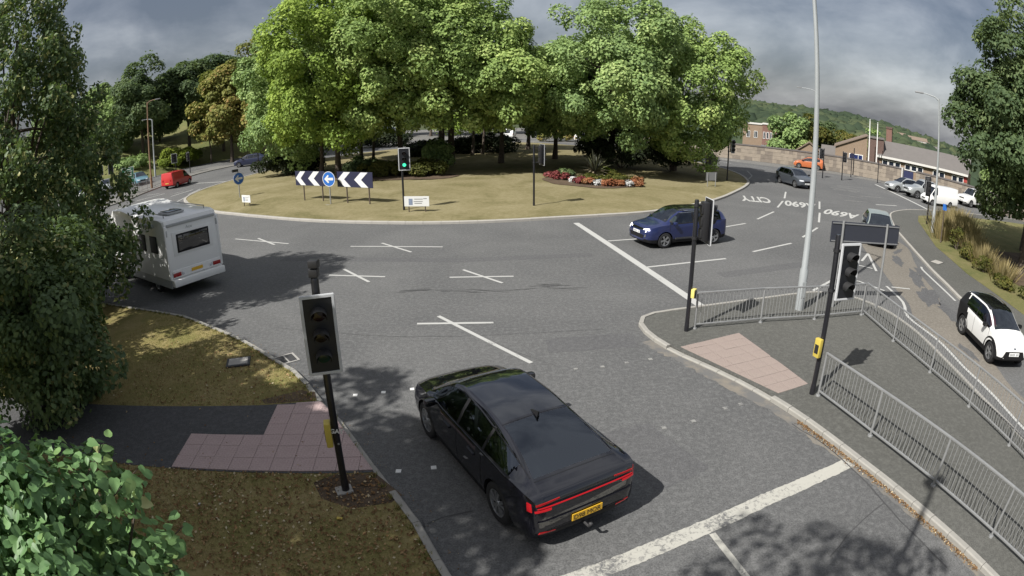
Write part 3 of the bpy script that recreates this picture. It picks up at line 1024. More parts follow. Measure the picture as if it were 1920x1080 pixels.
# ================================================================== east footway and planted verge
EK = catmull([(60, 38.2), (44, 37.6), (36, 37.3), (32.3, 36.6), (29.5, 35.9), (26.6, 34.2), (24.84, 32.08), (23.69, 30.28), (22.16, 27.65), (18.93, 20.81), (17.79, 17.89), (17.0, 15.5), (16.95, 11.9), (17.2, 6), (17.6, -8)], 0.5)
ek = struct(obj('kerb_east', None))
kerb(EK, 0.13, 0.11, ek, mat='kerb_pale')
EI = offset(EK, 0.135)
EF = [(60, 35.6), (44, 35.4), (34, 35.0), (29.0, 33.6), (27.19, 31.48), (22.81, 24.39), (20.79, 19.31), (20.11, 15.76), (19.63, 13.0), (19.7, 6), (20.1, -8)]
struct(MB().poly([tuple(q) for q in EI] + EF[::-1], -0.05, 0.085).build('footway_east', 'asphalt_footway'))
struct(MB().poly(EF + [(30, -12), (56, 10)], -0.05, 0.10).build('verge_east', 'grass_green'))

# ================================================================== the roundabout island
ISL_PTS = [(-24.24, 38.65), (-21.7, 36.2), (-19.0, 34.0), (-16.98, 32.85), (-14.98, 31.73), (-10.35, 29.58), (-5.55, 28.5), (-1.5, 28.5), (2.79, 29.45), (7.32, 30.9), (10.6, 33.2), (13.31, 35.86), (15.71, 39.0), (18.4, 43.0), (19.9, 46.3), (20.9, 51.2), (20.6, 57), (18.4, 64), (13, 75), (4, 86), (-6, 88), (-15, 80), (-22, 70), (-25.6, 58), (-26.6, 52), (-27.1, 46.5), (-26.3, 41.8), (-24.24, 38.65)]
IK = catmull(ISL_PTS, 0.5)
ik = struct(obj('kerb_island', None))
_near = IK[:, 1] < 58
kerb(np.vstack([IK[(len(IK) * 3) // 4 + 8:], IK[:(len(IK) * 45) // 100]]), 0.22, 0.13, ik, mat='kerb_pale', stone=0.92)
II = offset(IK, 0.225)
ICX, ICY = -2.0, 56.0
_ia = np.arctan2(II[:, 1] - ICY, II[:, 0] - ICX)
_ir = np.hypot(II[:, 1] - ICY, II[:, 0] - ICX)
_o = np.argsort(_ia)
_ia, _ir = _ia[_o], _ir[_o]


def island_z(x, y):
    a = np.arctan2(y - ICY, x - ICX)
    rr = np.interp(a, _ia, _ir, period=2 * math.pi)
    s = np.clip(np.hypot(x - ICX, y - ICY) / rr, 0, 1)
    return 0.10 + 0.5 * (1 - s ** 2.2)


def build_island():
    n = 160
    A = np.linspace(-math.pi, math.pi, n, endpoint=False)
    Rr = np.interp(A, _ia, _ir, period=2 * math.pi)
    ss = [1.0, 0.985, 0.96, 0.92, 0.86, 0.78, 0.66, 0.5, 0.3, 0.12]
    V = [(ICX, ICY, float(island_z(ICX, ICY)))]
    for s in ss[::-1]:
        for a, r in zip(A, Rr):
            x, y = ICX + r * s * math.cos(a), ICY + r * s * math.sin(a)
            V.append((x, y, float(island_z(x, y)) + (random.uniform(-0.02, 0.03) if s < 0.97 else 0)))
    F = []
    for k in range(n):
        F.append((0, 1 + k, 1 + (k + 1) % n, 1 + (k + 1) % n))
    F3 = [(0, 1 + k, 1 + (k + 1) % n) for k in range(n)]
    F4 = []
    for i in range(len(ss) - 1):
        for k in range(n):
            k2 = (k + 1) % n
            F4.append((1 + i * n + k, 1 + (i + 1) * n + k, 1 + (i + 1) * n + k2, 1 + i * n + k2))
    m = MB()
    m.add(V, F3 + F4)
    return struct(m.build('roundabout_island', 'grass_dry', smooth=60))


island = build_island()
# brown planting soil under the trees
for c, rx, ry, rot, s_ in [((-9.5, 44.6), 5.6, 2.2, -0.2, 3), ((5.8, 41.0), 3.4, 2.9, -0.05, 5)]:
    rr = random.Random(s_)
    V = [(c[0], c[1], float(island_z(*c)) + 0.045)]
    n = 40
    for q in (0.5, 0.85, 1.0):
        for k in range(n):
            a = 2 * math.pi * k / n
            w = q * (1 + (0.05 * math.sin(3 * a + s_) + 0.04 * math.sin(7 * a)))
            x, y = rx * w * math.cos(a), ry * w * math.sin(a)
            X, Y = c[0] + x * math.cos(rot) - y * math.sin(rot), c[1] + x * math.sin(rot) + y * math.cos(rot)
            V.append((X, Y, float(island_z(X, Y)) + 0.045))
    F = [(0, 1 + k, 1 + (k + 1) % n) for k in range(n)]
    for i in range(2):
        for k in range(n):
            F.append((1 + i * n + k, 1 + (i + 1) * n + k, 1 + (i + 1) * n + (k + 1) % n, 1 + i * n + (k + 1) % n))
    MB().add(V, F).build('planting_bed', 'soil', island, smooth=60)

# ================================================================== far left: footway, railings' strip and grass bank
LK = catmull([(-33.6, 70), (-34.9, 67), (-36.0, 64), (-36.5, 60), (-35.9, 53), (-35.3, 47.5), (-35.0, 44.5), (-36.0, 40.5), (-40, 38), (-48, 36.5)], 0.6)
lk = struct(obj('kerb_far_left', None))
kerb(offset(LK, 0)[::-1][::-1], -0.15, 0.12, lk, mat='kerb_pale', stone=1.8) if False else kerb(LK[::-1], 0.15, 0.12, lk, mat='kerb_pale', stone=1.8)
LI = offset(LK[::-1], 0.155)
struct(MB().poly([tuple(q) for q in LI] + [(-38.5, 69.5), (-40.5, 60), (-40, 53), (-39.5, 46.5), (-41, 42), (-48, 40)], -0.05, 0.09).build('footway_far_left', 'asphalt_far'))
FOOT = catmull([(-62, 48), (-54, 55), (-48.8, 60), (-46.5, 65.3), (-45.4, 71.2), (-44.4, 76.4), (-41.5, 80.5), (-37, 86), (-30, 92), (-20, 96)], 2.0)
_rows = [(0, 0.0), (0.6, 0.25), (4, 1.2), (9, 2.6), (16, 4.6), (26, 6.6), (42, 8.0), (60, 8.5), (61, -1)]
V, F = [], []
T_ = np.gradient(FOOT, axis=0)
T_ /= np.linalg.norm(T_, axis=1)[:, None]
N_ = np.stack([-T_[:, 1], T_[:, 0]], 1)
for d_, h_ in _rows:
    for k, (q, nn) in enumerate(zip(FOOT, N_)):
        V.append((q[0] + nn[0] * d_, q[1] + nn[1] * d_, h_ * (0.9 + 0.15 * math.sin(k * 0.7))))
n_ = len(FOOT)
for i in range(len(_rows) - 1):
    for k in range(n_ - 1):
        F.append((i * n_ + k, i * n_ + k + 1, (i + 1) * n_ + k + 1, (i + 1) * n_ + k))
struct(MB().add(V, F).build('grass_bank', 'grass_bank', smooth=70))


def bank_z(x, y):
    d = FOOT - np.array([x, y])
    i = int(np.argmin((d ** 2).sum(1)))
    s = float(np.dot(np.array([x, y]) - FOOT[i], N_[i]))
    return float(np.interp(s, [r_[0] for r_ in _rows[:-1]], [r_[1] for r_ in _rows[:-1]])) if s > 0 else 0.0

# ================================================================== traffic signals
def face_rot(f):
    return math.atan2(f[0], -f[1])


def visor_mesh(L=0.21, r=0.112):
    m = MB()
    n = 14
    V, F = [], []
    for k in range(n + 1):
        a = math.radians(-28 + 236 * k / n)
        up = 0.5 + 0.5 * math.sin(a)
        l = L * (0.38 + 0.62 * max(0, up) ** 0.8)
        c, s = math.cos(a), math.sin(a)
        for rr, yy in ((r, 0.0), (r * 1.02, -l), (r * 0.95, -l), (r * 0.93, 0.0)):
            V.append((c * rr, yy, s * rr))
    for k in range(n):
        for j in range(4):
            j2 = (j + 1) % 4
            F.append((k * 4 + j, (k + 1) * 4 + j, (k + 1) * 4 + j2, k * 4 + j2))
    F += [(0, 1, 2, 3), (n * 4 + 3, n * 4 + 2, n * 4 + 1, n * 4)]
    m.add(V, F)
    return m.mesh('visor', 'visor_black', 40)


VISOR = visor_mesh()
_l = MB().lathe([(0.001, -0.018), (0.05, -0.016), (0.085, -0.008), (0.10, 0.0)], 20, 'y')
LENS = {c: _l.mesh('lens', 'lens_' + c, 60) for c in ('red', 'amber', 'green', 'green_lit')}


def signal_head(parent, loc, face, w=0.50, h=1.14, lit=None, border='white_border'):
    """housing, backing board with white border, three visors and lenses; faces the local -y side turned to `face`"""
    hd = MB()
    hd.bbox((0, 0.06, 0), (0.30, 0.17, h - 0.16), 0.03)
    for k in (-1, 0, 1):
        hd.bbox((0, 0.155, k * 0.31), (0.24, 0.05, 0.22), 0.02)
        hd.box((0.145, 0.10, k * 0.31 + 0.08), (0.02, 0.03, 0.05))
    o = hd.build('signal_head', 'signal_black', parent, smooth=35)
    o.location = loc
    o.rotation_euler = (0, 0, face_rot(face))
    bd = MB()
    bd.bbox((0, -0.045, 0), (w, 0.022, h), 0.009)
    bd.build('backing_board', 'board_black', o)
    br = MB()
    b = 0.034
    for c, s in (((0, -0.062, h / 2 - b / 2), (w, 0.012, b)), ((0, -0.062, -h / 2 + b / 2), (w, 0.012, b)),
                 ((-w / 2 + b / 2, -0.0625, 0), (b, 0.012, h - 2 * b)), ((w / 2 - b / 2, -0.0625, 0), (b, 0.012, h - 2 * b))):
        br.box(c, s)
    # the border wraps the board's edge
    for c, s in (((-w / 2 - 0.004, -0.045, 0), (0.008, 0.03, h)), ((w / 2 + 0.004, -0.045, 0), (0.008, 0.03, h)), ((0, -0.045, h / 2 + 0.004), (w, 0.03, 0.008)), ((0, -0.045, -h / 2 - 0.004), (w, 0.03, 0.008))):
        br.box(c, s)
    br.build('board_border', border, o)
    for k, c in ((1, 'red'), (0, 'amber'), (-1, 'green')):
        v = obj('visor', VISOR, o)
        v.location = (0, -0.056, k * 0.31)
        q = obj('lens', LENS[lit if (lit and c == 'green') else c], o)
        q.location = (0, -0.06, k * 0.31)
    return o


def signal_pole(name, label, loc, height, heads, group='traffic signals', z0=0.085, box=None, rad=0.057, cap=True, mat='pole_black'):
    t = thing(name, label, 'traffic light', (loc[0], loc[1], z0), 0, group)
    p = MB()
    p.tube([(0, 0, -0.1), (0, 0, 1.35), (0, 0, height - 0.03), (0, 0, height)], [rad, rad, rad, rad * 0.8], 14)
    p.tube([(0, 0, -0.02), (0, 0, 0.22), (0, 0, 0.25)], [rad * 1.12, rad * 1.12, rad], 14)
    p.build('pole', mat, t, smooth=40)
    if cap:
        c = MB()
        c.bbox((0, 0, height + 0.07), (0.13, 0.12, 0.12), 0.015)
        c.bbox((0.015, -0.01, height + 0.20), (0.14, 0.14, 0.11), 0.02)
        c.box((0.008, -0.005, height + 0.14), (0.05, 0.05, 0.04))
        c.build('detector', 'signal_black', t, smooth=35)
    for hd in heads:
        o = signal_head(t, (hd['at'][0], hd['at'][1], hd['z']), hd['face'], hd.get('w', 0.5), hd.get('h', 1.14), hd.get('lit'))
        for dz in (-0.42, 0.42):
            b = MB()
            b.tube([(0, 0, hd['z'] + dz), (hd['at'][0] * 0.8, hd['at'][1] * 0.8, hd['z'] + dz)], 0.022, 8)
            br_ = b.build('bracket', 'signal_black', t, smooth=40)
            b = MB(); b.lathe([(rad + 0.004, -0.03), (rad + 0.018, -0.03), (rad + 0.018, 0.03), (rad + 0.004, 0.03)], 14, 'z', 0, (0, 0, hd['z'] + dz)); b.build('clamp', 'signal_black', br_, smooth=40)
    if box:
        a = face_rot(box['face'])
        rot = Matrix.Rotation(a, 3, 'Z')
        off = rot @ Vector((0, -rad - 0.055, 0))
        m = MB()
        m.bbox((off.x, off.y, box['z']), (0.17, 0.10, box.get('h', 0.34)), 0.018, 0, rot)
        o = m.build('push_button_box', box.get('mat', 'yellow'), t, smooth=35)
        m = MB()
        off2 = rot @ Vector((0, -rad - 0.108, 0))
        m.bbox((off2.x, off2.y, box['z'] - 0.02), (0.11, 0.008, 0.2), 0.003, 0, rot)
        m.build('button_panel', 'signal_black', o)
    return t


t = signal_pole('traffic_signal', 'tall black signal with white bordered board nearest the camera, green lens dim', (-2.69, 7.34), 3.58,
                [dict(at=(0.045, -0.13), z=2.80, face=(0.34, -0.94), w=0.47, h=1.16)], box=dict(face=(-0.93, -0.28), z=1.12, h=0.42))
me = text_mesh('sticker', 'LGAT', 0.105, 'sign_white', bold=0.004)
s_ = obj('sticker', me, t)
s_.location = (0.012, -0.0605, 1.18)
s_.rotation_euler = (R(90), R(6), R(12))
m = MB(); m.lathe([(0.001, 0.0), (0.016, 0.0), (0.018, 0.006)], 10, 'y', 0, (0.035, -0.056, 0.95)); m.build('access_cap', 'galv', t)
m = MB(); m.bbox((-0.03, 0.0, 0.012), (0.27, 0.22, 0.05), 0.008, 0, Matrix.Rotation(R(28), 3, 'Z')); m.build('base_plate', 'concrete', t)

signal_pole('traffic_signal', 'black signal seen edge on at the guard rail end with pale push button', (4.63, 13.98), 3.52,
            [dict(at=(0.33, 0.10), z=2.95, face=(0.985, 0.02), w=0.56, h=1.16)], box=dict(face=(0.55, -0.5), z=1.08, h=0.24, mat='yellow_pale'), cap=False)
signal_pole('traffic_signal', 'black signal with white edged board by the near right guard rail, yellow button box', (6.52, 10.17), 3.55,
            [dict(at=(0.30, -0.06), z=2.80, face=(0.16, -0.98), w=0.55, h=1.18)], box=dict(face=(-0.95, -0.32), z=1.12, h=0.42), cap=False)
signal_pole('traffic_signal', 'signal showing green on the island beside the low white board', (-5.93, 31.52), 3.3,
            [dict(at=(0.16, -0.14), z=2.86, face=(0.15, -0.99), w=0.62, h=1.22, lit='green_lit')], z0=0.16, cap=False)
signal_pole('traffic_signal', 'signal seen from behind on the island left of the flower bed', (1.26, 32.15), 3.45,
            [dict(at=(0.42, 0.10), z=2.90, face=(0.92, 0.38), w=0.55, h=1.15)], z0=0.16, cap=False)
signal_pole('traffic_signal', 'dark signal pole at the right tip of the island under the trees', (17.42, 45.07), 3.4,
            [dict(at=(0.36, 0.05), z=2.75, face=(0.55, -0.83), w=0.5, h=1.1)], z0=0.2, cap=False)
signal_pole('traffic_signal', 'dark signal beside the grey lamp post at the grassy verge', (27.32, 30.58), 3.2,
            [dict(at=(-0.05, 0.22), z=2.62, face=(0.75, 0.66), w=0.5, h=1.1), dict(at=(-0.22, -0.10), z=2.4, face=(0.2, 0.98), w=0.45, h=1.0)], cap=False)
signal_pole('traffic_signal', 'far signal by the orange car, right of the tall lamp post', (30.8, 52.29), 3.0,
            [dict(at=(-0.25, 0.1), z=2.45, face=(-0.35, 0.94), w=0.45, h=1.0)], cap=False, z0=0.0)
signal_pole('traffic_signal', 'far signal with head turned right in front of the brick gable', (32.94, 51.8), 2.95,
            [dict(at=(0.28, 0.02), z=2.35, face=(0.90, 0.42), w=0.4, h=1.0)], cap=False, z0=0.0)
signal_pole('traffic_signal', 'far signal with white bordered board behind the red van', (-40.3, 62.56), 2.7,
            [dict(at=(-0.1, -0.12), z=2.2, face=(0.55, -0.83), w=0.75, h=1.15)], cap=False, z0=0.0)
signal_pole('traffic_signal', 'far dark signal seen from behind right of the red van', (-39.05, 64.05), 2.6,
            [dict(at=(-0.3, 0.1), z=2.1, face=(0.2, 0.98), w=0.5, h=1.1)], cap=False, z0=0.0)
signal_pole('traffic_signal', 'far signal with white board left of the green sign, nearer of two', (-48.0, 58.2), 2.7,
            [dict(at=(0, -0.12), z=2.3, face=(0.6, -0.8), w=0.75, h=1.2)], cap=False, z0=0.0)
signal_pole('traffic_signal', 'far signal with white board beside the tree edge, leftmost of all', (-50.6, 59.0), 2.7,
            [dict(at=(0, -0.12), z=2.3, face=(0.6, -0.8), w=0.75, h=1.2)], cap=False, z0=0.0)


# ================================================================== lamp posts and plain poles
def lamp_post(label, loc, h, arm, r0=0.11, r1=0.055, mat='lamp_grey', z0=0.0, door=True):
    t = thing('lamp_post', label, 'lamp post', (loc[0], loc[1], z0), 0, 'street lamp posts')
    p = MB()
    p.tube([(0, 0, -0.1), (0, 0, 1.35), (0, 0, 1.42), (0, 0, h * 0.5), (0, 0, h)], [r0, r0, r0 * 0.78, (r0 * 0.78 + r1) / 2, r1], 16)
    p.build('column', mat, t, smooth=40)
    if door:
        m = MB(); m.bbox((0, -r0 + 0.002, 0.75), (r0 * 0.95, 0.012, 0.5), 0.004); m.build('access_door', mat, t)
    a = Vector((*arm, 0))
    ar = MB()
    ar.tube([(0, 0, h - 0.15), (a.x * 0.25, a.y * 0.25, h + 0.05), (a.x * 0.8, a.y * 0.8, h + 0.14), (a.x, a.y, h + 0.15)], [r1, r1 * 0.8, r1 * 0.6, r1 * 0.5], 8)
    ar.build('arm', mat, t, smooth=40)
    ln = MB()
    d = a.normalized()
    rot = Matrix.Rotation(math.atan2(d.y, d.x), 3, 'Z')
    c = a + d * 0.3
    ln.bbox((c.x, c.y, h + 0.14), (0.62, 0.26, 0.10), 0.035, 0, rot)
    ln.build('luminaire', 'sign_grey', t, smooth=35)
    return t


lamp_post('tall grey lamp post behind the guard rail, running out of the top of the picture', (8.78, 15.44), 11.0, (-1.2, 1.3), 0.135, 0.06)
lamp_post('grey lamp post in front of the big right hand tree', (25.59, 27.95), 8.35, (-0.9, 0.7), 0.12, 0.055, z0=0.09)
lamp_post('brown lamp post on the far left footway', (-36.76, 51.71), 9.0, (0.9, 0.3), 0.13, 0.07, 'lamp_brown', 0.09, False)
lamp_post('grey lamp post behind the brown one on the far left', (-45.11, 64.56), 7.5, (-0.9, -0.3), 0.14, 0.08, door=False)
lamp_post('distant lamp post showing only its arm behind the tall near post', (33.95, 60.0), 9.1, (-1.5, 0.8), 0.12, 0.06, door=False)
t = thing('camera_mast', 'grey mast that carries the traffic camera, behind the viewer', 'mast', (-0.42, -0.36, 0.085))
MB().tube([(0, 0, -0.1), (0, 0, 1.5), (0, 0, 10.6)], [0.11, 0.1, 0.055], 14).build('column', 'lamp_grey', t, smooth=40)
m = MB(); m.bbox((0.1, 0.1, 10.65), (0.55, 0.26, 0.14), 0.03); m.build('luminaire', 'sign_grey', t)


def plain_pole(label, loc, h, r=0.05, mat='pole_black', z0=0.0, sign=None):
    t = thing('sign_post', label, 'post', (loc[0], loc[1], z0), 0, 'slim roadside posts')
    MB().tube([(0, 0, -0.05), (0, 0, h * 0.6), (0, 0, h)], [r, r, r * 0.9], 10).build('post', mat, t, smooth=40)
    m = MB(); m.lathe([(r, 0), (r * 1.5, 0.02), (r * 1.5, 0.06), (r, 0.09)], 10, 'z'); m.build('base_collar', mat, t)
    if sign:
        s = sign
        m = MB(); m.bbox((s[0], s[1], s[2]), (s[3], 0.03, s[4]), 0.01, 0, Matrix.Rotation(s[6], 3, 'Z')); m.build('sign_plate', s[5], t)
    return t


plain_pole('slim dark post against the stone wall, behind the far signals', (38.6, 58.2), 3.1, 0.06)
plain_pole('dark post with small blue plate in front of the brick gable', (36.6, 55.6), 2.7, 0.05, sign=(0, -0.06, 2.35, 0.5, 0.55, 'sign_navy', -0.4))
plain_pole('slim post against the wall left of the silver car', (38.33, 52.49), 3.0, 0.05)
plain_pole('brown post with small blue sign among the tall dry grasses', (24.1, 25.34), 2.2, 0.04, 'brown_post', 0.1, sign=(0, -0.05, 2.05, 0.28, 0.36, 'sign_blue', -0.7))
plain_pole('dark pole at the left end of the island hedge', (-26.2, 57.3), 3.2, 0.06, z0=0.1)


# ================================================================== guard rails
def guard_rail(label, pts, h=1.02, z0=0.085, spacing=0.108, vis=None):
    t = thing('guard_rail', label, 'railing', (0, 0, z0), 0, 'grey pedestrian guard rails')
    pts = [Vector((x, y, 0)) for x, y in pts]
    post = MB().tube([(0, 0, -0.08), (0, 0, h * 0.5), (0, 0, h)], 0.028, 8).mesh('post', 'galv', 40)
    foot = MB().lathe([(0.03, 0.0), (0.06, 0.0), (0.055, 0.03), (0.03, 0.035)], 10, 'z').mesh('post_foot', 'galv', 40)
    barm = MB().tube([(0, 0, 0.13), (0, 0, h - 0.02)], 0.0085, 5, caps=False).mesh('bar', 'galv', 60)
    for i, p in enumerate(pts):
        o = obj('post', post, t); o.location = p
        f = obj('post_foot', foot, o)
        if i == len(pts) - 1:
            break
        q = pts[i + 1]
        d = (q - p)
        L = d.length
        d.normalize()
        rot = Matrix.Rotation(math.atan2(d.y, d.x), 3, 'Z')
        c = (p + q) / 2
        MB().bbox((c.x, c.y, h), (L + 0.02, 0.05, 0.045), 0.012, 0, rot).build('top_rail', 'galv', t, smooth=40)
        MB().bbox((c.x, c.y, 0.125), (L - 0.03, 0.04, 0.04), 0.01, 0, rot).build('bottom_rail', 'galv', t, smooth=40)
        n = int((L - 0.1) / spacing)
        for k in range(1, n + 1):
            b = obj('bar', barm, t)
            s = (k - 0.5) / n
            side = Vector((-d.y, d.x, 0)) * (0.008 if k % 2 else -0.008)
            b.location = p + (q - p) * (0.04 + 0.92 * s) + side
    return t


guard_rail('grey guard rail along the near right kerb, running to the bottom corner', [(6.63, 10.06), (7.01, 8.23), (7.47, 6.23), (7.88, 4.34), (8.30, 2.4), (8.7, 0.5)])
guard_rail('grey guard rail along the exit lane, the long one in front of the white car', [(10.94, 14.86), (10.72, 12.67), (10.64, 10.56), (10.62, 8.59), (10.6, 6.64), (10.6, 4.7), (10.62, 2.7)])
guard_rail('grey guard rail facing the roundabout, between the edge-on signal and the corner', [(4.91, 14.13), (7.01, 14.45), (8.89, 14.57), (10.84, 14.80)])


def far_rail(label, pts, h=1.0, z0=0.09):
    t = thing('guard_rail', label, 'railing', (0, 0, z0), 0, 'grey pedestrian guard rails')
    post = MB().tube([(0, 0, -0.08), (0, 0, h)], 0.03, 6).mesh('post', 'galv', 40)
    for i, p in enumerate(pts):
        o = obj('post', post, t); o.location = (*p, 0)
        if i < len(pts) - 1:
            q = pts[i + 1]
            MB().tube([(*p, h), (*q, h)], 0.025, 6).build('top_rail', 'galv', t)
            MB().tube([(*p, 0.15), (*q, 0.15)], 0.02, 6).build('bottom_rail', 'galv', t)
            n = 10
            for k in range(1, n):
                s = k / n
                b = MB().tube([(0, 0, 0.15), (0, 0, h)], 0.012, 4, caps=False)
                if 'far_bar' not in MATS:
                    MATS['far_bar'] = b.mesh('bar', 'galv')
                o = obj('bar', MATS['far_bar'], t)
                o.location = (p[0] + (q[0] - p[0]) * s, p[1] + (q[1] - p[1]) * s, 0)


far_rail('far guard rail on the left footway beside the red van', [(-36.2, 44.6), (-36.1, 46.6), (-36.3, 48.6), (-36.6, 50.6), (-36.9, 52.6), (-37.2, 54.6), (-37.4, 56.6)])

# ================================================================== island signs
UX = Vector((0.896, -0.444, 0)); NX = Vector((-0.444, -0.896, 0))
CH0 = Vector((-13.29, 35.76, 0))


def along(s, z=0.0, n=0.0):
    p = CH0 + UX * s + NX * n
    return Vector((p.x, p.y, z))


def chevron_sign(label, a, b, posts, chev, z0=1.22, z1=2.15, back=False):
    gz = float(island_z(along((a + b) / 2).x, along((a + b) / 2).y))
    t = thing('chevron_sign', label, 'road sign', tuple(along((a + b) / 2, gz)), math.atan2(UX.y, UX.x), 'chevron boards on the island')
    c0 = (a + b) / 2
    pan = MB(); pan.bbox((0, 0, (z0 + z1) / 2 - gz), (b - a, 0.03, z1 - z0), 0.008)
    pan.build('panel', 'sign_navy', t)
    for s in posts:
        MB().tube([(s - c0, 0.06, -0.15), (s - c0, 0.06, z1 - gz - 0.05)], 0.045, 8).build('post', 'brown_post', t, smooth=40)
    for (x0, x1) in chev:
        w = (x1 - x0)
        tip, arm = x0 - c0, x1 - c0
        th = w * 0.50
        zm, zt, zb = (z0 + z1) / 2 - gz, z1 - gz - 0.02, z0 - gz + 0.02
        P = [(tip, zm), (arm - th, zt), (arm, zt), (tip + th, zm), (arm, zb), (arm - th, zb)]
        V = [(x, -0.0165, z) for x, z in P] + [(x, -0.022, z) for x, z in P]
        F = [(6, 7, 8, 9), (6, 9, 10, 11), (0, 3, 2, 1), (0, 5, 4, 3)] + [(i, (i + 1) % 6, (i + 1) % 6 + 6, i + 6) for i in range(6)]
        MB().add(V, F).build('chevron', 'sign_white', t)
    return t


chevron_sign('black board with two white chevrons, left of the blue arrow disc', -0.66, 2.02, [0.0, 1.70], [(-0.62, 0.30), (0.55, 1.56)])
chevron_sign('black board with two white chevrons, right of the blue arrow disc', 3.08, 5.90, [3.77, 5.53], [(3.14, 4.18), (4.48, 5.55)])


def disc_sign(label, loc, face, zc, rad, post_h, arrow=True, gz=0.16, colour='sign_blue', post='galv'):
    t = thing('round_sign', label, 'road sign', (loc[0], loc[1], gz), face_rot(face))
    MB().tube([(0, 0.04, -0.1), (0, 0.04, post_h)], 0.04, 10).build('post', post, t, smooth=40)
    d = MB(); d.lathe([(0.001, -0.012), (rad, -0.012), (rad, 0.012), (0.001, 0.012)], 32, 'y', 0, (0, 0, zc)); d.build('sign_disc', colour, t)
    b = MB(); b.lathe([(rad * 0.93, -0.0125), (rad * 0.93, -0.016), (rad * 1.0, -0.016), (rad * 1.0, -0.0125)], 32, 'y', 0, (0, 0, zc)); b.build('disc_border', 'sign_white', t)
    if arrow:
        q = rad
        P = [(-0.72, 0), (-0.12, 0.55), (0.06, 0.42), (-0.18, 0.17), (0.72, 0.17), (0.72, -0.17), (-0.18, -0.17), (0.06, -0.42), (-0.12, -0.55)]
        V = [(x * q, -0.0165, zc + z * q) for x, z in P]
        F = [(0, 1, 2, 3), (0, 3, 6), (0, 6, 7, 8), (3, 4, 5, 6)]
        MB().add(V, [tuple(reversed(f)) for f in F]).build('arrow', 'sign_white', t)
    return t


t = disc_sign('round blue sign with white left arrow between the chevron boards', (-10.95, 34.02), (-0.3, -0.95), 1.60, 0.46, 2.0)
m = MB(); m.bbox((-0.22, -0.05, 0.03), (0.55, 0.4, 0.06), 0.01); m.build('base_plate', 'concrete', t)
t = disc_sign('blue round sign on slim post at the left end of the island, seen obliquely', (-19.45, 38.79), (0.80, -0.55), 1.45, 0.45, 2.05)
m = MB(); m.bbox((-0.25, 0.02, 2.05), (0.5, 0.12, 0.2), 0.02); m.build('lantern', 'signal_black', t)
# behind the island's right tip: the backs of the chevron boards and of a disc
t = thing('chevron_sign', 'back of the chevron boards at the right tip of the island', 'road sign', (16.6, 47.6, 0.25), math.atan2(5.5, 1.6), 'chevron boards on the island')
for a in (-1.7, 1.6):
    m = MB(); m.bbox((a, 0, 1.55), (2.5, 0.03, 0.85), 0.008); m.build('panel', 'sign_back', t)
    for q in (-0.85, 0.85):
        MB().tube([(a + q, 0.06, -0.2), (a + q, 0.06, 1.95)], 0.045, 8).build('post', 'brown_post', t, smooth=40)
t = disc_sign('back of a round sign before the chevron backs at the island tip', (15.9, 45.0), (0.5, 0.86), 1.62, 0.45, 2.05, False, 0.2, 'sign_grey')
t = thing('sponsor_board', 'low grey board seen from behind at the right end of the island', 'sign', (14.6, 41.0, 0.18), 0.25)
m = MB(); m.bbox((0, 0, 0.75), (0.95, 0.03, 0.6), 0.008); m.build('panel', 'sign_grey', t)
for q in (-0.35, 0.35):
    MB().tube([(q, -0.04, -0.1), (q, -0.04, 1.05)], 0.03, 8).build('post', 'galv', t, smooth=40)


def sponsor(label, a, b, z0, z1, gz):
    a, b = Vector((*a, 0)), Vector((*b, 0))
    c = (a + b) / 2
    d = (b - a)
    w = d.length
    t = thing('sponsor_board', label, 'sign', (c.x, c.y, gz), math.atan2(d.y, d.x))
    zc, h = (z0 + z1) / 2 - gz, z1 - z0
    m = MB(); m.bbox((0, 0, zc), (w, 0.025, h), 0.006); m.build('panel', 'sign_white', t)
    m = MB(); m.box((-w * 0.24, -0.0145, zc - h * 0.05), (w * 0.16, 0.003, h * 0.62)); m.build('picture', 'sign_photo', t)
    m = MB()
    for k, (x, z, l) in enumerate([(0.08, 0.22, 0.34), (0.34, 0.27, 0.14), (0.06, -0.02, 0.36), (0.06, -0.2, 0.30)]):
        m.box((x * w, -0.0145, zc + z * h), (l * w, 0.003, h * 0.07))
    stuff(m.build('printed_lines', 'sign_grey', t))
    for q in (-0.33, 0.33):
        MB().tube([(q * w, 0.035, -0.12), (q * w, 0.035, z1 - gz - 0.03)], 0.032, 8).build('post', 'brown_post', t, smooth=40)


sponsor('low white sponsor board on two posts beside the green signal', (-5.78, 30.88), (-4.40, 30.76), 0.50, 1.05, 0.13)
sponsor('small white sponsor board under the slim blue sign at the left', (-17.55, 35.25), (-16.72, 34.82), 0.42, 0.90, 0.13)

# the dark back of a direction sign on the refuge
t = thing('direction_sign', 'dark back of a wide direction sign above the right guard rail', 'road sign', (11.10, 15.56, 0.085), math.atan2(-0.25, 2.7))
m = MB(); m.bbox((0.0, 0, 2.42), (2.72, 0.04, 0.66), 0.012); m.build('panel', 'sign_back', t)
for q in (-0.95, 0.80):
    MB().tube([(q, -0.06, -0.1), (q, -0.06, 2.78)], 0.042, 10).build('post', 'galv', t, smooth=40)
m = MB()
for z in (2.14, 2.70):
    m = MB(); m.box((0.0, -0.032, z), (2.66, 0.025, 0.035)); m.build('stiffener', 'sign_grey', t)
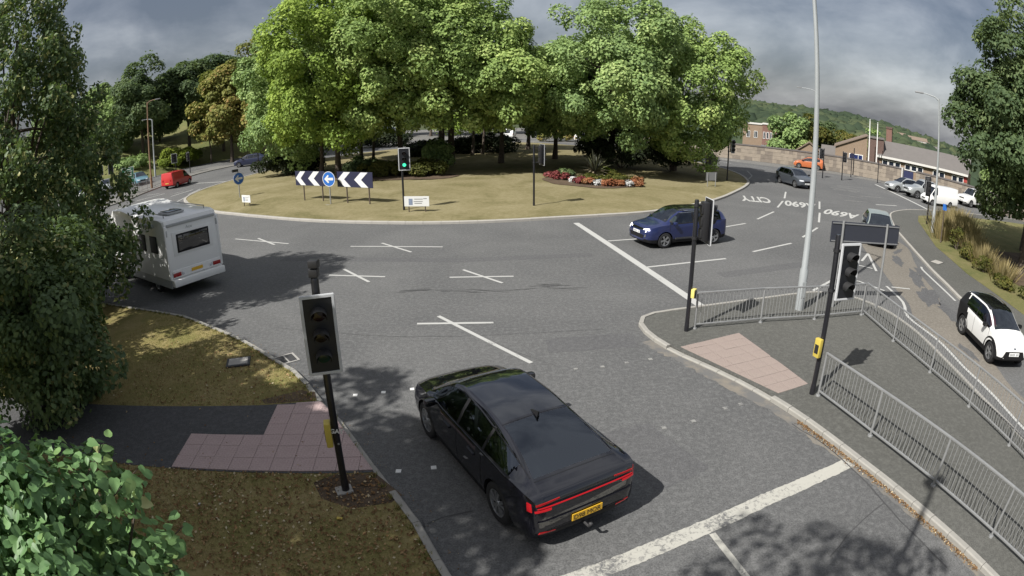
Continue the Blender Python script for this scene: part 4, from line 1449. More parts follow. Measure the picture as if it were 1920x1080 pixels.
# green flag sign far left
t = thing('direction_sign', 'green arrow shaped direction sign with white border, far left', 'road sign', (-37.6, 48.45, 0.09), R(24))
P = [(-0.95, 2.15), (-0.62, 2.72), (0.72, 2.72), (0.72, 1.58), (-0.62, 1.58)]
for nm, mt, k, y in (('panel_border', 'sign_white', 1.0, -0.01), ('panel', 'sign_green', 0.92, -0.022)):
    V = [(x * k, y, 2.15 + (z - 2.15) * k) for x, z in P] + [(x * k, y + 0.02, 2.15 + (z - 2.15) * k) for x, z in P]
    MB().add(V, [(4, 3, 2, 1, 0), (5, 6, 7, 8, 9)] + [(i, (i + 1) % 5, (i + 1) % 5 + 5, i + 5) for i in range(5)]).build(nm, mt, t)
m = MB()
for z, l in ((2.5, 0.7), (2.3, 0.9), (2.08, 0.8), (1.88, 0.85)):
    m.box((0.1, -0.0235, z), (l, 0.003, 0.075))
stuff(m.build('printed_lines', 'sign_white', t))
m = MB(); m.bbox((0.1, 0, 1.33), (1.2, 0.03, 0.34), 0.008); m.build('supplementary_plate', 'sign_green', t)
m = MB(); m.bbox((0.05, 0, 0.8), (0.9, 0.03, 0.55), 0.008); m.build('lower_panel', 'sign_grey', t)
for q in (-0.45, 0.5):
    MB().tube([(q, 0.05, -0.1), (q, 0.05, 2.6)], 0.05, 8).build('post', 'galv_dull', t, smooth=40)

# ironwork
t = thing('drain_grate', 'square iron road gully grate against the left kerb', 'drain', (-5.60, 12.50, 0.004), R(40))
m = MB(); 
for x, y, sx, sy in ((0, 0.25, 0.56, 0.05), (0, -0.25, 0.56, 0.05), (0.255, 0, 0.05, 0.45), (-0.255, 0, 0.05, 0.45), (0, 0, 0.04, 0.45)):
    m.box((x, y, 0.006), (sx, sy, 0.012))
m.build('frame', 'concrete', t)
m = MB()
for k in range(8):
    m.box((-0.2 + 0.057 * k + (0.0 if k < 4 else 0.0), 0, 0.004), (0.022, 0.44, 0.006))
m.build('grille', 'iron', t)
m = MB(); m.box((0, 0, 0.0005), (0.46, 0.44, 0.001)); m.build('opening', 'tar', t)
t = thing('inspection_cover', 'rectangular inspection cover lying in the verge grass', 'cover', (-6.72, 12.02, 0.085), R(20))
m = MB(); m.bbox((0, 0, 0.02), (0.62, 0.5, 0.06), 0.01); m.build('frame', 'iron', t)
m = MB(); m.bbox((0, 0, 0.048), (0.5, 0.38, 0.02), 0.006); m.build('lid', 'concrete', t)
t = thing('inspection_cover', 'small pale cover set in the footway beside the exit lane', 'cover', (20.1, 21.2, 0.087), R(25))
m = MB(); m.bbox((0, 0, 0.002), (0.85, 0.6, 0.010), 0.003); m.build('frame', 'iron', t)
m = MB(); m.bbox((0, 0, 0.006), (0.75, 0.5, 0.012), 0.003); m.build('lid', 'kerb_pale', t)

# ================================================================== vehicles
def pchip(xk, yk, x):
    xk, yk = np.asarray(xk, float), np.asarray(yk, float)
    h = np.diff(xk)
    d = np.diff(yk) / h
    m = np.zeros(len(xk))
    for i in range(1, len(xk) - 1):
        if d[i - 1] * d[i] > 0:
            w1, w2 = 2 * h[i] + h[i - 1], h[i] + 2 * h[i - 1]
            m[i] = (w1 + w2) / (w1 / d[i - 1] + w2 / d[i])
    m[0], m[-1] = d[0], d[-1]
    i = np.clip(np.searchsorted(xk, x, side='right') - 1, 0, len(h) - 1)
    t = (x - xk[i]) / h[i]
    return ((1 + 2 * t) * (1 - t) ** 2 * yk[i] + t * (1 - t) ** 2 * h[i] * m[i] + t * t * (3 - 2 * t) * yk[i + 1] + t * t * (t - 1) * h[i] * m[i + 1])


def wheel_meshes(r, w, style='spoke5', rim='alloy', n=5, hub=0.66):
    ty = MB()
    ri = r * hub
    ty.lathe([(ri, -w / 2 + 0.01), (r * 0.90, -w / 2), (r * 0.975, -w / 2 + 0.02), (r, -w / 2 + 0.045), (r, w / 2 - 0.045), (r * 0.975, w / 2 - 0.02), (r * 0.90, w / 2), (ri, w / 2 - 0.01)], 30, 'y', closed=True)
    tyre = ty.mesh('tyre', 'tyre', 50)
    rm = MB()
    rm.lathe([(ri * 1.0, w / 2 - 0.012), (ri * 0.93, w / 2 - 0.016), (ri * 0.90, w / 2 - 0.06)], 30, 'y', 0)
    rm.lathe([(0.001, w / 2 - 0.02), (ri * 0.2, w / 2 - 0.018), (ri * 0.24, w / 2 - 0.05)], 16, 'y', 0)
    for k in range(n):
        a = 2 * math.pi * k / n + 0.3
        spl = [0.0] if style != 'twin' else [-0.16, 0.16]
        for s in spl:
            c, sn = math.cos(a + s * 0.4), math.sin(a + s * 0.4)
            c2, s2 = math.cos(a + s * 1.5), math.sin(a + s * 1.5)
            w0, w1 = (0.035, 0.055) if style == 'twin' else (0.05, 0.095)
            p0, p1 = Vector((c * ri * 0.18, 0, sn * ri * 0.18)), Vector((c2 * ri * 0.94, 0, s2 * ri * 0.94))
            d = (p1 - p0).normalized()
            q = Vector((-d.z, 0, d.x))
            V = [p0 + q * w0 * r / 0.68, p0 - q * w0 * r / 0.68, p1 - q * w1 * r / 0.68, p1 + q * w1 * r / 0.68]
            y0, y1 = w / 2 - 0.022, w / 2 - 0.055
            VV = [(v.x, y0 - (0.0 if i < 2 else -0.004), v.z) for i, v in enumerate(V)] + [(v.x, y1, v.z) for v in V]
            rm.add(VV, [(0, 1, 2, 3), (7, 6, 5, 4), (0, 4, 5, 1), (1, 5, 6, 2), (2, 6, 7, 3), (3, 7, 4, 0)], 0)
    rm.lathe([(0.001, w / 2 - 0.07), (ri * 0.93, w / 2 - 0.07)], 24, 'y', 1)
    rimm = rm.mesh('rim', [rim, 'alloy_dark'], 40)
    return tyre, rimm


class Car:
    """lofted body: stations along x, each a row (x, zb, wb, wm, zm, wl, zl, we, ze, zc)"""

    def __init__(self, name, label, cat, front_axle, heading, rows, wb, r, tw, track, paint, side=(), front=None, rear=None, roof=None,
                 wheel='spoke5', nsp=5, rim='alloy', rear_x=None, group=None, cladding=None, roofmat=None, z0=0.0, glass='glass', axle_front=None, scale=1.0, hollow=True, detail=True, black_rear=None):
        rows = np.array(rows, float)
        h = Vector((*heading, 0)).normalized()
        self.t = t = thing(name, label, cat, (front_axle[0], front_axle[1], z0), math.atan2(h.y, h.x), group)
        t.scale = (scale,) * 3
        self.axf, self.axr = axle_front, axle_front - wb
        xs = list(np.arange(rows[0, 0], rows[-1, 0], 0.09 if detail else 0.2)) + list(rows[:4, 0]) + list(rows[-4:, 0])
        cuts = []
        for s in side:
            cuts += [s[0], s[1]]
        for s in (front, rear, roof):
            if s:
                cuts += list(s)
        xs = [x for x in xs if all(abs(x - c) > 0.025 for c in cuts)] + cuts
        xs = sorted(set(np.round(xs, 4)))
        xs = [x for i, x in enumerate(xs) if i == 0 or x - xs[i - 1] > 0.004]
        xs = np.array(xs)
        C = [pchip(rows[:, 0], rows[:, k], xs) for k in range(1, 10)]
        V = []
        ring = 26
        for i, x in enumerate(xs):
            zb, wb_, wm, zm, wl_, zl, we, ze, zc = (c[i] for c in C)
            H = [(0, zb), (wb_ * 0.6, zb), (wb_, zb + 0.03), (wb_ + (wm - wb_) * 0.75, zb + (zm - zb) * 0.45), (wm, zm), (wm + (wl_ - wm) * 0.38, zm + (zl - zm) * 0.6), (wl_, zl)]
            L = lambda f, b=0.0: (wl_ + (we - wl_) * f + b, zl + (ze - zl) * f)
            H += [L(0.08, -0.012), L(0.52, 0.012 * min(1, max(0, (ze - zl) / 0.3))), L(0.90), L(1.0)]
            H += [(we * 0.92, ze + (zc - ze) * 0.36), (we * 0.55, ze + (zc - ze) * 0.80), (0, zc)]
            full = H + [(-y, z) for y, z in H[-2:0:-1]]
            V += [(x, y, z) for y, z in full]
        F, MI = [], []
        glassn = []
        for s in side:
            glassn += [('side_window', s)] * 2
        ids = {}
        for i in range(len(xs) - 1):
            xm = (xs[i] + xs[i + 1]) / 2
            for k in range(ring):
                k2 = (k + 1) % ring
                mi = 0
                kk = k if k < 13 else 25 - k      # same band on both sides
                left = k < 13
                if kk in (7, 8):
                    for j, s in enumerate(side):
                        if s[0] < xm < s[1]:
                            mi = 10 + 2 * j + (0 if left else 1)
                elif kk in (11, 12):
                    if front and front[0] < xm < front[1]:
                        mi = 2
                    elif rear and rear[0] < xm < rear[1]:
                        mi = 3
                    elif roof and roof[0] < xm < roof[1]:
                        mi = 4
                    elif roofmat and side and side[0][0] - 0.25 < xm < front[0]:
                        mi = 5
                elif kk in (10,) and roofmat and side and side[0][0] - 0.25 < xm < front[0]:
                    mi = 5
                elif kk in (6, 9) and side and side[0][0] - 0.05 < xm < side[-1][1] + 0.05 and kk == 6:
                    mi = 1
                if cladding and kk <= cladding:
                    mi = 1
                if kk <= 1:
                    mi = 1
                if black_rear is not None and kk <= 9 and xm < black_rear - 0.10 * abs(kk - 4):
                    mi = 1 if mi < 2 else mi
                # pillars between the side panes are black
                if kk in (7, 8) and mi == 0 and side and side[0][0] < xm < side[-1][1]:
                    mi = 1
                F.append((i * ring + k, (i + 1) * ring + k, (i + 1) * ring + k2, i * ring + k2))
                MI.append(mi)
        F.append(tuple(range(ring)))
        MI.append(0 if not cladding else 0)
        F.append(tuple((len(xs) - 1) * ring + k for k in range(ring - 1, -1, -1)))
        MI.append(0)
        nm = 12 + 2 * len(side)
        me = bpy.data.meshes.new('body')
        me.from_pydata(V, [], F)
        mats = [paint, 'trim_black', glass, glass, 'glass_dark', roofmat or paint] + [glass] * (nm - 6)
        for m_ in mats:
            me.materials.append(M(m_))
        me.polygons.foreach_set('material_index', MI)
        # wheel arches cut out of the closed shell
        bo = bpy.data.objects.new('body', me)
        COL.objects.link(bo)
        cut = MB()
        Wm = rows[:, 3].max()
        for ax in (self.axf, self.axr):
            for s in (-1, 1):
                cut.lathe([(0.0005, s * (Wm - tw - 0.14)), (r + 0.055, s * (Wm - tw - 0.14)), (r + 0.055, s * (Wm + 0.3)), (0.0005, s * (Wm + 0.3))][::-s], 32, 'y', 1, (ax, 0, r * 0.98))
        cm = bpy.data.meshes.new('cut')
        cm.from_pydata(cut.v, [], cut.f)
        bmc = bmesh.new(); bmc.from_mesh(cm)
        bmesh.ops.remove_doubles(bmc, verts=bmc.verts, dist=0.002)
        bmesh.ops.recalc_face_normals(bmc, faces=bmc.faces)
        bmc.to_mesh(cm); bmc.free()
        for m_ in mats:
            cm.materials.append(M(m_))
        cm.polygons.foreach_set('material_index', [1] * len(cm.polygons))
        co = bpy.data.objects.new('cut', cm)
        COL.objects.link(co)
        bmb = bmesh.new(); bmb.from_mesh(me)
        bmesh.ops.recalc_face_normals(bmb, faces=bmb.faces)
        bmb.to_mesh(me); bmb.free()
        md = bo.modifiers.new('b', 'BOOLEAN')
        md.operation, md.object, md.solver = 'DIFFERENCE', co, 'EXACT'
        dg = bpy.context.evaluated_depsgraph_get()
        dg.update()
        out = bpy.data.meshes.new_from_object(bo.evaluated_get(dg))
        bpy.data.objects.remove(co)
        bo.modifiers.clear()
        out.name = 'body'
        self.bvh = BVHTree.FromPolygons([v.co.copy() for v in out.vertices], [tuple(p.vertices) for p in out.polygons])
        # panes leave the shell as parts of their own
        groups = {}
        for p in out.polygons:
            if p.material_index == 2 or p.material_index == 3 or p.material_index == 4 or p.material_index >= 10:
                groups.setdefault(p.material_index, []).append(tuple(p.vertices))
        names = {2: 'windscreen', 3: 'rear_window', 4: 'roof_panel'}
        vco = [v.co.copy() for v in out.vertices]
        for mi, fs in groups.items():
            used = sorted({v for f in fs for v in f})
            mp = {v: i for i, v in enumerate(used)}
            gm = bpy.data.meshes.new('pane')
            gm.from_pydata([vco[v] for v in used], [], [tuple(mp[v] for v in f) for f in fs])
            gm.materials.append(M('glass_dark' if mi == 4 else glass))
            gm.polygons.foreach_set('use_smooth', [True] * len(gm.polygons))
            obj(names.get(mi, 'side_window'), gm, t)
        bm = bmesh.new(); bm.from_mesh(out)
        dele = [f for f in bm.faces if f.material_index in (2, 3, 4) or f.material_index >= 10]
        bmesh.ops.delete(bm, geom=dele, context='FACES')
        bm.to_mesh(out); bm.free()
        out.polygons.foreach_set('use_smooth', [True] * len(out.polygons))
        out.set_sharp_from_angle(angle=R(42))
        bo.data = out
        bo.parent = t
        self.body = bo
        bpy.data.meshes.remove(me)
        # wheels
        ty, rm = wheel_meshes(r, tw, wheel, rim, nsp)
        for ax in (self.axf, self.axr):
            for s in (1, -1):
                w_ = obj('wheel', ty, t)
                w_.location = (ax, s * (track / 2), r)
                w_.rotation_euler = (0, random.uniform(0, 1.2), 0 if s > 0 else math.pi)
                obj('rim', rm, w_)
        # cabin
        if side and hollow:
            x0, x1 = side[0][0], side[-1][1]
            fl = MB()
            wl0 = float(pchip(rows[:, 0], rows[:, 5], np.array([(x0 + x1) / 2]))[0]) - 0.08
            zl0 = float(pchip(rows[:, 0], rows[:, 6], np.array([(x0 + x1) / 2]))[0])
            fl.box(((x0 + x1) / 2, 0, zl0 - 0.42), (x1 - x0 + 0.5, wl0 * 2, 0.03))
            fl.build('cabin_floor', 'cabin', t)
            MB().bbox((x1 - 0.1, 0, zl0 - 0.15), (0.4, wl0 * 1.9, 0.22), 0.05).build('dashboard', 'cabin', t, smooth=40)
            for sx, sy in ((x1 - 0.95, 0.36), (x1 - 0.95, -0.36), (x1 - 1.85, 0.36), (x1 - 1.85, -0.36)):
                if sx - 0.3 < x0 + 0.45:
                    continue
                s_ = MB()
                s_.bbox((sx - 0.22, sy, zl0 - 0.02), (0.14, 0.46, 0.62), 0.05, 0, Matrix.Rotation(-0.16, 3, 'Y'))
                s_.bbox((sx - 0.29, sy, zl0 + (0.30 if sx > x1 - 1.2 else 0.22)), (0.09, 0.24, 0.16), 0.035)
                s_.bbox((sx, sy, zl0 - 0.30), (0.5, 0.46, 0.14), 0.04)
                s_.build('seat', 'seat_cloth', t, smooth=40)

    def patch(self, name, axis, quad, mat, off=0.006, n=(8, 4), parent=None, thick=True):
        """a panel laid on the shell: quad in plane coordinates, projected along the axis"""
        q = [Vector(p) for p in quad]
        V, nx, ny = [], n[0], n[1]
        for j in range(ny + 1):
            for i in range(nx + 1):
                u, v = i / nx, j / ny
                p = q[0] * (1 - u) * (1 - v) + q[1] * u * (1 - v) + q[2] * u * v + q[3] * (1 - u) * v
                if axis in 'FR':
                    s = 1 if axis == 'F' else -1
                    o_, d_ = Vector((s * 6, p.x, p.y)), Vector((-s, 0, 0))
                elif axis in 'LQ':
                    s = 1 if axis == 'L' else -1
                    o_, d_ = Vector((p.x, s * 3, p.y)), Vector((0, -s, 0))
                else:
                    o_, d_ = Vector((p.x, p.y, 4)), Vector((0, 0, -1))
                hit = self.bvh.ray_cast(o_, d_)
                if hit[0] is None:
                    hit = self.bvh.find_nearest(o_ + d_ * ((o_.length) - 0.8))
                V.append(hit[0] - d_ * off)
        F = []
        for j in range(ny):
            for i in range(nx):
                a = j * (nx + 1) + i
                F.append((a, a + 1, a + nx + 2, a + nx + 1))
        nv = len(V)
        if axis in 'FR':
            back = Vector((-1 if axis == 'F' else 1, 0, 0))
        elif axis in 'LQ':
            back = Vector((0, -1 if axis == 'L' else 1, 0))
        else:
            back = Vector((0, 0, -1))
        V2 = [v + back * (off + 0.02) for v in V]
        rim = [i for i in range(nx + 1)] + [(j + 1) * (nx + 1) - 1 for j in range(1, ny + 1)] + [ny * (nx + 1) + i for i in range(nx - 1, -1, -1)] + [j * (nx + 1) for j in range(ny - 1, 0, -1)]
        Fs = [(rim[k], rim[(k + 1) % len(rim)], rim[(k + 1) % len(rim)] + nv, rim[k] + nv) for k in range(len(rim))]
        m = MB().add(V + V2, F + Fs)
        me = m.mesh(name, mat, 40)
        bm = bmesh.new(); bm.from_mesh(me); bmesh.ops.recalc_face_normals(bm, faces=bm.faces); bm.to_mesh(me); bm.free()
        return obj(name, me, parent or self.t)

    def both(self, name, quad, mat, off=0.006, n=(8, 3)):
        self.patch(name, 'L', quad, mat, off, n)
        self.patch(name, 'Q', quad, mat, off, n)

    def mirrors(self, x, y, z, mat, s=(0.14, 0.2, 0.13)):
        for sd in (1, -1):
            m = MB()
            m.bbox((x, sd * (y + 0.07), z), s, 0.045)
            m.box((x + 0.02, sd * (y - 0.04), z - 0.045), (0.06, 0.12, 0.03))
            m.build('door_mirror', mat, self.t, smooth=45)

    def plate(self, axis, x, z, text, mat, w=0.52, h=0.115, tilt=0.0, y=0.0):
        s = 1 if axis == 'F' else -1
        m = MB(); m.bbox((0, 0, 0), (0.012, w, h), 0.004)
        o = m.build('number_plate', mat, self.t)
        hit = self.bvh.ray_cast(Vector((s * 6, y, z)), Vector((-s, 0, 0)))
        o.location = (hit[0].x + s * 0.016, y, z)
        o.rotation_euler = (0, tilt, 0)
        if text:
            me = text_mesh('plate_lettering', text, 0.1, 'ink')
            xs = [v.co.x for v in me.vertices]; ys = [v.co.y for v in me.vertices]
            kx, ky = w * 0.88 / (max(xs) - min(xs)), h * 0.68 / (max(ys) - min(ys))
            cx_, cy_ = (max(xs) + min(xs)) / 2, (max(ys) + min(ys)) / 2
            for v in me.vertices:
                v.co = Vector(((v.co.x - cx_) * kx, (v.co.y - cy_) * ky, 0))
            q = stuff(obj('plate_lettering', me, o))
            q.location = (s * 0.0085, 0, 0)
            q.rotation_euler = (R(90), 0, R(90) * s)
        else:
            q = MB()
            for k in range(7):
                if k != 4:
                    q.box((s * 0.0075, -w * 0.38 + k * w * 0.127, 0), (0.002, w * 0.075, h * 0.6))
            stuff(q.build('plate_lettering', 'sign_grey', o))
        return o


# ---- the black fastback in the foreground
bc = np.array([-0.855, 8.05]) + np.array([0.872, 0.49]) * 0.83     # middle of the wheelbase
hd = np.array([-0.49, 0.872])
cc = bc - hd * 0.05
ROWS = [(-2.303, .40, .66, .70, .55, .68, .78, .60, .82, .84), (-2.27, .31, .78, .84, .58, .81, .93, .70, .975, .985), (-2.20, .27, .82, .885, .60, .86, 1.0, .73, 1.03, 1.04), (-2.05, .23, .85, .915, .62, .885, 1.02, .73, 1.055, 1.07),
        (-1.9, .22, .86, .92, .62, .89, 1.02, .71, 1.09, 1.115), (-1.5, .20, .87, .925, .61, .90, 1.01, .645, 1.225, 1.26), (-0.9, .19, .87, .925, .6, .90, .99, .60, 1.365, 1.41), (-0.3, .18, .87, .92, .6, .90, .975, .595, 1.425, 1.468),
        (0.2, .18, .87, .92, .6, .90, .96, .595, 1.425, 1.47), (0.6, .18, .87, .92, .6, .90, .95, .605, 1.375, 1.43), (1.0, .18, .87, .92, .6, .89, .945, .665, 1.19, 1.245), (1.35, .18, .87, .92, .6, .885, .94, .775, .985, 1.04),
        (1.5, .19, .87, .92, .6, .87, .925, .76, .95, .99), (1.9, .2, .86, .91, .58, .835, .85, .68, .885, .915), (2.12, .22, .80, .86, .55, .765, .775, .60, .81, .84), (2.25, .26, .68, .74, .52, .64, .69, .5, .72, .74), (2.303, .33, .52, .57, .5, .5, .60, .4, .62, .63)]
B = Car('black_car', 'glossy black fastback car in the foreground with yellow rear plate', 'car', tuple(cc), hd, ROWS, 2.74, .345, .235, 1.60, 'paint_black',
        side=[(-1.62, -0.86), (-0.80, 0.02), (0.10, 1.14)], front=(0.62, 1.34), rear=(-1.93, -0.93), roof=(-0.86, 0.52), wheel='twin', nsp=5, rim='alloy', axle_front=1.42)
B.patch('light_bar', 'R', [(-0.80, .853), (0.80, .853), (0.80, .866), (-0.80, .866)], 'tail_lit', 0.012, (24, 1))
for s in (1, -1):
    B.patch('tail_lamp', 'R', [(s * 0.835, .80), (s * 0.60, .805), (s * 0.60, .835), (s * 0.835, .83)], 'tail_lit', 0.014, (8, 1))
    B.patch('tail_lamp', 'R', [(s * 0.82, .90), (s * 0.46, .93), (s * 0.46, .945), (s * 0.82, .93)], 'tail_red', 0.012, (8, 1))
    B.patch('tail_lamp', 'L' if s > 0 else 'Q', [(-2.235, .80), (-2.16, .80), (-2.14, .93), (-2.215, .93)], 'tail_lit', 0.008, (3, 4))
    B.patch('rear_reflector', 'R', [(s * 0.78, .405), (s * 0.52, .385), (s * 0.52, .41), (s * 0.76, .43)], 'tail_red', 0.012, (6, 1))
    B.patch('headlamp', 'F', [(s * 0.42, .66), (s * 0.70, .66), (s * 0.72, .72), (s * 0.44, .71)], 'headlamp', 0.01, (8, 3))
B.patch('bumper_insert', 'R', [(-0.62, .33), (0.62, .33), (0.66, .44), (-0.66, .44)], 'trim_black', 0.008, (14, 3))
B.patch('bumper_crease', 'R', [(-0.80, .62), (0.80, .62), (0.80, .635), (-0.80, .635)], 'paint_black', 0.02, (20, 1))
B.plate('R', -2.3, .505, 'D98 MOR', 'plate_yellow', 0.52, 0.12)
B.both('sill_trim', [(-0.9, .225), (0.98, .225), (0.98, .30), (-0.9, .30)], 'trim_black', 0.01, (10, 1))
for x in (0.04, -0.84, 1.16):
    B.both('door_gap', [(x, .36), (x + 0.012, .36), (x + 0.012, .93), (x, .93)], 'trim_black', 0.002, (1, 8))
for x in (-0.62, 0.28):
    B.both('door_handle', [(x, .80), (x + 0.22, .805), (x + 0.22, .835), (x, .83)], 'paint_black', 0.028, (5, 2))
B.both('waist_trim', [(-1.6, 1.0), (1.1, .955), (1.1, .968), (-1.6, 1.013)], 'trim_gloss', 0.008, (20, 1))
B.patch('roof_gap', 'T', [(-0.915, -0.57), (-0.895, -0.57), (-0.895, 0.57), (-0.915, 0.57)], 'trim_gloss', 0.004, (1, 14))
B.patch('roof_gap', 'T', [(0.56, -0.57), (0.58, -0.57), (0.58, 0.57), (0.56, 0.57)], 'trim_gloss', 0.004, (1, 14))
B.patch('boot_gap', 'T', [(-1.99, -0.68), (-1.975, -0.68), (-1.975, 0.68), (-1.99, 0.68)], 'trim_gloss', 0.003, (1, 14))
for s in (1, -1):
    B.patch('bonnet_gap', 'T', [(1.30, s * 0.70), (2.0, s * 0.62), (2.0, s * 0.635), (1.30, s * 0.715)], 'trim_gloss', 0.003, (10, 1))
    B.patch('roof_edge_trim', 'T', [(-1.9, s * 0.685), (0.6, s * 0.585), (0.6, s * 0.60), (-1.9, s * 0.70)], 'trim_gloss', 0.006, (24, 1))
B.mirrors(0.92, 0.93, 1.0, 'paint_black')
m = MB()
m.add([(-0.98, -0.025, 1.37), (-0.98, 0.025, 1.37), (-0.72, 0.018, 1.41), (-0.72, -0.018, 1.41), (-1.0, -0.008, 1.49), (-1.0, 0.008, 1.49)], [(0, 3, 4), (1, 5, 2), (3, 2, 5, 4), (0, 4, 5, 1), (0, 1, 2, 3)])
m.build('roof_aerial', 'trim_black', B.t)
m = MB(); m.tube([(-2.15, 0.02, .30), (-2.40, 0.02, .30), (-2.44, 0.02, .36)], 0.022, 8); m.lathe([(0.001, 0.40), (0.03, 0.385), (0.03, 0.36), (0.001, 0.35)], 10, 'z', 0, (-2.44, 0.02, 0)); m.build('tow_bar', 'iron', B.t, smooth=40)

# ---- blue crossover waiting at the stop line
SUV = [(-2.105, .40, .62, .66, .60, .64, .95, .55, 1.0, 1.03), (-2.07, .33, .76, .80, .62, .78, 1.06, .62, 1.16, 1.2), (-1.95, .26, .82, .86, .64, .84, 1.09, .62, 1.33, 1.37), (-1.6, .22, .84, .885, .65, .865, 1.08, .61, 1.49, 1.53), (-0.9, .20, .84, .885, .64, .865, 1.05, .61, 1.545, 1.59),
       (-0.1, .2, .84, .885, .63, .865, 1.02, .61, 1.555, 1.605), (0.35, .2, .84, .885, .63, .865, 1.005, .615, 1.51, 1.565), (0.75, .2, .84, .885, .63, .86, .995, .655, 1.32, 1.39), (1.15, .2, .84, .885, .63, .855, .985, .755, 1.06, 1.13), (1.28, .2, .84, .885, .62, .85, .975, .76, 1.0, 1.06),
       (1.6, .21, .84, .88, .62, .83, .93, .70, .965, 1.005), (1.88, .23, .80, .85, .60, .78, .86, .62, .91, .935), (2.03, .26, .70, .75, .58, .68, .77, .54, .82, .84), (2.105, .33, .55, .60, .56, .56, .66, .45, .70, .715)]
sh = np.array([-0.947, -0.32]); sl = np.array([0.32, -0.947])
fc = np.array([6.42, 23.2]) - sl * 0.86 - sh * 1.20
S = Car('crossover_car', 'dark blue crossover with white headlamps waiting at the stop line', 'car', tuple(fc), sh, SUV, 2.6, .335, .215, 1.53, 'paint_blue',
        side=[(-1.72, -1.22), (-1.12, -0.24), (-0.16, 0.98)], front=(0.37, 1.16), rear=(-2.02, -1.62), wheel='spoke5', nsp=5, axle_front=1.22, cladding=2, roofmat='trim_gloss')
for s in (1, -1):
    S.patch('headlamp', 'F', [(s * 0.44, .78), (s * 0.74, .80), (s * 0.72, .86), (s * 0.46, .83)], 'headlamp_lit', 0.012, (8, 3))
    S.patch('daylight_strip', 'F', [(s * 0.62, .70), (s * 0.66, .70), (s * 0.68, .79), (s * 0.64, .79)], 'headlamp_lit', 0.014, (2, 3))
    S.patch('fog_trim', 'F', [(s * 0.60, .50), (s * 0.66, .50), (s * 0.68, .62), (s * 0.62, .62)], 'chrome', 0.012, (2, 3))
    S.patch('tail_lamp', 'R', [(s * 0.50, .90), (s * 0.76, .90), (s * 0.76, 1.02), (s * 0.50, 1.0)], 'tail_red', 0.01, (5, 3))
S.patch('grille', 'F', [(-0.42, .76), (0.42, .76), (0.44, .84), (-0.44, .84)], 'trim_gloss', 0.01, (10, 3))
S.patch('lower_grille', 'F', [(-0.5, .42), (0.5, .42), (0.55, .58), (-0.55, .58)], 'trim_black', 0.008, (10, 3))
S.plate('F', 2.1, .66, None, 'plate_white')
S.both('roof_rail', [(-1.7, 1.50), (0.3, 1.52), (0.3, 1.545), (-1.7, 1.53)], 'chrome', 0.02, (16, 1))
S.both('window_trim', [(-1.7, 1.485), (0.55, 1.43), (0.56, 1.45), (-1.7, 1.505)], 'chrome', 0.01, (16, 1))
for x in (-0.22, -1.16, 1.0):
    S.both('door_gap', [(x, .42), (x + 0.014, .42), (x + 0.014, .98), (x, .98)], 'trim_black', 0.002, (1, 8))
S.both('door_moulding', [(-1.0, .36), (0.95, .36), (0.95, .44), (-1.0, .44)], 'plastic_grey', 0.014, (8, 2))
S.mirrors(0.80, 0.88, 1.06, 'paint_blue')

# ---- white small car leaving on the exit lane
AY = [(-1.85, .42, .58, .62, .60, .62, .92, .52, 1.0, 1.03), (-1.82, .34, .74, .78, .62, .76, 1.02, .60, 1.14, 1.18), (-1.70, .27, .80, .84, .64, .82, 1.05, .60, 1.30, 1.34), (-1.4, .23, .82, .86, .65, .84, 1.05, .59, 1.44, 1.48), (-0.8, .2, .82, .86, .64, .84, 1.03, .585, 1.47, 1.52),
      (-0.1, .2, .82, .86, .63, .84, 1.0, .585, 1.465, 1.525), (0.3, .2, .82, .86, .63, .84, .985, .60, 1.40, 1.465), (0.7, .2, .82, .86, .63, .835, .975, .65, 1.19, 1.27), (1.05, .2, .82, .86, .62, .825, .96, .74, 1.0, 1.07), (1.2, .21, .82, .86, .62, .81, .94, .72, .97, 1.01),
      (1.5, .23, .80, .84, .60, .76, .86, .62, .90, .93), (1.70, .27, .72, .76, .58, .68, .77, .54, .80, .82), (1.82, .31, .60, .64, .55, .58, .66, .46, .69, .70), (1.85, .36, .52, .56, .52, .52, .60, .4, .62, .63)]
ah = np.array([-0.26, -0.965]); al = np.array([0.965, -0.26])
ac = np.array([13.98, 11.90]) + al * 0.74
A = Car('small_car', 'white and black two tone small car on the exit lane at right', 'car', tuple(ac), ah, AY, 2.40, .335, .195, 1.50, 'paint_white',
        side=[(-1.15, -0.32), (-0.26, 0.86)], front=(0.32, 1.07), rear=(-1.78, -1.42), wheel='spoke5', nsp=5, axle_front=1.2, cladding=2, roofmat='trim_gloss', black_rear=-0.85, scale=0.94)
for s in (1, -1):
    A.patch('headlamp', 'F', [(s * 0.44, .70), (s * 0.62, .68), (s * 0.68, .84), (s * 0.60, .86)], 'headlamp', 0.012, (5, 5))
    A.patch('tail_lamp', 'R', [(s * 0.55, .85), (s * 0.74, .85), (s * 0.74, 1.05), (s * 0.6, 1.05)], 'tail_red', 0.01, (3, 4))
    for ax in (1.2, -1.2):
        arc = MB()
        V = []
        for k in range(17):
            a = math.pi * k / 16 * 1.04 - 0.03
            for rr in (.385, .50):
                x, z = ax + rr * math.cos(a), .33 + rr * math.sin(a)
                hit = A.bvh.ray_cast(Vector((x, s * 3, z)), Vector((0, -s, 0)))
                V.append((x, (hit[0].y if hit[0] and abs(hit[0].y) > 0.6 else s * 0.84) + s * 0.008, z))
        arc.add(V, [(2 * k, 2 * k + 1, 2 * k + 3, 2 * k + 2) for k in range(16)])
        arc.build('arch_cladding', 'trim_black', A.t)
A.patch('grille', 'F', [(-0.62, .36), (0.62, .36), (0.46, .62), (-0.46, .62)], 'trim_black', 0.01, (10, 4))
A.patch('badge', 'F', [(-0.06, .685), (0.06, .685), (0.05, .73), (-0.05, .73)], 'chrome', 0.014, (2, 2))
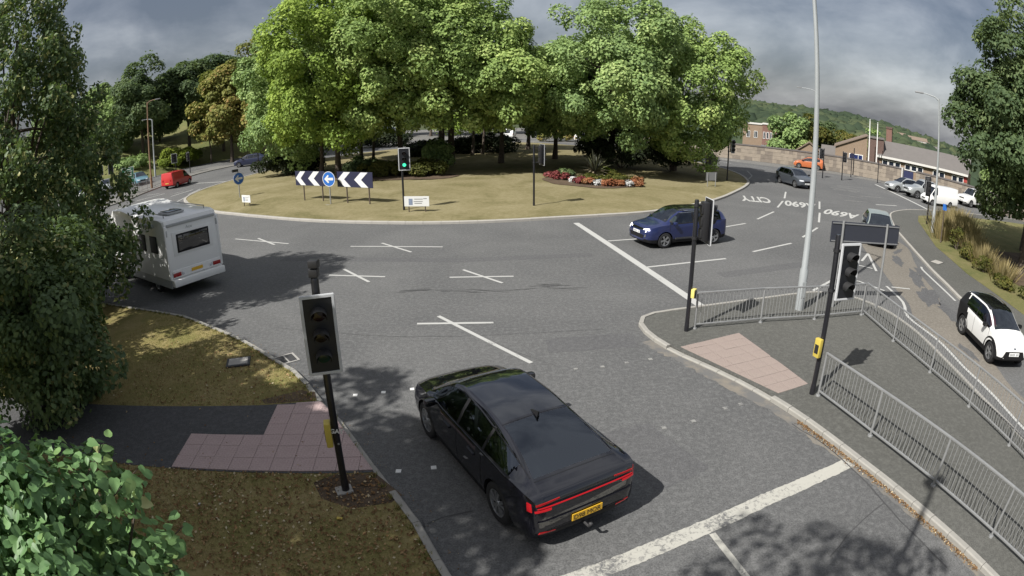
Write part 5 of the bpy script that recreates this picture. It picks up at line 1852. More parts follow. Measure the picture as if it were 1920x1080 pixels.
A.plate('F', 1.85, .53, None, 'plate_white')
for x in (-0.30, 0.9):
    A.both('door_gap', [(x, .40), (x + 0.014, .40), (x + 0.014, .96), (x, .96)], 'trim_black', 0.002, (1, 8))
A.mirrors(0.66, 0.86, 1.04, 'trim_gloss')


def occupant(car, x, y, z, shirt, label, lean=0.0):
    """seated figure: hips, torso, neck, head and two arms reaching the wheel, one skinned body"""
    t = car.t
    me = bpy.data.meshes.new('person')
    J = [(x, y, z), (x - 0.04, y, z + 0.24), (x - 0.06, y, z + 0.46), (x - 0.04, y, z + 0.56), (x - 0.02, y, z + 0.66), (x - 0.02, y, z + 0.78),
         (x - 0.05, y + 0.19, z + 0.44), (x + 0.10, y + 0.24, z + 0.22), (x + 0.34, y + 0.14, z + 0.30),
         (x - 0.05, y - 0.19, z + 0.44), (x + 0.10, y - 0.24, z + 0.22), (x + 0.34, y - 0.14, z + 0.30), (x + 0.28, y + 0.1, z - 0.02), (x + 0.28, y - 0.1, z - 0.02)]
    E = [(0, 1), (1, 2), (2, 3), (3, 4), (4, 5), (2, 6), (6, 7), (7, 8), (2, 9), (9, 10), (10, 11), (0, 12), (0, 13)]
    rad = [.15, .155, .12, .055, .085, .07, .07, .055, .045, .07, .055, .045, .09, .09]
    me.from_pydata(J, E, [])
    o = bpy.data.objects.new('person', me)
    COL.objects.link(o)
    md = o.modifiers.new('s', 'SKIN')
    for i, sv in enumerate(me.skin_vertices[0].data):
        sv.radius = (rad[i], rad[i])
        sv.use_root = i == 0
    o.modifiers.new('u', 'SUBSURF').levels = 2
    dg = bpy.context.evaluated_depsgraph_get(); dg.update()
    out = bpy.data.meshes.new_from_object(o.evaluated_get(dg))
    out.materials.clear()
    for m_ in (shirt, 'skin', 'hair'):
        out.materials.append(M(m_))
    for p in out.polygons:
        c = p.center
        p.use_smooth = True
        if c.z > z + 0.54:
            p.material_index = 2 if (c.z > z + 0.76 or c.x < x - 0.06) else 1
        elif c.x > x + 0.20 and c.z > z + 0.1:
            p.material_index = 1
    o.modifiers.clear()
    o.data = out
    # a person is a thing of its own, seated in the car
    o.matrix_world = Matrix.Translation(t.location) @ Matrix.Rotation(t.rotation_euler.z, 4, 'Z')
    tag(o, label, 'person')
    return o


occupant(S, 0.05, -0.36, 0.62, 'shirt_grey', 'person in grey at the wheel of the blue crossover')
occupant(A, 0.12, -0.34, 0.58, 'shirt_red', 'person in red at the wheel of the white small car')

# ---- more distant traffic, lofted from three simple profiles
HATCH = [(-2.0, .40, .62, .66, .60, .64, .90, .55, .96, .99), (-1.95, .30, .76, .81, .62, .79, 1.0, .62, 1.10, 1.14), (-1.75, .24, .82, .865, .64, .845, 1.02, .60, 1.30, 1.34), (-1.3, .2, .83, .88, .64, .86, 1.0, .59, 1.42, 1.46), (-0.4, .2, .83, .88, .63, .86, .97, .585, 1.43, 1.48), (0.2, .2, .83, .88, .63, .86, .95, .60, 1.39, 1.45),
         (0.7, .2, .83, .88, .62, .855, .935, .66, 1.17, 1.24), (1.1, .2, .83, .88, .62, .84, .92, .76, .96, 1.02), (1.5, .21, .82, .87, .60, .80, .86, .68, .89, .92), (1.85, .25, .72, .78, .56, .70, .74, .55, .78, .80), (2.0, .32, .55, .60, .54, .54, .62, .44, .65, .66)]
SALOON = [(-2.3, .40, .60, .66, .60, .64, .86, .55, .90, .91), (-2.22, .3, .76, .82, .62, .80, .98, .64, 1.0, 1.02), (-1.8, .22, .83, .88, .62, .85, 1.0, .68, 1.03, 1.06), (-1.2, .2, .84, .89, .62, .86, .98, .60, 1.27, 1.33), (-0.6, .2, .84, .89, .62, .86, .96, .58, 1.39, 1.43), (0.1, .2, .84, .89, .62, .86, .94, .58, 1.39, 1.44), (0.6, .2, .84, .89, .62, .855, .925, .65, 1.18, 1.25),
          (1.0, .2, .84, .89, .62, .85, .91, .77, .95, 1.0), (1.5, .21, .83, .88, .6, .81, .86, .68, .88, .91), (2.0, .24, .76, .82, .57, .73, .76, .58, .79, .81), (2.3, .32, .56, .62, .54, .55, .62, .44, .65, .66)]
VAN = [(-2.2, .42, .78, .82, .70, .80, 1.05, .74, 1.70, 1.74), (-2.17, .34, .84, .89, .70, .87, 1.07, .76, 1.78, 1.81), (-1.5, .24, .86, .905, .68, .89, 1.06, .76, 1.80, 1.84), (0.0, .22, .86, .905, .66, .89, 1.05, .75, 1.80, 1.84), (0.55, .22, .86, .905, .66, .885, 1.03, .74, 1.74, 1.79), (0.95, .22, .86, .905, .65, .88, 1.01, .76, 1.45, 1.52), (1.35, .22, .86, .905, .64, .865, .98, .80, 1.08, 1.15),
       (1.6, .23, .84, .89, .62, .82, .93, .72, .98, 1.03), (1.95, .26, .76, .82, .60, .74, .82, .60, .87, .90), (2.12, .32, .62, .68, .58, .62, .70, .50, .74, .76), (2.2, .40, .5, .55, .55, .5, .62, .42, .65, .66)]
BIGVAN = [(-2.75, .5, .86, .92, .85, .90, 1.3, .84, 2.15, 2.2), (-2.70, .4, .92, .98, .85, .96, 1.3, .86, 2.24, 2.28), (-1.0, .3, .94, 1.0, .85, .98, 1.3, .86, 2.28, 2.33), (0.8, .3, .94, 1.0, .85, .98, 1.28, .85, 2.28, 2.33), (1.35, .3, .94, 1.0, .85, .97, 1.24, .82, 2.05, 2.12), (1.75, .3, .94, 1.0, .84, .96, 1.18, .84, 1.6, 1.68), (2.1, .3, .94, .99, .82, .93, 1.1, .86, 1.2, 1.27),
          (2.45, .33, .88, .94, .8, .86, .98, .74, 1.04, 1.08), (2.68, .38, .76, .82, .75, .76, .86, .62, .9, .93), (2.75, .46, .64, .7, .7, .64, .78, .54, .8, .81)]
OFFROAD = [(-2.25, .5, .74, .80, .75, .78, 1.1, .66, 1.16, 1.2), (-2.2, .42, .84, .89, .78, .87, 1.15, .70, 1.55, 1.6), (-1.9, .36, .86, .91, .78, .89, 1.15, .68, 1.74, 1.78), (-0.5, .34, .86, .91, .76, .89, 1.12, .67, 1.77, 1.82), (0.3, .34, .86, .91, .76, .885, 1.1, .67, 1.72, 1.78), (0.7, .34, .86, .91, .76, .88, 1.08, .72, 1.42, 1.49), (1.05, .34, .86, .91, .75, .87, 1.06, .80, 1.12, 1.17),
           (1.6, .35, .85, .90, .75, .84, 1.04, .72, 1.08, 1.10), (2.05, .38, .80, .86, .72, .79, .98, .66, 1.02, 1.04), (2.25, .46, .68, .74, .7, .68, .84, .56, .88, .89)]
PICK = [(-2.6, .52, .78, .83, .80, .81, 1.06, .70, 1.10, 1.11), (-2.5, .44, .86, .91, .80, .89, 1.12, .80, 1.15, 1.16), (-1.1, .36, .88, .93, .78, .90, 1.12, .80, 1.15, 1.17), (-0.92, .36, .88, .93, .78, .9, 1.12, .72, 1.5, 1.54), (-0.7, .36, .88, .93, .78, .9, 1.12, .68, 1.72, 1.76), (0.2, .36, .88, .93, .76, .9, 1.1, .67, 1.74, 1.79), (0.6, .36, .88, .93, .76, .89, 1.08, .69, 1.6, 1.66), (1.0, .36, .88, .93, .76, .88, 1.06, .77, 1.22, 1.29),
        (1.25, .36, .88, .93, .76, .87, 1.05, .78, 1.1, 1.15), (1.9, .37, .86, .91, .75, .84, 1.02, .70, 1.05, 1.08), (2.4, .40, .80, .86, .72, .78, .96, .64, 1.0, 1.02), (2.6, .48, .68, .74, .7, .68, .82, .55, .86, .87)]


def traffic(name, label, cat, loc, heading, prof, paint, plate=True, scale=1.0, lights=True, z0=0.0):
    P = {'hatch': (HATCH, 2.5, .31, .19, 1.52, [(-1.45, -0.75), (-0.68, 0.10), (0.18, 0.95)], (0.22, 1.1), (-1.85, -1.35), 1.28),
         'saloon': (SALOON, 2.7, .325, .2, 1.54, [(-1.3, -0.5), (-0.42, 0.85)], (0.12, 1.0), (-1.75, -0.65), 1.42),
         'van': (VAN, 2.6, .31, .19, 1.54, [(0.2, 1.2)], (0.58, 1.36), None, 1.35),
         'bigvan': (BIGVAN, 3.2, .34, .22, 1.7, [(1.0, 1.95)], (1.37, 2.1), None, 1.85),
         'offroad': (OFFROAD, 2.6, .37, .23, 1.56, [(-1.75, -0.85), (-0.75, 0.0), (0.08, 0.9)], (0.33, 1.05), (-2.18, -1.95), 1.38),
         'pick': (PICK, 3.1, .38, .24, 1.58, [(-0.62, 0.05), (0.13, 0.95)], (0.62, 1.02), None, 1.62)}[prof]
    rows, wb, r, tw, trk, side, fr, re_, axf = P
    c = Car(name, label, cat, loc, heading, rows, wb, r, tw, trk, paint, side=side, front=fr, rear=re_, axle_front=axf, detail=False, scale=scale, z0=z0)
    xf, xr = rows[-1][0], rows[0][0]
    zf = rows[-2][6]
    zr = rows[1][6]
    if lights:
        wf = rows[-2][5]
        for s in (1, -1):
            c.patch('headlamp', 'F', [(s * wf * 0.52, zf - 0.11), (s * wf * 0.98, zf - 0.10), (s * wf * 0.98, zf - 0.0), (s * wf * 0.55, zf - 0.02)], 'headlamp', 0.012, (4, 2))
            c.patch('tail_lamp', 'R', [(s * wf * 0.75, zr - 0.22), (s * wf * 1.1, zr - 0.22), (s * wf * 1.1, zr - 0.02), (s * wf * 0.75, zr - 0.02)], 'tail_red', 0.012, (3, 3))
        c.patch('grille', 'F', [(-wf * 0.45, zf - 0.22), (wf * 0.45, zf - 0.22), (wf * 0.45, zf - 0.06), (-wf * 0.45, zf - 0.06)], 'trim_black', 0.012, (4, 2))
    if plate:
        c.plate('F', xf, rows[-1][1] + 0.12, None, 'plate_white')
        c.plate('R', xr, rows[0][1] + 0.22, None, 'plate_yellow')
    w5 = rows[len(rows) // 2][5]
    c.mirrors(side[-1][1] - 0.15, w5, rows[-4][6] + 0.12, 'trim_black')
    return c


traffic('saloon_car', 'dark grey car coming round the roundabout behind the tall lamp post', 'car', (23.75, 45.1), (0.10, -0.99), 'hatch', 'paint_grey')
traffic('hatchback_car', 'orange car by the stone wall behind the lamp post', 'car', (33.9, 61.0), (-0.86, 0.5), 'hatch', 'paint_orange', scale=0.92)
traffic('saloon_car', 'silver saloon queuing in front of the stone wall, left of three', 'car', (38.0, 46.9), (-0.99, 0.10), 'saloon', 'paint_silver')
traffic('pickup_truck', 'silver grey pickup queuing between the silver saloon and white van', 'pickup', (38.5, 43.9), (-0.99, 0.08), 'pick', 'paint_silver')
traffic('panel_van', 'white van queuing behind the dark signal and lamp post', 'van', (37.7, 40.6), (-0.99, 0.08), 'bigvan', 'paint_white', scale=0.76)
traffic('estate_car', 'grey green car partly hidden behind the dark direction sign back', 'car', (19.0, 25.5), (-0.50, -0.86), 'hatch', 'paint_silver_green')
rv = traffic('delivery_van', 'red van on the far left lane near the signals', 'van', (-33.1, 51.5), (0.06, 1.0), 'van', 'paint_red', scale=0.88)
traffic('hatchback_car', 'dark blue car behind the left end of the island hedge', 'car', (-31.6, 66.6), (-0.97, -0.2), 'hatch', 'paint_navy')
traffic('saloon_car', 'silver car in the queue at the far left beside the tree', 'car', (-46.2, 54.5), (0.55, -0.83), 'hatch', 'paint_silver')
traffic('saloon_car', 'pale car seen through the tree edge at far left', 'car', (-45.6, 49.0), (0.5, -0.86), 'hatch', 'paint_white')
traffic('hatchback_car', 'teal car behind the far left railing', 'car', (-42.8, 57.6), (0.75, -0.65), 'hatch', 'paint_teal')
traffic('estate_car', 'white car parked beyond the island, seen under the trees', 'car', (-1.5, 94.5), (-0.9, 0.3), 'offroad', 'paint_white')
traffic('hatchback_car', 'pale blue car seen between the tree trunks beyond the island', 'car', (-26.0, 128), (0.95, 0.2), 'hatch', 'paint_silver')
traffic('hatchback_car', 'white car glimpsed right of the dark hedge beyond the island', 'car', (11.6, 88.5), (0.9, 0.3), 'hatch', 'paint_white')
traffic('estate_car', 'white car behind the dry grasses at the right edge', 'car', (45.2, 42.6), (-0.97, -0.1), 'offroad', 'paint_white')

# ---- the motorhome
mh = np.array([-0.87, 0.49]); mr = np.array([0.49, 0.87])
mc = np.array([-11.10, 17.96]) + mh * 3.05
t = thing('motorhome', 'white motorhome driving away at the left with dark rear window', 'motorhome', (mc[0], mc[1], 0), math.atan2(mh[1], mh[0]))
t.scale = (1, 1, 1.06)
Lh, Wh, Hh = 2.95, 1.13, 2.66
prof = [(-Lh, .62), (-Lh - 0.03, 1.0), (-Lh + 0.0, 2.40), (-Lh + 0.10, 2.60), (-Lh + 0.35, 2.66), (-0.2, 2.70), (1.4, 2.86), (2.35, 2.80), (2.62, 2.55), (2.60, 2.25), (2.1, 1.92), (1.55, 1.72), (1.5, .62)]
n = len(prof)
m = MB()
cen = (-0.6, 1.6)
def inset(p, k):
    return (p[0] + (cen[0] - p[0]) * k, p[1] + (cen[1] - p[1]) * k)
V = []
for y, k in ((-Wh + 0.0, 0.030), (-Wh - 0.0, 0.0), (Wh, 0.0), (Wh, 0.03)):
    for p in prof:
        q = inset(p, k)
        yy = y + (0.04 * (1 if y > 0 else -1) * (0 if k == 0 else 1))
        V.append((q[0], yy if k else y * 0.985, q[1]))
F = [tuple(range(n))] + [tuple(3 * n + i for i in range(n - 1, -1, -1))]
for a in range(3):
    for i in range(n):
        j = (i + 1) % n
        F.append((a * n + i, (a + 1) * n + i, (a + 1) * n + j, a * n + j))
m.add(V, F)
me = m.mesh('coach_body', 'motorhome_white', 32)
bm = bmesh.new(); bm.from_mesh(me); bmesh.ops.recalc_face_normals(bm, faces=bm.faces); bm.to_mesh(me); bm.free()
obj('coach_body', me, t)
ys = Wh + 0.045
def mbox(name, c, s, mat, bev=0.02, parent=None):
    q = MB(); q.bbox(c, s, min(bev, min(s) * 0.45)); return q.build(name, mat, parent or t, smooth=35)
# cab
Cb = [(1.45, .35), (3.05, .35), (3.12, .75), (3.0, 1.05), (2.45, 1.22), (1.85, 1.95), (1.45, 1.95)]
q = MB()
V = [(x, -0.96, z) for x, z in Cb] + [(x, 0.96, z) for x, z in Cb]
nn = len(Cb)
q.add(V, [tuple(range(nn)), tuple(range(2 * nn - 1, nn - 1, -1))] + [(i, i + nn, (i + 1) % nn + nn, (i + 1) % nn) for i in range(nn)])
me = q.mesh('cab', 'paint_white', 35)
bm = bmesh.new(); bm.from_mesh(me); bmesh.ops.recalc_face_normals(bm, faces=bm.faces); bm.to_mesh(me); bm.free()
obj('cab', me, t)
for s in (1, -1):
    q = MB(); P = [(1.6, 1.25), (2.3, 1.25), (1.85, 1.82), (1.6, 1.82)]
    q.add([(x, s * 0.965, z) for x, z in P], [(0, 1, 2, 3)]); q.build('cab_window', 'glass_dark', t)
    q = MB(); q.bbox((2.25, s * 1.22, 1.45), (0.12, 0.2, 0.34), 0.04); q.build('door_mirror', 'trim_black', t, smooth=40)
    for x, w in ((-1.9, 0.62), (-0.85, 0.62), (0.55, 0.8)):
        o = mbox('side_window', (x, s * ys, 1.78), (w, 0.03, 0.58), 'trim_black', 0.012)
        mbox('pane', (x, s * (ys + 0.013), 1.78), (w - 0.07, 0.02, 0.50), 'plastic_grey', 0.005, o)
    mbox('side_skirt', (-0.7, s * (Wh - 0.02), .52), (4.4, 0.06, 0.34), 'motorhome_trim', 0.02)
    mbox('locker_door', (-2.25, s * (Wh + 0.022), .98), (0.8, 0.012, 0.5), 'motorhome_white', 0.005)
    mbox('corner_moulding', (-Lh + 0.02, s * (Wh + 0.0), 1.55), (0.12, 0.12, 1.78), 'motorhome_white', 0.05)
    mbox('tail_lamp', (-Lh - 0.06, s * 0.88, .80), (0.05, 0.34, 0.13), 'tail_red', 0.02)
    mbox('reversing_lamp', (-Lh - 0.065, s * 0.62, .80), (0.045, 0.1, 0.11), 'headlamp', 0.02)
    mbox('marker_lamp', (-Lh - 0.01, s * (Wh - 0.03), 2.2), (0.06, 0.07, 0.22), 'motorhome_trim', 0.02)
mbox('awning_rail', (-1.5, ys + 0.05, 2.42), (1.2, 0.12, 0.13), 'motorhome_trim', 0.04)
o = mbox('rear_window', (-Lh - 0.025, 0.0, 1.80), (0.05, 1.42, 0.62), 'trim_black', 0.02)
mbox('pane', (-Lh - 0.045, 0.0, 1.80), (0.03, 1.30, 0.52), 'glass_dark', 0.01, o)
mbox('window_surround', (-Lh - 0.005, 0.0, 1.80), (0.05, 1.75, 0.80), 'motorhome_white', 0.02)
mbox('rear_bumper', (-Lh - 0.10, 0, .54), (0.26, 2.26, 0.24), 'motorhome_white', 0.05)
mbox('number_plate', (-Lh - 0.05, 0.0, .82), (0.03, 0.5, 0.11), 'plate_yellow', 0.005)
mbox('lamp_panel', (-Lh - 0.03, 0, .82), (0.05, 2.1, 0.26), 'motorhome_white', 0.02)
mbox('roof_fascia', (-Lh + 0.02, 0, 2.44), (0.10, 2.1, 0.10), 'motorhome_trim', 0.03)
o = mbox('roof_hatch', (-1.9, 0.25, 2.72), (0.8, 0.75, 0.07), 'motorhome_trim', 0.02)
mbox('hatch_dome', (-1.9, 0.25, 2.765), (0.68, 0.62, 0.05), 'glass_dark', 0.015, o)
for s in (0.9, -0.9):
    q = MB(); q.tube([(-2.5, s, 2.66), (-2.5, s, 2.76), (0.3, s, 2.80)], 0.02, 8); q.build('roof_bar', 'galv', t, smooth=40)
me = text_mesh('brand_script', 'Ace', 0.15, 'motorhome_trim', sx=1.2)
o = obj('brand_script', me, t); o.location = (-Lh - 0.032, 0.12, 2.27); o.rotation_euler = (R(90), 0, R(-90))
mbox('underbody', (-0.2, 0, .50), (5.4, 1.9, 0.35), 'trim_black', 0.05)
ty, rm = wheel_meshes(.33, .2, 'spoke5', 'alloy', 6)
for ax in (2.25, -1.35):
    for s in (1, -1):
        w_ = obj('wheel', ty, t); w_.location = (ax, s * 0.92, .33); w_.rotation_euler = (0, 0, 0 if s > 0 else math.pi); obj('rim', rm, w_)

# ================================================================== foliage
def unit(a):
    return a / (np.linalg.norm(a, axis=-1, keepdims=True) + 1e-9)


LEAF_FAR = (np.array([(-0.5, 0, 0), (0, -0.34, 0.06), (0.55, 0, -0.06), (0, 0.34, 0.06)]), np.array([(0, 1, 2), (0, 2, 3)]))
LEAF_MID = (np.array([(-0.5, 0, 0), (-0.28, -0.36, 0.05), (0.16, -0.30, 0.07), (0.6, 0, -0.1), (0.16, 0.30, 0.07), (-0.28, 0.36, 0.05)]), np.array([(0, 1, 2), (0, 2, 3), (0, 3, 4), (0, 4, 5)]))
LEAF_NEAR = (np.array([(-0.46, 0, 0), (-0.52, -0.20, 0.03), (-0.34, -0.40, 0.07), (0.02, -0.40, 0.08), (0.34, -0.20, 0.03), (0.62, 0, -0.08), (0.34, 0.20, 0.03), (0.02, 0.40, 0.08), (-0.34, 0.40, 0.07), (-0.52, 0.20, 0.03)]),
             np.array([(0, 1, 2), (0, 2, 3), (0, 3, 4), (0, 4, 5), (0, 5, 6), (0, 6, 7), (0, 7, 8), (0, 8, 9)]))


def leaves(name, P, N, S, var, mat, shape=LEAF_FAR, rng=None, parent=None, droop=0.0):
    """one mesh of leaves: centres P, facing N, size S, colour number var"""
    rng = rng or RNG
    n = len(P)
    N = unit(N)
    a = rng.normal(size=(n, 3)) + np.array([0, 0, -droop])
    T = unit(a - (a * N).sum(1, keepdims=True) * N)
    Bv = np.cross(N, T)
    tv, tf = shape
    V = (P[:, None, :] + S[:, None, None] * (tv[None, :, 0:1] * T[:, None, :] + tv[None, :, 1:2] * Bv[:, None, :] + tv[None, :, 2:3] * N[:, None, :]))
    k = len(tv)
    F = (np.arange(n)[:, None, None] * k + tf[None]).reshape(-1, 3)
    me = np_mesh(name, V.reshape(-1, 3), F, mat, np.repeat(var, k))
    return obj(name, me, parent)


def crown_points(rng, n_clump, n_leaf, cen, rad, clump_r, shell=(0.35, 1.0), flat=0.7, lower=-0.85, up=0.45, spread=0.35, rough_=0.16):
    """leaves gathered in boughs: clumps through an ellipsoid, leaves on the outer skin of each clump"""
    cen, rad = np.array(cen, float), np.array(rad, float)
    D = unit(rng.normal(size=(n_clump * 3, 3)))
    D = D[D[:, 2] > lower][:n_clump]
    q = rng.uniform(shell[0] ** 2, shell[1] ** 2, len(D)) ** 0.5
    az, el = np.arctan2(D[:, 1], D[:, 0]), np.arcsin(np.clip(D[:, 2], -1, 1))
    ph = rng.uniform(0, 6.28, 4)
    lump = 1 + rough_ * (0.55 * np.sin(3 * az + ph[0] + 2 * el) + 0.45 * np.sin(5 * el + ph[1]) + 0.4 * np.sin(6 * az + ph[2]))
    C = cen + D * rad * (q * lump)[:, None]
    cr = clump_r * rng.uniform(0.45, 1.45, len(D))
    cv = rng.uniform(-0.3, 0.3, len(D))
    wgt = cr ** 2
    idx = rng.choice(len(D), n_leaf, p=wgt / wgt.sum())
    d = unit(rng.normal(size=(n_leaf, 3)) + D[idx] * 0.55 + np.array([0, 0, up]))
    rr = cr[idx] * rng.uniform(0.55, 1.05, n_leaf) ** 0.6
    P = C[idx] + d * rr[:, None] * np.array([1, 1, flat])
    N = d * 0.6 + D[idx] * 0.25 + np.array([0, 0, 0.45]) + rng.normal(size=(n_leaf, 3)) * spread
    tw = rng.random(n_leaf) < 0.04
    P[tw] += d[tw] * (clump_r * rng.uniform(0.1, 0.45, tw.sum()))[:, None]
    v = np.clip(0.42 + cv[idx] + rng.normal(0, 0.18, n_leaf), 0, 1)
    return P, N, v, C, cr


def trunk_mesh(name, h, r, limbs, parent, rng, lean=(0, 0), mat='bark', split=0.45):
    m = MB()
    pts, rad = [], []
    for k in range(7):
        f = k / 6
        pts.append((lean[0] * f + math.sin(f * 5) * r * 0.5, lean[1] * f + math.cos(f * 4) * r * 0.4, h * f - 0.15))
        rad.append(r * (1.35 if k == 0 else 1.0 - 0.72 * f))
    m.tube(pts, rad, 10)
    for (tx, ty, tz) in limbs:
        f = rng.uniform(split, 0.85)
        b = Vector(pts[0]).lerp(Vector(pts[-1]), f)
        e_ = Vector((tx, ty, tz))
        mid = b.lerp(e_, 0.5) + Vector((0, 0, (e_ - b).length * 0.10))
        r0 = r * (1 - 0.72 * f) * 0.62
        m.tube([b, b.lerp(mid, 0.5) + Vector((0, 0, 0.1)), mid, e_], [r0, r0 * 0.8, r0 * 0.55, r0 * 0.18], 7)
    return m.build(name, mat, parent, smooth=50)


def tree(label, base, H, rx, ry, z0, mat, n_leaf=24000, n_clump=70, clump=1.5, leaf=0.34, r=0.22, seed=1, group=None, off=(0, 0), shape=LEAF_FAR, lower=-0.8, name='tree', shell=(0.3, 1.0), flat=0.7, limbs=9, up=0.45):
    rng = np.random.default_rng(seed)
    t = thing(name, label, 'tree', tuple(base), 0, group)
    cen = (off[0], off[1], (z0 + H) / 2)
    P, N, v, C, cr = crown_points(rng, n_clump, n_leaf, cen, (rx - clump * 0.6, ry - clump * 0.6, (H - z0) / 2 - clump * 0.45), clump, shell, flat, lower, up)
    leaves('crown', P, N, leaf * rng.uniform(0.65, 1.3, n_leaf), v, mat, shape, rng, t)
    pick = rng.choice(len(C), min(limbs, len(C)), replace=False)
    trunk_mesh('trunk', H * 0.72, r, [tuple(C[i]) for i in pick], t, rng, (off[0] * 0.5, off[1] * 0.5))
    return t


IG = 'trees on the roundabout island'


def itree(label, x, y, *a, **k):
    return tree(label, (x, y, float(island_z(x, y))), *a, group=IG, **k)


ITREES = [('bright yellow green sycamore above the chevron boards', -14.4, 47.4, 15.8, 5.4, 6.2, 1.9, 'leaf_bright', 50000, 260, 0.90, 0.255, 0.24, 21, (0.2, -2.6)),
          ('mid green tree at the left end of the island group', -19.2, 51.0, 13.4, 5.0, 5.2, 0.8, 'leaf_mid', 34000, 190, 0.90, 0.255, 0.20, 22, (0, -1.5)),
          ('tall mid green tree behind the green signal', -9.4, 49.4, 16.6, 5.6, 6.6, 3.4, 'leaf_sycamore', 50000, 260, 0.90, 0.255, 0.26, 23, (0, -4.4)),
          ('spreading tree with pale twisted trunk right of the green signal', -5.4, 51.8, 15.8, 6.0, 7.0, 3.6, 'leaf_sycamore', 50000, 260, 0.90, 0.255, 0.34, 24, (0.5, -5.2)),
          ('full green tree in the middle of the island, its crown nearest the gap of sky', -0.9, 52.4, 11.0, 4.6, 7.0, 3.3, 'leaf_sycamore', 36000, 200, 0.90, 0.255, 0.24, 25, (0, -5.6)),
          ('dark shaded tree hanging low between the two big crowns', 4.2, 56.0, 10.4, 5.0, 6.0, 2.2, 'leaf_mid', 28000, 160, 1.0, 0.32, 0.24, 26, (-0.6, -4.5)),
          ('broad domed green tree on the right of the island', 8.6, 50.6, 14.0, 6.2, 7.2, 1.9, 'leaf_mid', 50000, 260, 0.90, 0.255, 0.28, 27, (-0.4, -5.0)),
          ('rounded tree at the right end with yellowing outer leaves', 14.0, 49.2, 12.6, 5.9, 6.0, 1.2, 'leaf_sycamore', 50000, 260, 0.90, 0.255, 0.22, 28, (0.3, -2.8)),
          ('slim trunked tree behind the chevron boards', -15.2, 58.4, 17.5, 5.2, 5.0, 3.6, 'leaf_mid', 18000, 110, 1.2, 0.38, 0.18, 29, (0, 0)),
          ('tree deep in the island behind the twisted trunk', -8.0, 66.0, 18.0, 6.0, 5.5, 4.2, 'leaf_mid', 16000, 90, 1.4, 0.42, 0.26, 30, (0, 0)),
          ('rear tree of the island behind the dark clipped bushes', 2.0, 69.0, 11.5, 6.0, 5.5, 3.8, 'leaf_mid', 16000, 90, 1.4, 0.42, 0.24, 31, (0, 0)),
          ('rear right tree of the island behind the domed crown', 11.5, 60.5, 12.5, 5.5, 5.2, 2.6, 'leaf_mid', 16000, 90, 1.4, 0.42, 0.24, 32, (0, 0))]
for lab, x, y, H_, rx, ry, z0_, mt, nl, nc, cl, lf, tr_, sd_, of_ in ITREES:
    tree(lab, (x, y, float(island_z(x, y))), H_, rx, ry, z0_, mt, nl, nc, cl, lf, tr_, sd_, IG, of_, shell=(0.72, 1.0), up=0.25, lower=-0.95, flat=0.85)
# further slim stems seen under the canopy
for i, (x, y, h, r, lab) in enumerate([(-16.1, 47.9, 6.5, 0.20, 'slim dark trunk directly above the chevron board, left of a pair'), (-13.0, 54.2, 7, 0.16, 'slim trunk between the chevron boards and the green signal'),
                                       (-6.6, 55.6, 7, 0.2, 'dark trunk behind the pale twisted one'), (-4.0, 60.5, 7, 0.18, 'slender dark stem right of the twisted trunk'), (-3.0, 62.0, 7, 0.16, 'slender dark stem, rightmost of the thin stems')]):
    t = thing('young_tree', lab, 'tree', (x, y, float(island_z(x, y))), 0, IG)
    rng = np.random.default_rng(80 + i)
    P, N, v, C, cr = crown_points(rng, 14, 3500, (0.2, 0, h), (2.2, 2.2, 1.8), 1.1)
    leaves('crown', P, N, 0.36 * rng.uniform(0.7, 1.3, len(P)), v, 'leaf_mid', LEAF_FAR, rng, t)
    trunk_mesh('trunk', h, r, [tuple(c) for c in C[:4]], t, rng, (0.3, 0.1))


def bush(label, base, rx, ry, h, mat, n=6000, clump=0.6, leaf=0.2, seed=1, nc=30, name='shrub', cat='shrub', group=None, flat=0.8, shape=LEAF_FAR, lower=-0.5):
    rng = np.random.default_rng(seed)
    t = thing(name, label, cat, tuple(base), 0, group)
    P, N, v, C, cr = crown_points(rng, nc, n, (0, 0, h * 0.45), (max(0.1, rx - clump * .6), max(0.1, ry - clump * .6), max(0.1, h * 0.55 - clump * 0.5)), clump, (0.2, 1.0), flat, lower)
    low = P[:, 2] < 0.03
    P[low, 2] = 0.03 + rng.random(low.sum()) * 0.35
    leaves('foliage', P, N, leaf * rng.uniform(0.6, 1.3, n), v, mat, shape, rng, t)
    m = MB()
    for i in range(min(6, len(C))):
        m.tube([(0, 0, -0.05), (C[i][0] * 0.5, C[i][1] * 0.5, C[i][2] * 0.6), tuple(C[i])], [0.04, 0.03, 0.012], 5)
    stuff(m.build('stems', 'bark', t))
    return t


def ibush(label, x, y, *a, **k):
    return bush(label, (x, y, float(island_z(x, y))), *a, **k)


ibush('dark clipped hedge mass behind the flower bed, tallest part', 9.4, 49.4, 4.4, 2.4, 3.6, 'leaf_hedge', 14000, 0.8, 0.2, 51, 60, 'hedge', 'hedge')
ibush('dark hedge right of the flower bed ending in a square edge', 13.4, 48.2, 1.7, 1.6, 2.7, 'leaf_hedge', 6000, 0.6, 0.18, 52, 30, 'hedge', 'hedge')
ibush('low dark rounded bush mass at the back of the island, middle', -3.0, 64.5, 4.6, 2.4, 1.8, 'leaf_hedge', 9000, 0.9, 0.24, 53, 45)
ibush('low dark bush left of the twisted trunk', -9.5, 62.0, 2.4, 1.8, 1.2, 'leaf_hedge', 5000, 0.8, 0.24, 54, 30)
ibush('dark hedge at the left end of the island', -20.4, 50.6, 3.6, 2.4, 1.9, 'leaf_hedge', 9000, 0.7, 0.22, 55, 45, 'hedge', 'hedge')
ibush('green and yellow shrub bed right of the chevron boards', -9.6, 45.2, 2.9, 1.7, 1.2, 'leaf_shrub', 6500, 0.5, 0.2, 56, 40)
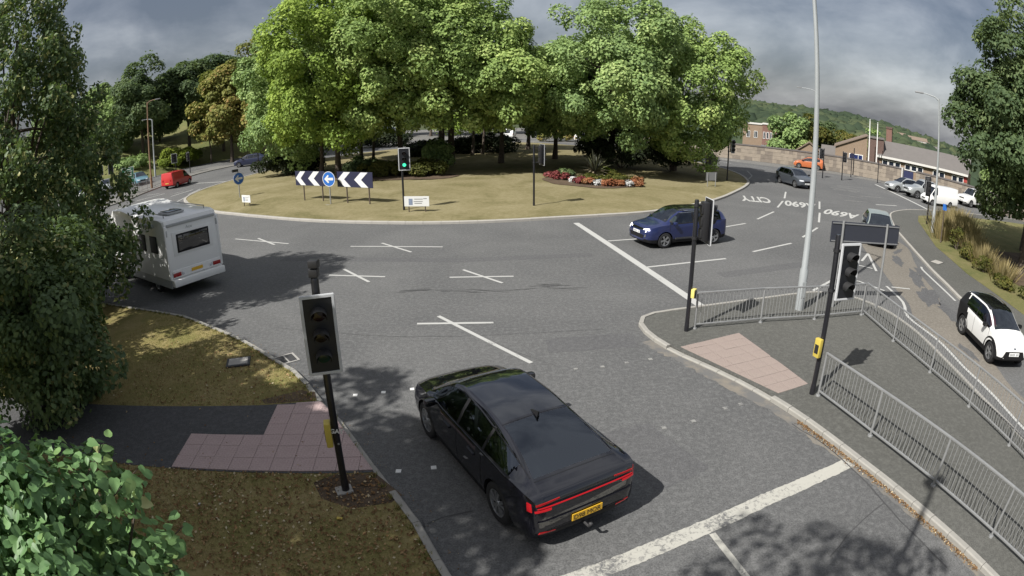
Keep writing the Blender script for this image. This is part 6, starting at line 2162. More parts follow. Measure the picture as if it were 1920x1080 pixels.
ibush('leafy shrubs under the green signal with pale tips', -6.6, 44.4, 2.0, 1.5, 1.1, 'leaf_shrub', 4500, 0.45, 0.2, 57, 30)
ibush('bushy green shrub at the foot of the twisted trunk', -6.2, 49.4, 1.3, 1.2, 2.6, 'leaf_mid', 3500, 0.5, 0.22, 58, 22)
ibush('dark undergrowth behind the right chevron board', -11.8, 45.8, 1.8, 1.4, 1.6, 'leaf_dark', 3500, 0.5, 0.22, 59, 24)
bush('yellow green sunlit bush beyond the island, between the stems', (-7.5, 92.0, 0), 6, 2.5, 4.6, 'leaf_bright', 7000, 1.2, 0.34, 60, 40)
bush('orange tinted bush beyond the island above the signal back', (7.2, 90.5, 0), 3.2, 1.6, 2.4, 'leaf_autumn', 4000, 0.7, 0.28, 61, 30)
bush('dark bush beyond the island behind the slim trunks', (-19.0, 86.0, 0), 5, 2.5, 2.2, 'leaf_hedge', 5000, 1.0, 0.3, 62, 30)
bush('clipped bright green hedge at the foot of the left grass bank', (-47.0, 74.0, 0.4), 3.2, 5.0, 2.6, 'leaf_lawn', 9000, 0.7, 0.3, 63, 60, 'hedge', 'hedge')

simple('cordy', (0.045, 0.048, 0.030), 0.6)
simple('cordy_pale', (0.14, 0.145, 0.075), 0.6)
simple('cordy_dry', (0.24, 0.20, 0.13), 0.8)
# flower bed: strap-leaved plant, bedding flowers
t = thing('cordyline', 'spiky dark strap leaved plant in the flower bed', 'plant', (6.15, 42.6, float(island_z(6.15, 42.6))))
rng = np.random.default_rng(5)
for k in range(70):
    a, el = rng.uniform(0, 6.28), rng.uniform(0.15, 1.45)
    L = rng.uniform(1.25, 1.9)
    d = np.array([math.cos(a) * math.cos(el), math.sin(a) * math.cos(el), math.sin(el)])
    s_ = np.array([-math.sin(a), math.cos(a), 0]) * 0.06
    p0 = np.array([0, 0, 0.45])
    p1 = p0 + d * L * 0.55
    p2 = p0 + d * L + np.array([0, 0, -0.22 * math.cos(el)])
    V = [p0 - s_ * 0.6, p0 + s_ * 0.6, p1 + s_ * 1.2, p1 - s_ * 1.2, p2, p1 + np.array([0, 0, -0.02])]
    MB().add(V, [(0, 1, 2, 3), (3, 2, 4), (0, 5, 1), (3, 5, 0), (1, 5, 2)]).build('strap_leaf', 'cordy_dry' if el < 0.32 else 'cordy_pale' if k % 4 == 0 else 'cordy', t)
MB().tube([(0, 0, -0.1), (0.02, 0, 0.25), (0, 0.02, 0.5)], [0.12, 0.1, 0.09], 8).build('stem', 'bark', t)


def bedding(name, label, spots, mat, rx, h, n, leaf, seed):
    rng = np.random.default_rng(seed)
    for i, (x, y, lab) in enumerate(spots):
        bush(lab, (x, y, float(island_z(x, y)) + 0.03), rx, rx * 0.75, h, mat, n, 0.22, leaf, seed + i, 14, name, 'flowers', 'bedding plants in the island flower bed')


bedding('bedding_flowers', '', [(3.0, 42.6, 'crimson bedding flowers at the left end of the flower bed'), (3.7, 41.4, 'red bedding flowers, second clump from the left'), (4.8, 40.0, 'dark pink bedding flowers left of the front gap')], 'petal_red', 0.75, 0.42, 700, 0.16, 300)
bedding('bedding_flowers', '', [(5.3, 39.4, 'orange red bedding flowers at the front left of the bed'), (6.5, 39.0, 'orange bedding flowers at the front of the bed'), (7.3, 39.0, 'orange bedding flowers beside the white clump'), (8.6, 39.5, 'orange bedding flowers at the front right of the bed'), (8.9, 40.6, 'coppery bedding flowers at the right end of the bed')], 'petal_orange', 0.62, 0.42, 600, 0.16, 310)
bedding('bedding_flowers', '', [(4.3, 40.4, 'small white flower clump left in the bed'), (5.85, 39.15, 'tiny white flower clump in the middle front'), (7.95, 39.0, 'bright white flower clump at the front right'), (6.6, 41.0, 'white flowers inside the bed')], 'petal_white', 0.32, 0.34, 220, 0.13, 330)
bedding('low_shrub', '', [(4.2, 42.8, 'dark green low shrub left of the spiky plant')], 'leaf_dark', 1.0, 0.7, 1200, 0.16, 340)
bedding('low_shrub', '', [(5.4, 40.9, 'yellow green low shrub before the spiky plant'), (6.2, 40.4, 'pale green low foliage at the bed centre'), (8.0, 41.2, 'olive low foliage right in the bed'), (7.4, 42.6, 'green and orange foliage at the right back of the bed')], 'leaf_shrub', 0.85, 0.55, 1100, 0.16, 345)
bedding('low_shrub', '', [(7.0, 43.4, 'bright lime green rounded plant beside the spiky one')], 'leaf_lawn', 0.55, 1.0, 900, 0.16, 350)

# ------------------------------------------------------------------ left and far trees
tree('autumn tinted yellow brown tree at the back left', (-38.2, 74.5, 0.2), 14.5, 5.2, 5.0, 0.9, 'leaf_autumn', 24000, 80, 1.4, 0.42, 0.24, 41)
tree('yellowing tree left of the island group behind the road', (-31.5, 73.5, 0.2), 17.0, 4.8, 4.6, 1.0, 'leaf_autumn', 22000, 75, 1.4, 0.42, 0.22, 42)
tree('green tree between the autumn ones and the island', (-25.5, 63.5, 0.2), 13.5, 4.4, 4.2, 1.0, 'leaf_mid', 18000, 60, 1.3, 0.4, 0.2, 43)
tree('dark green tree behind the far lamp posts', (-54.0, 74.0, 1.6), 16.0, 6.2, 6.0, 1.2, 'leaf_dark', 22000, 80, 1.7, 0.46, 0.3, 44)
tree('dark tree right of the far lamp posts on the bank', (-49.0, 80.5, 2.0), 14.5, 5.2, 5.2, 2.4, 'leaf_dark', 20000, 75, 1.6, 0.46, 0.28, 45)
tree('dull green tree on the bank left of the lamp posts', (-70.0, 82.0, 4.0), 12.5, 6.0, 6.0, 0.8, 'leaf_mid', 18000, 70, 1.7, 0.46, 0.28, 46)
tree('low green tree at the far left edge behind the signals', (-80.0, 78.0, 4.0), 11.0, 6.5, 6.5, 0.5, 'leaf_mid', 16000, 60, 1.8, 0.46, 0.28, 47)
tree('far tree rising behind the bank between the lamp posts and autumn trees', (-52.0, 98.0, 5.0), 14.0, 6.5, 6.0, 2.0, 'leaf_dark', 16000, 60, 1.8, 0.5, 0.28, 48)
tree('dark tree low on the bank behind the red van', (-44.5, 84.0, 1.0), 12.5, 4.6, 4.6, 1.4, 'leaf_dark', 15000, 70, 1.5, 0.46, 0.24, 49)
tree('green tree filling the gap behind the blue car', (-33.0, 84.0, 0.3), 13.0, 5.0, 4.6, 0.8, 'leaf_mid', 15000, 70, 1.5, 0.46, 0.24, 50)
tree('small tree at the bank edge left of the autumn tree', (-42.2, 75.5, 0.3), 7.0, 2.6, 2.6, 1.8, 'leaf_autumn', 7000, 40, 0.9, 0.36, 0.12, 51)
tree('leafy tree high on the left bank behind the dark ones', (-60.0, 88.0, 3.0), 12.0, 6.0, 5.5, 0.6, 'leaf_mid', 12000, 70, 1.6, 0.5, 0.24, 52)
tree('leafy tree on the bank left of the brown lamp post', (-63.0, 76.0, 2.2), 10.5, 5.0, 5.0, 0.4, 'leaf_mid', 12000, 70, 1.5, 0.46, 0.24, 53)
bush('green shrubs along the foot of the left bank', (-52.5, 68.0, 0.8), 4.5, 2.6, 2.4, 'leaf_mid', 6000, 0.8, 0.3, 68, 40)
bush('dark hedge row at the top of the left bank', (-66.0, 70.0, 1.2), 7.0, 2.0, 2.4, 'leaf_hedge', 7000, 1.0, 0.34, 64, 40, 'hedge', 'hedge')
for i, (x, y, z, H, w, mt, lab) in enumerate([(-30, 104, 0.5, 13, 6.5, 'leaf_mid', 'leafy tree at the car park corner behind the left trunks'), (-15, 110, 0, 13, 6.5, 'leaf_mid', 'leafy tree behind the car park between two trunks'), (4, 112, -1, 13, 6.5, 'leaf_mid', 'leafy tree behind the car park beside the gap'), (20, 100, -2, 11, 5.0, 'leaf_mid', 'leafy tree behind the car park at its right end'), (-24, 116, 0, 13, 6, 'leaf_mid', 'tree behind the car park, left of the trunks'), (-6, 112, 0, 14, 6, 'leaf_mid', 'tree behind the car park, centre'), (14, 104, -1, 12, 5.5, 'leaf_mid', 'tree behind the car park, right'), (-42, 112, 2, 14, 6.5, 'leaf_dark', 'tall dark tree behind the car park, far left')]):
    tree(lab, (x, y, z), H, w, w, 1.2, mt, 9000, 45, 1.7, 0.55, 0.25, 90 + i, 'trees beyond the car park')
for i, (x, y, z, H, w, mt, lab) in enumerate([(42.6, 84, -5, 12.2, 3.6, 'leaf_mid', 'drooping green tree right of the flat roofed brick block'), (46.6, 84.5, -5, 11.8, 3.6, 'leaf_shrub', 'pale green tree beside the drooping one'), (50.5, 88, -6, 12.2, 4.5, 'leaf_dark', 'dark tree behind the small brick gable'),
                                             (53.5, 84, -6, 11.8, 4.5, 'leaf_shrub', 'olive tree behind the tall lamp post'), (58.5, 84, -6, 12.0, 4.8, 'leaf_mid', 'green tree left of the brick hall roof'), (74, 62, -5, 9.5, 5, 'leaf_mid', 'tree behind the long low building')]):
    tree(lab, (x, y, z), H, w, w, 1.0, mt, 9000, 45, 1.2, 0.42, 0.22, 110 + i, 'trees behind the stone wall')

# ------------------------------------------------------------------ big tree at the right edge
tree('big dark green tree filling the right edge', (26.3, 19.4, 0.1), 13.8, 5.9, 5.4, 1.2, 'leaf_dark', 64000, 220, 0.95, 0.24, 0.25, 71, None, (0.0, 0.0), LEAF_FAR, -0.9, shell=(0.35, 1.0), limbs=14)
tree('second tree behind the big right hand tree', (33.0, 24.5, 0.1), 12.5, 5.0, 5.0, 2.0, 'leaf_mid', 11000, 80, 1.2, 0.3, 0.25, 72, None)

# tall dry ornamental grasses and weeds in the east verge
def grass_clump(label, x, y, h, r, n, seed, mat='straw'):
    rng = np.random.default_rng(seed)
    t = thing('dry_grass', label, 'grass', (x, y, 0.1), 0, 'dry grasses in the right hand verge')
    a = rng.uniform(0, 6.28, n); q = np.abs(rng.normal(0, r * 0.35, n)); hh = h * rng.uniform(0.55, 1.05, n)
    b = np.stack([np.cos(a) * q, np.sin(a) * q, np.zeros(n)], 1)
    tip = b + np.stack([np.cos(a) * (q * 0.9 + 0.12 * h * rng.random(n)), np.sin(a) * (q * 0.9 + 0.12 * h * rng.random(n)), hh], 1)
    s = np.stack([-np.sin(a + 0.7), np.cos(a + 0.7), np.zeros(n)], 1) * rng.uniform(0.008, 0.02, n)[:, None]
    mid = (b + tip) / 2 + np.stack([np.zeros(n), np.zeros(n), hh * 0.08], 1)
    V = np.stack([b - s, b + s, mid + s * 1.3, mid - s * 1.3, tip], 1).reshape(-1, 3)
    i0 = np.arange(n)[:, None] * 5
    F = np.concatenate([i0 + [0, 1, 2], i0 + [0, 2, 3], i0 + [3, 2, 4]], 0)
    obj('blades', np_mesh('blades', V, F, mat, np.repeat(rng.random(n), 5)), t)


GC = [(25.2, 26.2, 1.9, 'tall tawny grass beside the grey lamp post'), (26.2, 27.0, 2.0, 'tawny grass right behind the lamp post'), (26.6, 25.2, 1.9, 'tall tawny grass right of the small blue sign'), (27.4, 26.2, 2.1, 'tall tawny grass clump before the white van'), (24.6, 22.6, 1.6, 'tawny grass clump halfway along the verge'),
      (23.8, 20.8, 1.5, 'golden grass clump nearest the big tree'), (28.6, 27.4, 1.9, 'straw grass at the back under the tree'), (23.0, 18.4, 1.3, 'golden grass clump nearest the white small car'), (29.6, 29.2, 2.0, 'straw grass behind the lamp post'), (25.6, 23.4, 1.4, 'straw grass before the shaded ground'), (28.0, 29.6, 1.8, 'tawny grass left of the van bonnet'), (30.6, 31.0, 1.8, 'tawny grass at the far end of the verge')]
for i, (x, y, h, lab) in enumerate(GC):
    grass_clump(lab, x, y, h * 0.8, 1.2, 420, 400 + i)
for i, (x, y, h, lab) in enumerate([(24.3, 23.9, 1.2, 'grey green weed by the small blue sign'), (23.3, 21.9, 0.9, 'low green weed on the verge edge'), (22.6, 19.6, 0.8, 'pale weed near the golden grass'), (21.6, 17.0, 0.6, 'low weed opposite the white small car'), (27.0, 28.2, 1.1, 'green weed at the lamp post foot'), (22.2, 15.6, 0.5, 'low brown weed at the right edge')]):
    bush(lab, (x, y, 0.1), 0.7, 0.7, h, 'leaf_shrub', 700, 0.25, 0.12, 420 + i, 12, 'weed', 'plant', 'weeds in the right hand verge')
sheet('bare_soil', [(25.0, 22.0), (28.0, 24.0), (33.0, 24.0), (36, 18), (32, 12), (26, 12), (23.5, 16), (23.8, 19)], 0.105, 'soil', bpy.data.objects['verge_east'])

# ------------------------------------------------------------------ foreground limes at the left
rng = np.random.default_rng(3)
t = thing('lime_tree', 'big shaded lime tree filling the left edge of the picture', 'tree', (-16.8, 13.9, 0.085))
nC, nL = 520, 64000
zz_ = rng.uniform(0.4, 12.4, nC * 2) 
rr_ = np.interp(zz_, [0, 1.5, 3.5, 6.5, 9, 11, 12.6], [3.6, 4.4, 4.5, 3.9, 2.9, 1.9, 0.5])
zz_, rr_ = zz_[rng.random(nC * 2) < rr_ / 4.5][:nC], rr_[rng.random(nC * 2) < 2][:nC]
rr_ = np.interp(zz_, [0, 1.5, 3.5, 6.5, 9, 11, 12.6], [3.6, 4.4, 4.5, 3.9, 2.9, 1.9, 0.5])
aa_ = rng.uniform(0, 6.283, len(zz_)); qq_ = rng.uniform(0.35, 1.0, len(zz_)) ** 0.5 * rr_ * rng.uniform(0.8, 1.16, len(zz_))
C = np.stack([np.cos(aa_) * qq_, np.sin(aa_) * qq_, zz_], 1)
D = unit(np.stack([np.cos(aa_), np.sin(aa_), np.full(len(aa_), 0.2)], 1))
ix = rng.integers(0, len(C), nL)
d = unit(rng.normal(size=(nL, 3)) + D[ix] * 0.4)
P = C[ix] + d * (rng.uniform(0.1, 1.0, nL) ** 0.5 * 0.55)[:, None]
P[:, 2] = np.maximum(P[:, 2], 0.15)
N = d * 0.4 + D[ix] * 0.3 + np.array([0, 0, 0.35]) + rng.normal(size=(nL, 3)) * 0.6
v = np.clip(0.42 + rng.normal(0, 0.2, len(C))[ix] * 0.6 + rng.normal(0, 0.16, nL), 0, 0.84)
v = np.where(rng.random(nL) < 0.13, rng.uniform(0.82, 1.0, nL), v)
leaves('crown', P, N, 0.155 * rng.uniform(0.6, 1.3, nL), v, 'leaf_lime', LEAF_MID, rng, t, 0.8)
trunk_mesh('trunk', 10.5, 0.22, [tuple(C[i]) for i in rng.choice(len(C), 30, replace=False)], t, rng, split=0.12)
bush('dark leafy undergrowth below the big lime tree beside the path', (-11.0, 8.9, 0.085), 2.8, 2.5, 4.8, 'leaf_lime', 26000, 0.6, 0.15, 66, 130, 'shrub', 'shrub', lower=-1.0)
bush('dark undergrowth filling the foot of the big lime tree', (-14.6, 10.6, 0.085), 3.0, 2.8, 3.4, 'leaf_lime', 12000, 0.6, 0.18, 67, 80, 'shrub', 'shrub', lower=-1.0)

t = thing('lime_sapling', 'bright green leafy branch tops close to the camera, bottom left', 'tree', (-3.55, 1.75, 0.085))
rng = np.random.default_rng(8)
P, N, v, C, cr = crown_points(rng, 170, 15000, (0, 0, 2.84), (1.32, 1.18, 1.2), 0.29, (0.35, 1.0), 0.9, -0.9, 0.35, 0.45)
SPR = [(1.34, 0.56, 3.95), (1.24, 0.62, 3.75), (1.46, 0.66, 3.45), (1.42, 0.50, 3.2), (0.9, 0.75, 3.95)]
for c_ in SPR:
    k_ = 46
    d_ = unit(rng.normal(size=(k_, 3)))
    f_ = rng.random(k_)[:, None]
    P = np.vstack([P, np.array(c_) * f_ + np.array([c_[0] * 0.55, c_[1] * 0.55, c_[2] - 0.45]) * (1 - f_) + d_ * 0.11])
    N = np.vstack([N, d_ * 0.4 + np.array([0.3, -0.3, 0.7])])
    v = np.r_[v, np.clip(rng.normal(0.6, 0.2, k_), 0, 1)]
leaves('crown', P, N, 0.082 * rng.uniform(0.5, 1.35, len(P)), v * 0.9 + (rng.random(len(P)) < 0.05) * 0.3, 'leaf_young', LEAF_NEAR, rng, t, 1.6)
trunk_mesh('trunk', 3.2, 0.06, [tuple(C[i]) for i in range(22)] + SPR, t, rng, split=0.3)
# trees behind and left of the camera: only their shade reaches the picture
tree('lime tree out of view left of the camera, shading the verge and the black car', (-12.5, 3.4, 0.085), 10.8, 4.0, 3.8, 2.0, 'leaf_lime', 14000, 90, 0.9, 0.32, 0.22, 73)
tree('lime tree out of view beside the camera, shading the near signal', (-8.7, 1.6, 0.085), 10.2, 3.4, 3.4, 4.6, 'leaf_lime', 9000, 70, 0.9, 0.28, 0.2, 75)
tree('tree behind the camera casting dappled shade on the near road', (-4.2, -2.3, 0.085), 12.2, 3.2, 2.6, 7.2, 'leaf_mid', 3600, 24, 0.85, 0.2, 0.2, 74)

# ================================================================== verge grass blades and fallen leaves
rng = np.random.default_rng(12)
n = 60000
X = rng.uniform(-11.5, -0.4, n); Y = rng.uniform(5.2, 15.2, n)
ok = in_poly_np(X, Y, VERGE) & ~in_poly_np(X, Y, [(x, y) for x, y in PATH]) & ~in_poly_np(X, Y, [(-2.30, 7.86), (-3.0, 7.78), (-3.3, 7.5), (-3.05, 7.1), (-2.5, 6.9), (-1.9, 7.1), (-1.75, 7.3)])
X, Y = X[ok], Y[ok]
n = len(X)
pat = np.sin(X * 1.7 + 0.6) * np.cos(Y * 1.3) + np.sin(X * 0.6 - Y * 0.9)
a = rng.uniform(0, 6.28, n); h = rng.uniform(0.02, 0.06, n)
b = np.stack([X, Y, np.full(n, 0.083)], 1)
s = np.stack([np.cos(a), np.sin(a), np.zeros(n)], 1) * 0.006
tip = b + np.stack([np.cos(a + 1.3) * h * 0.8, np.sin(a + 1.3) * h * 0.8, h], 1)
V = np.stack([b - s, b + s, tip], 1).reshape(-1, 3)
var = np.clip(0.62 - 0.22 * pat + rng.normal(0, 0.2, n), 0, 1)
ke_ = rng.integers(0, int(len(VI) * 0.6), 4200)
eb = np.stack([VI[ke_, 0], VI[ke_, 1], np.full(len(ke_), 0.08)], 1) + np.stack([rng.normal(-0.03, 0.035, len(ke_)), rng.normal(-0.03, 0.035, len(ke_)), np.zeros(len(ke_))], 1)
eb = eb[~in_poly_np(eb[:, 0], eb[:, 1], [(x, y) for x, y in PATH])]
m_ = len(eb); a2 = rng.uniform(0, 6.28, m_); h2 = rng.uniform(0.04, 0.10, m_)
s2 = np.stack([np.cos(a2), np.sin(a2), np.zeros(m_)], 1) * 0.007
t2 = eb + np.stack([np.cos(a2 + 1.3) * h2 * 0.7, np.sin(a2 + 1.3) * h2 * 0.7, h2], 1)
V = np.vstack([V, np.stack([eb - s2, eb + s2, t2], 1).reshape(-1, 3)])
var = np.r_[var, np.clip(rng.normal(0.35, 0.25, m_), 0, 1)]
n += m_
stuff(tag(obj('verge_grass', np_mesh('verge_grass', V, np.arange(n * 3).reshape(-1, 3), 'blade', np.repeat(var, 3))), 'short dry grass covering the near left verge', 'grass'))


def litter(name, label, X, Y, Z, seed, size=(0.02, 0.055)):
    rng = np.random.default_rng(seed)
    n = len(X)
    P = np.stack([X, Y, Z], 1)
    N = np.stack([rng.normal(0, 0.45, n), rng.normal(0, 0.45, n), np.ones(n)], 1)
    o = leaves(name, P, N, rng.uniform(*size, n), rng.random(n) ** 1.4, 'litter', LEAF_FAR, rng)
    return stuff(tag(o, label, 'leaves'))


n = 22000
X = rng.uniform(-9.5, -0.4, n); Y = rng.uniform(5.0, 13.2, n)
dens = np.where(Y < 8, 0.95, 0.30)
ok = in_poly_np(X, Y, VERGE) & ((~in_poly_np(X, Y, PATH)) | (rng.random(n) < 0.03)) & (rng.random(n) < dens)
X, Y = X[ok], Y[ok]
litter('fallen_leaves', 'brown fallen leaves scattered over the near left verge', X, Y, np.full(len(X), 0.115), 1, (0.025, 0.07))
s = rng.uniform(0, 1, 1500)
G0 = resample(np.array([(5.78, 9.2), (6.29, 7.5), (6.63, 6.2), (7.2, 3.8)]), 0.05)
ii = (s * (len(G0) - 1)).astype(int)
q = np.abs(rng.normal(0, 0.055, len(s))) + 0.015
litter('gutter_leaves', 'rust coloured leaves lying in the gutter of the near right kerb', G0[ii, 0] - q, G0[ii, 1] + rng.normal(0, 0.03, len(s)) - q * 0.3, np.full(len(s), 0.012) + rng.uniform(0, 0.02, len(s)), 2, (0.02, 0.05))
s = rng.uniform(0, 1, 260)
ii = (s * (len(VK) * 0.35)).astype(int)
litter('road_leaves', 'few fallen leaves along the left kerb on the road', VK[ii, 0] + rng.uniform(0.02, 0.5, len(s)) ** 1.5 * 0.8, VK[ii, 1] + rng.uniform(0, 0.2, len(s)), np.full(len(s), 0.012), 3, (0.015, 0.035))
m = MB(); m.bbox((-2.62, 6.62, 0.105), (0.09, 0.05, 0.03), 0.01); tag(m.build('litter_carton', 'yellow', None), 'small yellow scrap of litter on the near verge', 'litter')
m = MB(); m.bbox((-5.1, 6.55, 0.105), (0.04, 0.05, 0.02), 0.006); tag(m.build('litter_scrap', 'sign_white', None), 'small white scrap of litter on the near verge', 'litter')

# ================================================================== wooded hills
rng = np.random.default_rng(33)
ico = bmesh.new(); bmesh.ops.create_icosphere(ico, subdivisions=2, radius=1.0)
IV = np.array([v.co[:] for v in ico.verts]); ico.verts.index_update(); IF = np.array([[v.index for v in f.verts] for f in ico.faces]); ico.free()


def woodland(name, label, az0, az1, r0, r1, n, size, seed):
    rng = np.random.default_rng(seed)
    az = np.radians(rng.uniform(az0, az1, n)); r = np.sqrt(rng.uniform(r0 ** 2, r1 ** 2, n))
    X, Y = r * np.sin(az), r * np.cos(az)
    Z = ground_h(X, Y)
    s = rng.uniform(size[0], size[1], n)
    nz = 1 + 0.30 * np.sin(IV[None, :, 0] * 5 + rng.uniform(0, 6, (n, 1))) * np.cos(IV[None, :, 1] * 6 + rng.uniform(0, 6, (n, 1))) + rng.normal(0, 0.10, (n, len(IV)))
    V = IV[None] * nz[:, :, None] * s[:, None, None] * np.array([1, 1, 0.85]) + np.stack([X, Y, Z + s * 0.55], 1)[:, None, :]
    k = len(IV)
    F = (np.arange(n)[:, None, None] * k + IF[None]).reshape(-1, 3)
    var = np.repeat(np.clip(0.5 + 0.35 * np.sin(X * 0.02) * np.cos(Y * 0.025) + rng.normal(0, 0.22, n), 0, 1), k)
    return stuff(tag(obj(name, np_mesh(name, V.reshape(-1, 3), F, 'leaf_wood_hazy', var)), label, 'woodland'))


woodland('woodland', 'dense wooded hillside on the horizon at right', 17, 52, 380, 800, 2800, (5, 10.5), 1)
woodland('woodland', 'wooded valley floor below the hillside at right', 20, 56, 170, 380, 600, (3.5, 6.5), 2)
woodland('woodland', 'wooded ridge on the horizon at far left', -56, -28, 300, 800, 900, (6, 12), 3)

# ================================================================== stone wall at right, built of courses
wt_ = thing('stone_wall', 'low sandstone boundary wall behind the queue at right', 'wall')
Wp = resample(np.array(WALL), 1.0)
Wo = offset(Wp, -0.45)
for i in range(len(Wp) - 1):
    a, b, c, d = Wp[i], Wp[i + 1], Wo[i + 1], Wo[i]
    hz = 1.75
    if not (1 < i < len(Wp)):
        continue
    if np.hypot(*(Wp[i] - np.array([43.2, 53]))) < 0.75:
        continue
    for k in range(4):
        z0_, z1_ = k * hz / 4 + 0.008, (k + 1) * hz / 4 - 0.008
        nst = 2
        for j in range(nst):
            f0 = (j + (0.5 if k % 2 else 0.0)) / nst
            f0, f1 = max(0.0, f0 - (0.25 if k % 2 else 0.0)), min(1.0, f0 + 1 / nst - (0.25 if k % 2 else 0.0))
            if f1 - f0 < 0.1:
                continue
            p = random.uniform(0, 0.03)
            n_ = (Wp[i] - Wo[i]) / 0.45
            q0, q1 = a + (b - a) * (f0 + 0.008) + n_ * p, a + (b - a) * (f1 - 0.008) + n_ * p
            r0_, r1_ = d + (c - d) * f0, d + (c - d) * f1
            V = [(*q0, z0_), (*q1, z0_), (*r1_, z0_), (*r0_, z0_), (*q0, z1_), (*q1, z1_), (*r1_, z1_), (*r0_, z1_)]
            MB().add(V, [(0, 1, 5, 4), (1, 2, 6, 5), (2, 3, 7, 6), (3, 0, 4, 7), (4, 5, 6, 7)]).build('stone', random.choice(['stone', 'stone', 'stone_dark']), wt_)
    n_ = (Wp[i] - Wo[i]) / 0.45
    V = [(*(a + n_ * 0.07), hz), (*(b + n_ * 0.07), hz), (*(c - n_ * 0.07), hz), (*(d - n_ * 0.07), hz), (*(a + n_ * 0.05), hz + 0.14), (*(b + n_ * 0.05), hz + 0.14), (*(c - n_ * 0.05), hz + 0.14), (*(d - n_ * 0.05), hz + 0.14)]
    MB().add(V, [(0, 1, 5, 4), (1, 2, 6, 5), (2, 3, 7, 6), (3, 0, 4, 7), (4, 5, 6, 7), (3, 2, 1, 0)]).build('coping_stone', 'coping', wt_)
t = thing('gate_pier', 'pale stone pier with dark blue gate in the wall behind the silver car', 'gate', (43.3, 52.9, 0), math.atan2(-6, 4))
m = MB(); m.bbox((-0.95, 0, 0.95), (0.6, 0.6, 1.9), 0.03); m.build('pier', 'render_white', t)
m = MB(); m.bbox((0.05, 0.05, 0.85), (1.3, 0.06, 1.6), 0.01); m.build('gate_leaf', 'door_blue', t)


# ================================================================== buildings
def wall_box(t, name, x0, x1, y0, y1, z0, z1, mat):
    m = MB(); m.box(((x0 + x1) / 2, (y0 + y1) / 2, (z0 + z1) / 2), (x1 - x0, y1 - y0, z1 - z0)); return m.build(name, mat, t)


def window(t, x, y, z, w, h, face='-y', frame='frame_white', pane='win_dark', bars=1):
    """frame proud of the wall with a pane set in it"""
    o = bpy.data.objects.new('window', None)
    m = MB(); b = 0.09
    def bx(c, s):
        m.box(c, s)
    bx((0, -0.02, h / 2 - b / 2), (w, 0.08, b)); bx((0, -0.02, -h / 2 + b / 2), (w, 0.08, b))
    bx((-w / 2 + b / 2, -0.021, 0), (b, 0.08, h - 2 * b)); bx((w / 2 - b / 2, -0.021, 0), (b, 0.08, h - 2 * b))
    for k in range(bars):
        bx((-w / 2 + (k + 1) * w / (bars + 1), -0.015, 0), (0.06, 0.07, h - 2 * b))
    o = m.build('window', frame, t)
    o.location = (x, y, z)
    if face == '-x':
        o.rotation_euler = (0, 0, R(-90))
    p = MB(); p.box((0, 0.0, 0), (w - 0.02, 0.02, h - 0.02)); p.build('pane', pane, o)
    return o


# flat roofed brick block
t = thing('brick_building', 'flat roofed red brick block with a row of white windows', 'building', (61.8, 136.7, -10.0), R(-25.7))
wall_box(t, 'wall', 0.0, 4.5, 0, 7, 0, 13.0, 'brick_red')
wall_box(t, 'wing_wall', -5.0, -0.01, 0.8, 7, 0, 12.8, 'brick_buff')
wall_box(t, 'roof_slab', -0.1, 4.65, -0.2, 7.2, 13.0, 13.3, 'render_white')
wall_box(t, 'wing_roof', -5.1, -0.11, 0.6, 7.2, 12.8, 13.1, 'render_white')
wall_box(t, 'canopy', -0.2, 4.6, -1.2, -0.01, 7.3, 7.9, 'sign_grey')
for k in range(5):
    window(t, 0.5 + k * 0.86, -0.03, 10.3, 0.55, 1.7, bars=0)
for k in range(3):
    window(t, 0.9 + k * 1.3, -0.03, 6.4, 0.9, 0.9, bars=0)
for k in range(2):
    window(t, -3.6 + k * 1.9, 0.77, 10.3, 0.9, 1.7, bars=1)

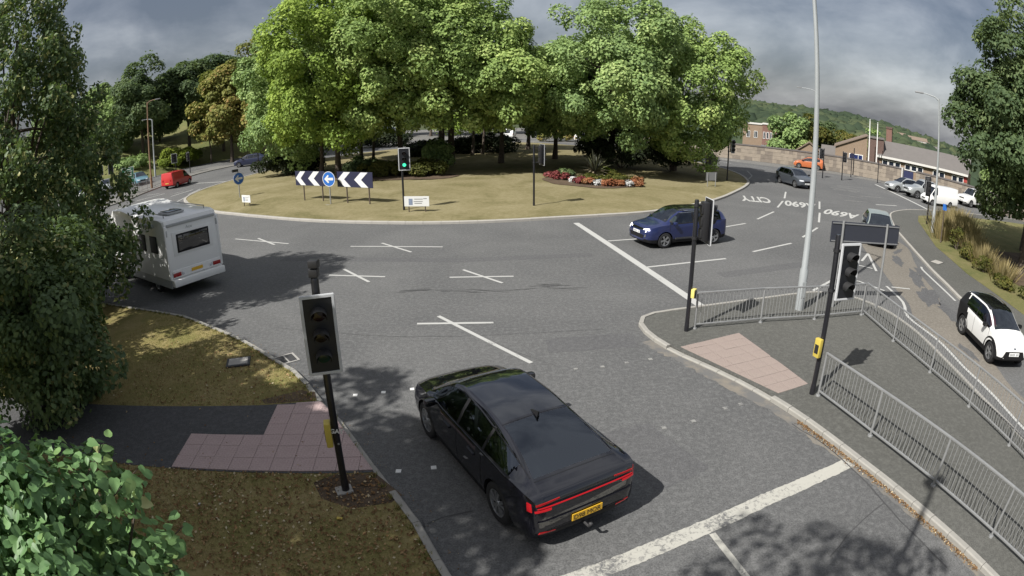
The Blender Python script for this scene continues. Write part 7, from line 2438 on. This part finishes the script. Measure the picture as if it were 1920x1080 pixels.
# gabled buff brick hall with flagpoles
def gable(t, x0, x1, y0, y1, z0, ze, zr, wall, roof, ridge='y'):
    """box with a gable: ridge along y (gable faces -y) or along x"""
    if ridge == 'y':
        xm = (x0 + x1) / 2
        V = [(x0, y0, z0), (x1, y0, z0), (x1, y0, ze), (xm, y0, zr), (x0, y0, ze), (x0, y1, z0), (x1, y1, z0), (x1, y1, ze), (xm, y1, zr), (x0, y1, ze)]
        F = [(0, 1, 2, 3, 4), (9, 8, 7, 6, 5), (0, 4, 9, 5), (1, 6, 7, 2)]
        MB().add(V, F).build('wall', wall, t)
        for s in (0, 1):
            xe = x0 - 0.3 if s == 0 else x1 + 0.3
            ze_ = ze - (zr - ze) * 0.3 / (xm - x0)
            q = [(xe, y0 - 0.25, ze_ + 0.05), (xm, y0 - 0.25, zr + 0.05), (xm, y1 + 0.25, zr + 0.05), (xe, y1 + 0.25, ze_ + 0.05)]
            MB().add(q + [(a, b, c + 0.16) for a, b, c in q], [(3, 2, 1, 0), (4, 5, 6, 7), (0, 1, 5, 4), (1, 2, 6, 5), (2, 3, 7, 6), (3, 0, 4, 7)]).build('roof', roof, t)
    else:
        ym = (y0 + y1) / 2
        V = [(x0, y0, z0), (x1, y0, z0), (x1, y0, ze), (x0, y0, ze), (x0, y1, z0), (x1, y1, z0), (x1, y1, ze), (x0, y1, ze), (x0, ym, zr), (x1, ym, zr)]
        F = [(0, 1, 2, 3), (7, 6, 5, 4), (0, 3, 8, 7, 4), (1, 5, 6, 9, 2)]
        MB().add(V, F).build('wall', wall, t)
        for s in (0, 1):
            ye = y0 - 0.35 if s == 0 else y1 + 0.35
            ze_ = ze - (zr - ze) * 0.35 / (ym - y0)
            q = [(x0 - 0.2, ye, ze_ + 0.05), (x1 + 0.2, ye, ze_ + 0.05), (x1 + 0.2, ym, zr + 0.05), (x0 - 0.2, ym, zr + 0.05)]
            MB().add(q + [(a, b, c + 0.15) for a, b, c in q], [(3, 2, 1, 0), (4, 5, 6, 7), (0, 1, 5, 4), (1, 2, 6, 5), (2, 3, 7, 6), (3, 0, 4, 7)]).build('roof', roof, t)


t = thing('brick_hall', 'buff brick gabled hall with white framed window, behind the wall', 'building', (46.0, 70.2, -4.0), R(-32.5))
V = [(-2.35, 0, 0), (2.35, 0, 0), (2.35, 0, 8.4), (-2.35, 0, 6.4), (-2.35, 9, 0), (2.35, 9, 0), (2.35, 9, 8.4), (-2.35, 9, 6.4)]
MB().add(V, [(0, 1, 2, 3), (7, 6, 5, 4), (0, 3, 7, 4), (1, 5, 6, 2)]).build('wall', 'brick_buff', t)
q = [(-2.6, -0.25, 6.33), (2.45, -0.25, 8.48), (2.45, 9.25, 8.48), (-2.6, 9.25, 6.33)]
MB().add(q + [(a, b, c + 0.16) for a, b, c in q], [(3, 2, 1, 0), (4, 5, 6, 7), (0, 1, 5, 4), (1, 2, 6, 5), (2, 3, 7, 6), (3, 0, 4, 7)]).build('roof', 'roof_brown', t)
window(t, 0.75, -0.04, 5.2, 2.1, 1.1, bars=2, pane='win_blue')
wall_box(t, 'red_panel', -0.3, 1.8, -0.05, -0.003, 4.2, 4.55, 'red_trim')
t = thing('brick_annexe', 'dark brick block behind the flagpoles joined to the hall', 'building', (48.0, 68.9, -4.0), R(-35))
wall_box(t, 'wall', 0.05, 2.5, 0, 6, 0, 8.3, 'brick_brown')
wall_box(t, 'roof_slab', 0.0, 2.6, -0.15, 6.2, 8.3, 8.5, 'roof_grey')
t = thing('long_building', 'long low building with grey pitched roof and ribbon windows', 'building', (50.0, 67.3, -4.0), R(-50.3))
wall_box(t, 'wall', -0.8, 13.6, 0, 7, 0, 6.05, 'brick_buff')
q = [(-0.95, -0.4, 6.0), (13.75, -0.4, 6.0), (13.75, 4.2, 8.0), (-0.95, 4.2, 8.0)]
MB().add(q + [(a, b, c + 0.16) for a, b, c in q], [(3, 2, 1, 0), (4, 5, 6, 7), (0, 1, 5, 4), (1, 2, 6, 5), (2, 3, 7, 6), (3, 0, 4, 7)]).build('roof', 'roof_grey', t)
q = [(-0.95, 4.21, 8.0), (13.75, 4.21, 8.0), (13.75, 7.4, 6.7), (-0.95, 7.4, 6.7)]
MB().add(q + [(a, b, c + 0.16) for a, b, c in q], [(3, 2, 1, 0), (4, 5, 6, 7), (0, 1, 5, 4), (1, 2, 6, 5), (2, 3, 7, 6), (3, 0, 4, 7)]).build('rear_roof', 'roof_grey', t)
wall_box(t, 'fascia', -0.9, 13.7, -0.48, -0.405, 5.85, 6.15, 'render_white')
for x0_, n_ in ((-0.2, 3), (3.4, 3), (7.9, 2), (11.0, 2)):
    for k in range(n_):
        window(t, x0_ + 0.5 + k * 1.0, -0.03, 5.25, 0.92, 0.8, bars=0, pane='win_dark')
wall_box(t, 'red_panel', 12.9, 13.55, -0.05, -0.003, 5.05, 5.75, 'red_trim')
t = thing('chimney_stack', 'square brick chimney rising behind the long roof', 'chimney', (57.3, 75.7, -5.1), R(-45))
m = MB(); m.box((0, 0, 5.6), (1.05, 1.05, 11.2), taper=0.92); m.build('stack', 'brick_red', t)
m = MB(); m.box((0, 0, 11.25), (1.15, 1.15, 0.3)); m.build('cap', 'brick_brown', t)
for i, (x, y, lab) in enumerate([(46.25, 65.9, 'white flagpole before the hall, left of two'), (47.15, 65.2, 'white flagpole before the hall, right of two')]):
    t = thing('flagpole', lab, 'flagpole', (x, y, -3.3), 0, 'flagpoles')
    MB().tube([(0, 0, 0), (0, 0, 5), (0, 0, 10.0 - i * 0.3)], [0.10, 0.09, 0.06], 8).build('pole', 'frame_white', t, smooth=40)
    m = MB(); m.lathe([(0.001, 0.12), (0.09, 0.05), (0.07, 0), (0.001, -0.02)], 10, 'z', 0, (0, 0, 10.05 - i * 0.3)); m.build('finial', 'frame_white', t)
t = thing('brick_house', 'small buff brick gable end left of the tall lamp post', 'house', (43.6, 78.7, -5.0), R(-29.6))
gable(t, -2.6, 2.6, 0, 7, 0, 5.3, 7.1, 'brick_buff', 'roof_brown')
t = thing('shed', 'low grey roofed shed between the two brick gables', 'shed', (47.6, 78.8, -5.0), R(-33))
gable(t, -1.4, 1.6, 0, 5, 0, 5.3, 6.8, 'stone_dark', 'roof_grey', 'x')

# houses scattered on the hillside
rr = random.Random(5)
HS = [(372.6, 470.3, 0.2, 'pale house on the hill right of the chimney'), (386.7, 458.8, -0.8, 'white gabled house on the hill above the long roof'), (393.8, 452.7, -3.9, 'pale house on the hill nearest the lamp post'), (400.8, 446.5, -6.5, 'grey roofed house low on the hill beside the lamp post'), (380.0, 464.0, -6.5, 'small pale house below the white gabled one on the hill'),
      (362.0, 478.0, -4.0, 'small house among trees behind the chimney'), (332.5, 499.4, -4.3, 'long pale roof on the hill above the hall'), (405.0, 440.0, -9.0, 'white house on the hill right of the lamp post'), (340, 494, 1.0, 'grey house near the crest above the flagpoles')]
for i, (x, y, z, lab) in enumerate(HS):
    t = thing('house', lab, 'house', (x, y, z), R(-40 + rr.uniform(-25, 25)), 'houses on the far hillside')
    i = 8 if 'long' in lab else (i if i != 8 else 7)
    w = 9 if i != 8 else 22
    gable(t, -w / 2, w / 2, -4, 4, -12, 1.5, 4.5, 'render_white', 'roof_grey' if i % 2 else 'roof_brown', 'x')
    for k in (-1, 1):
        window(t, k * w * 0.25, -4.05, -1.0, 1.6, 1.8, bars=0)
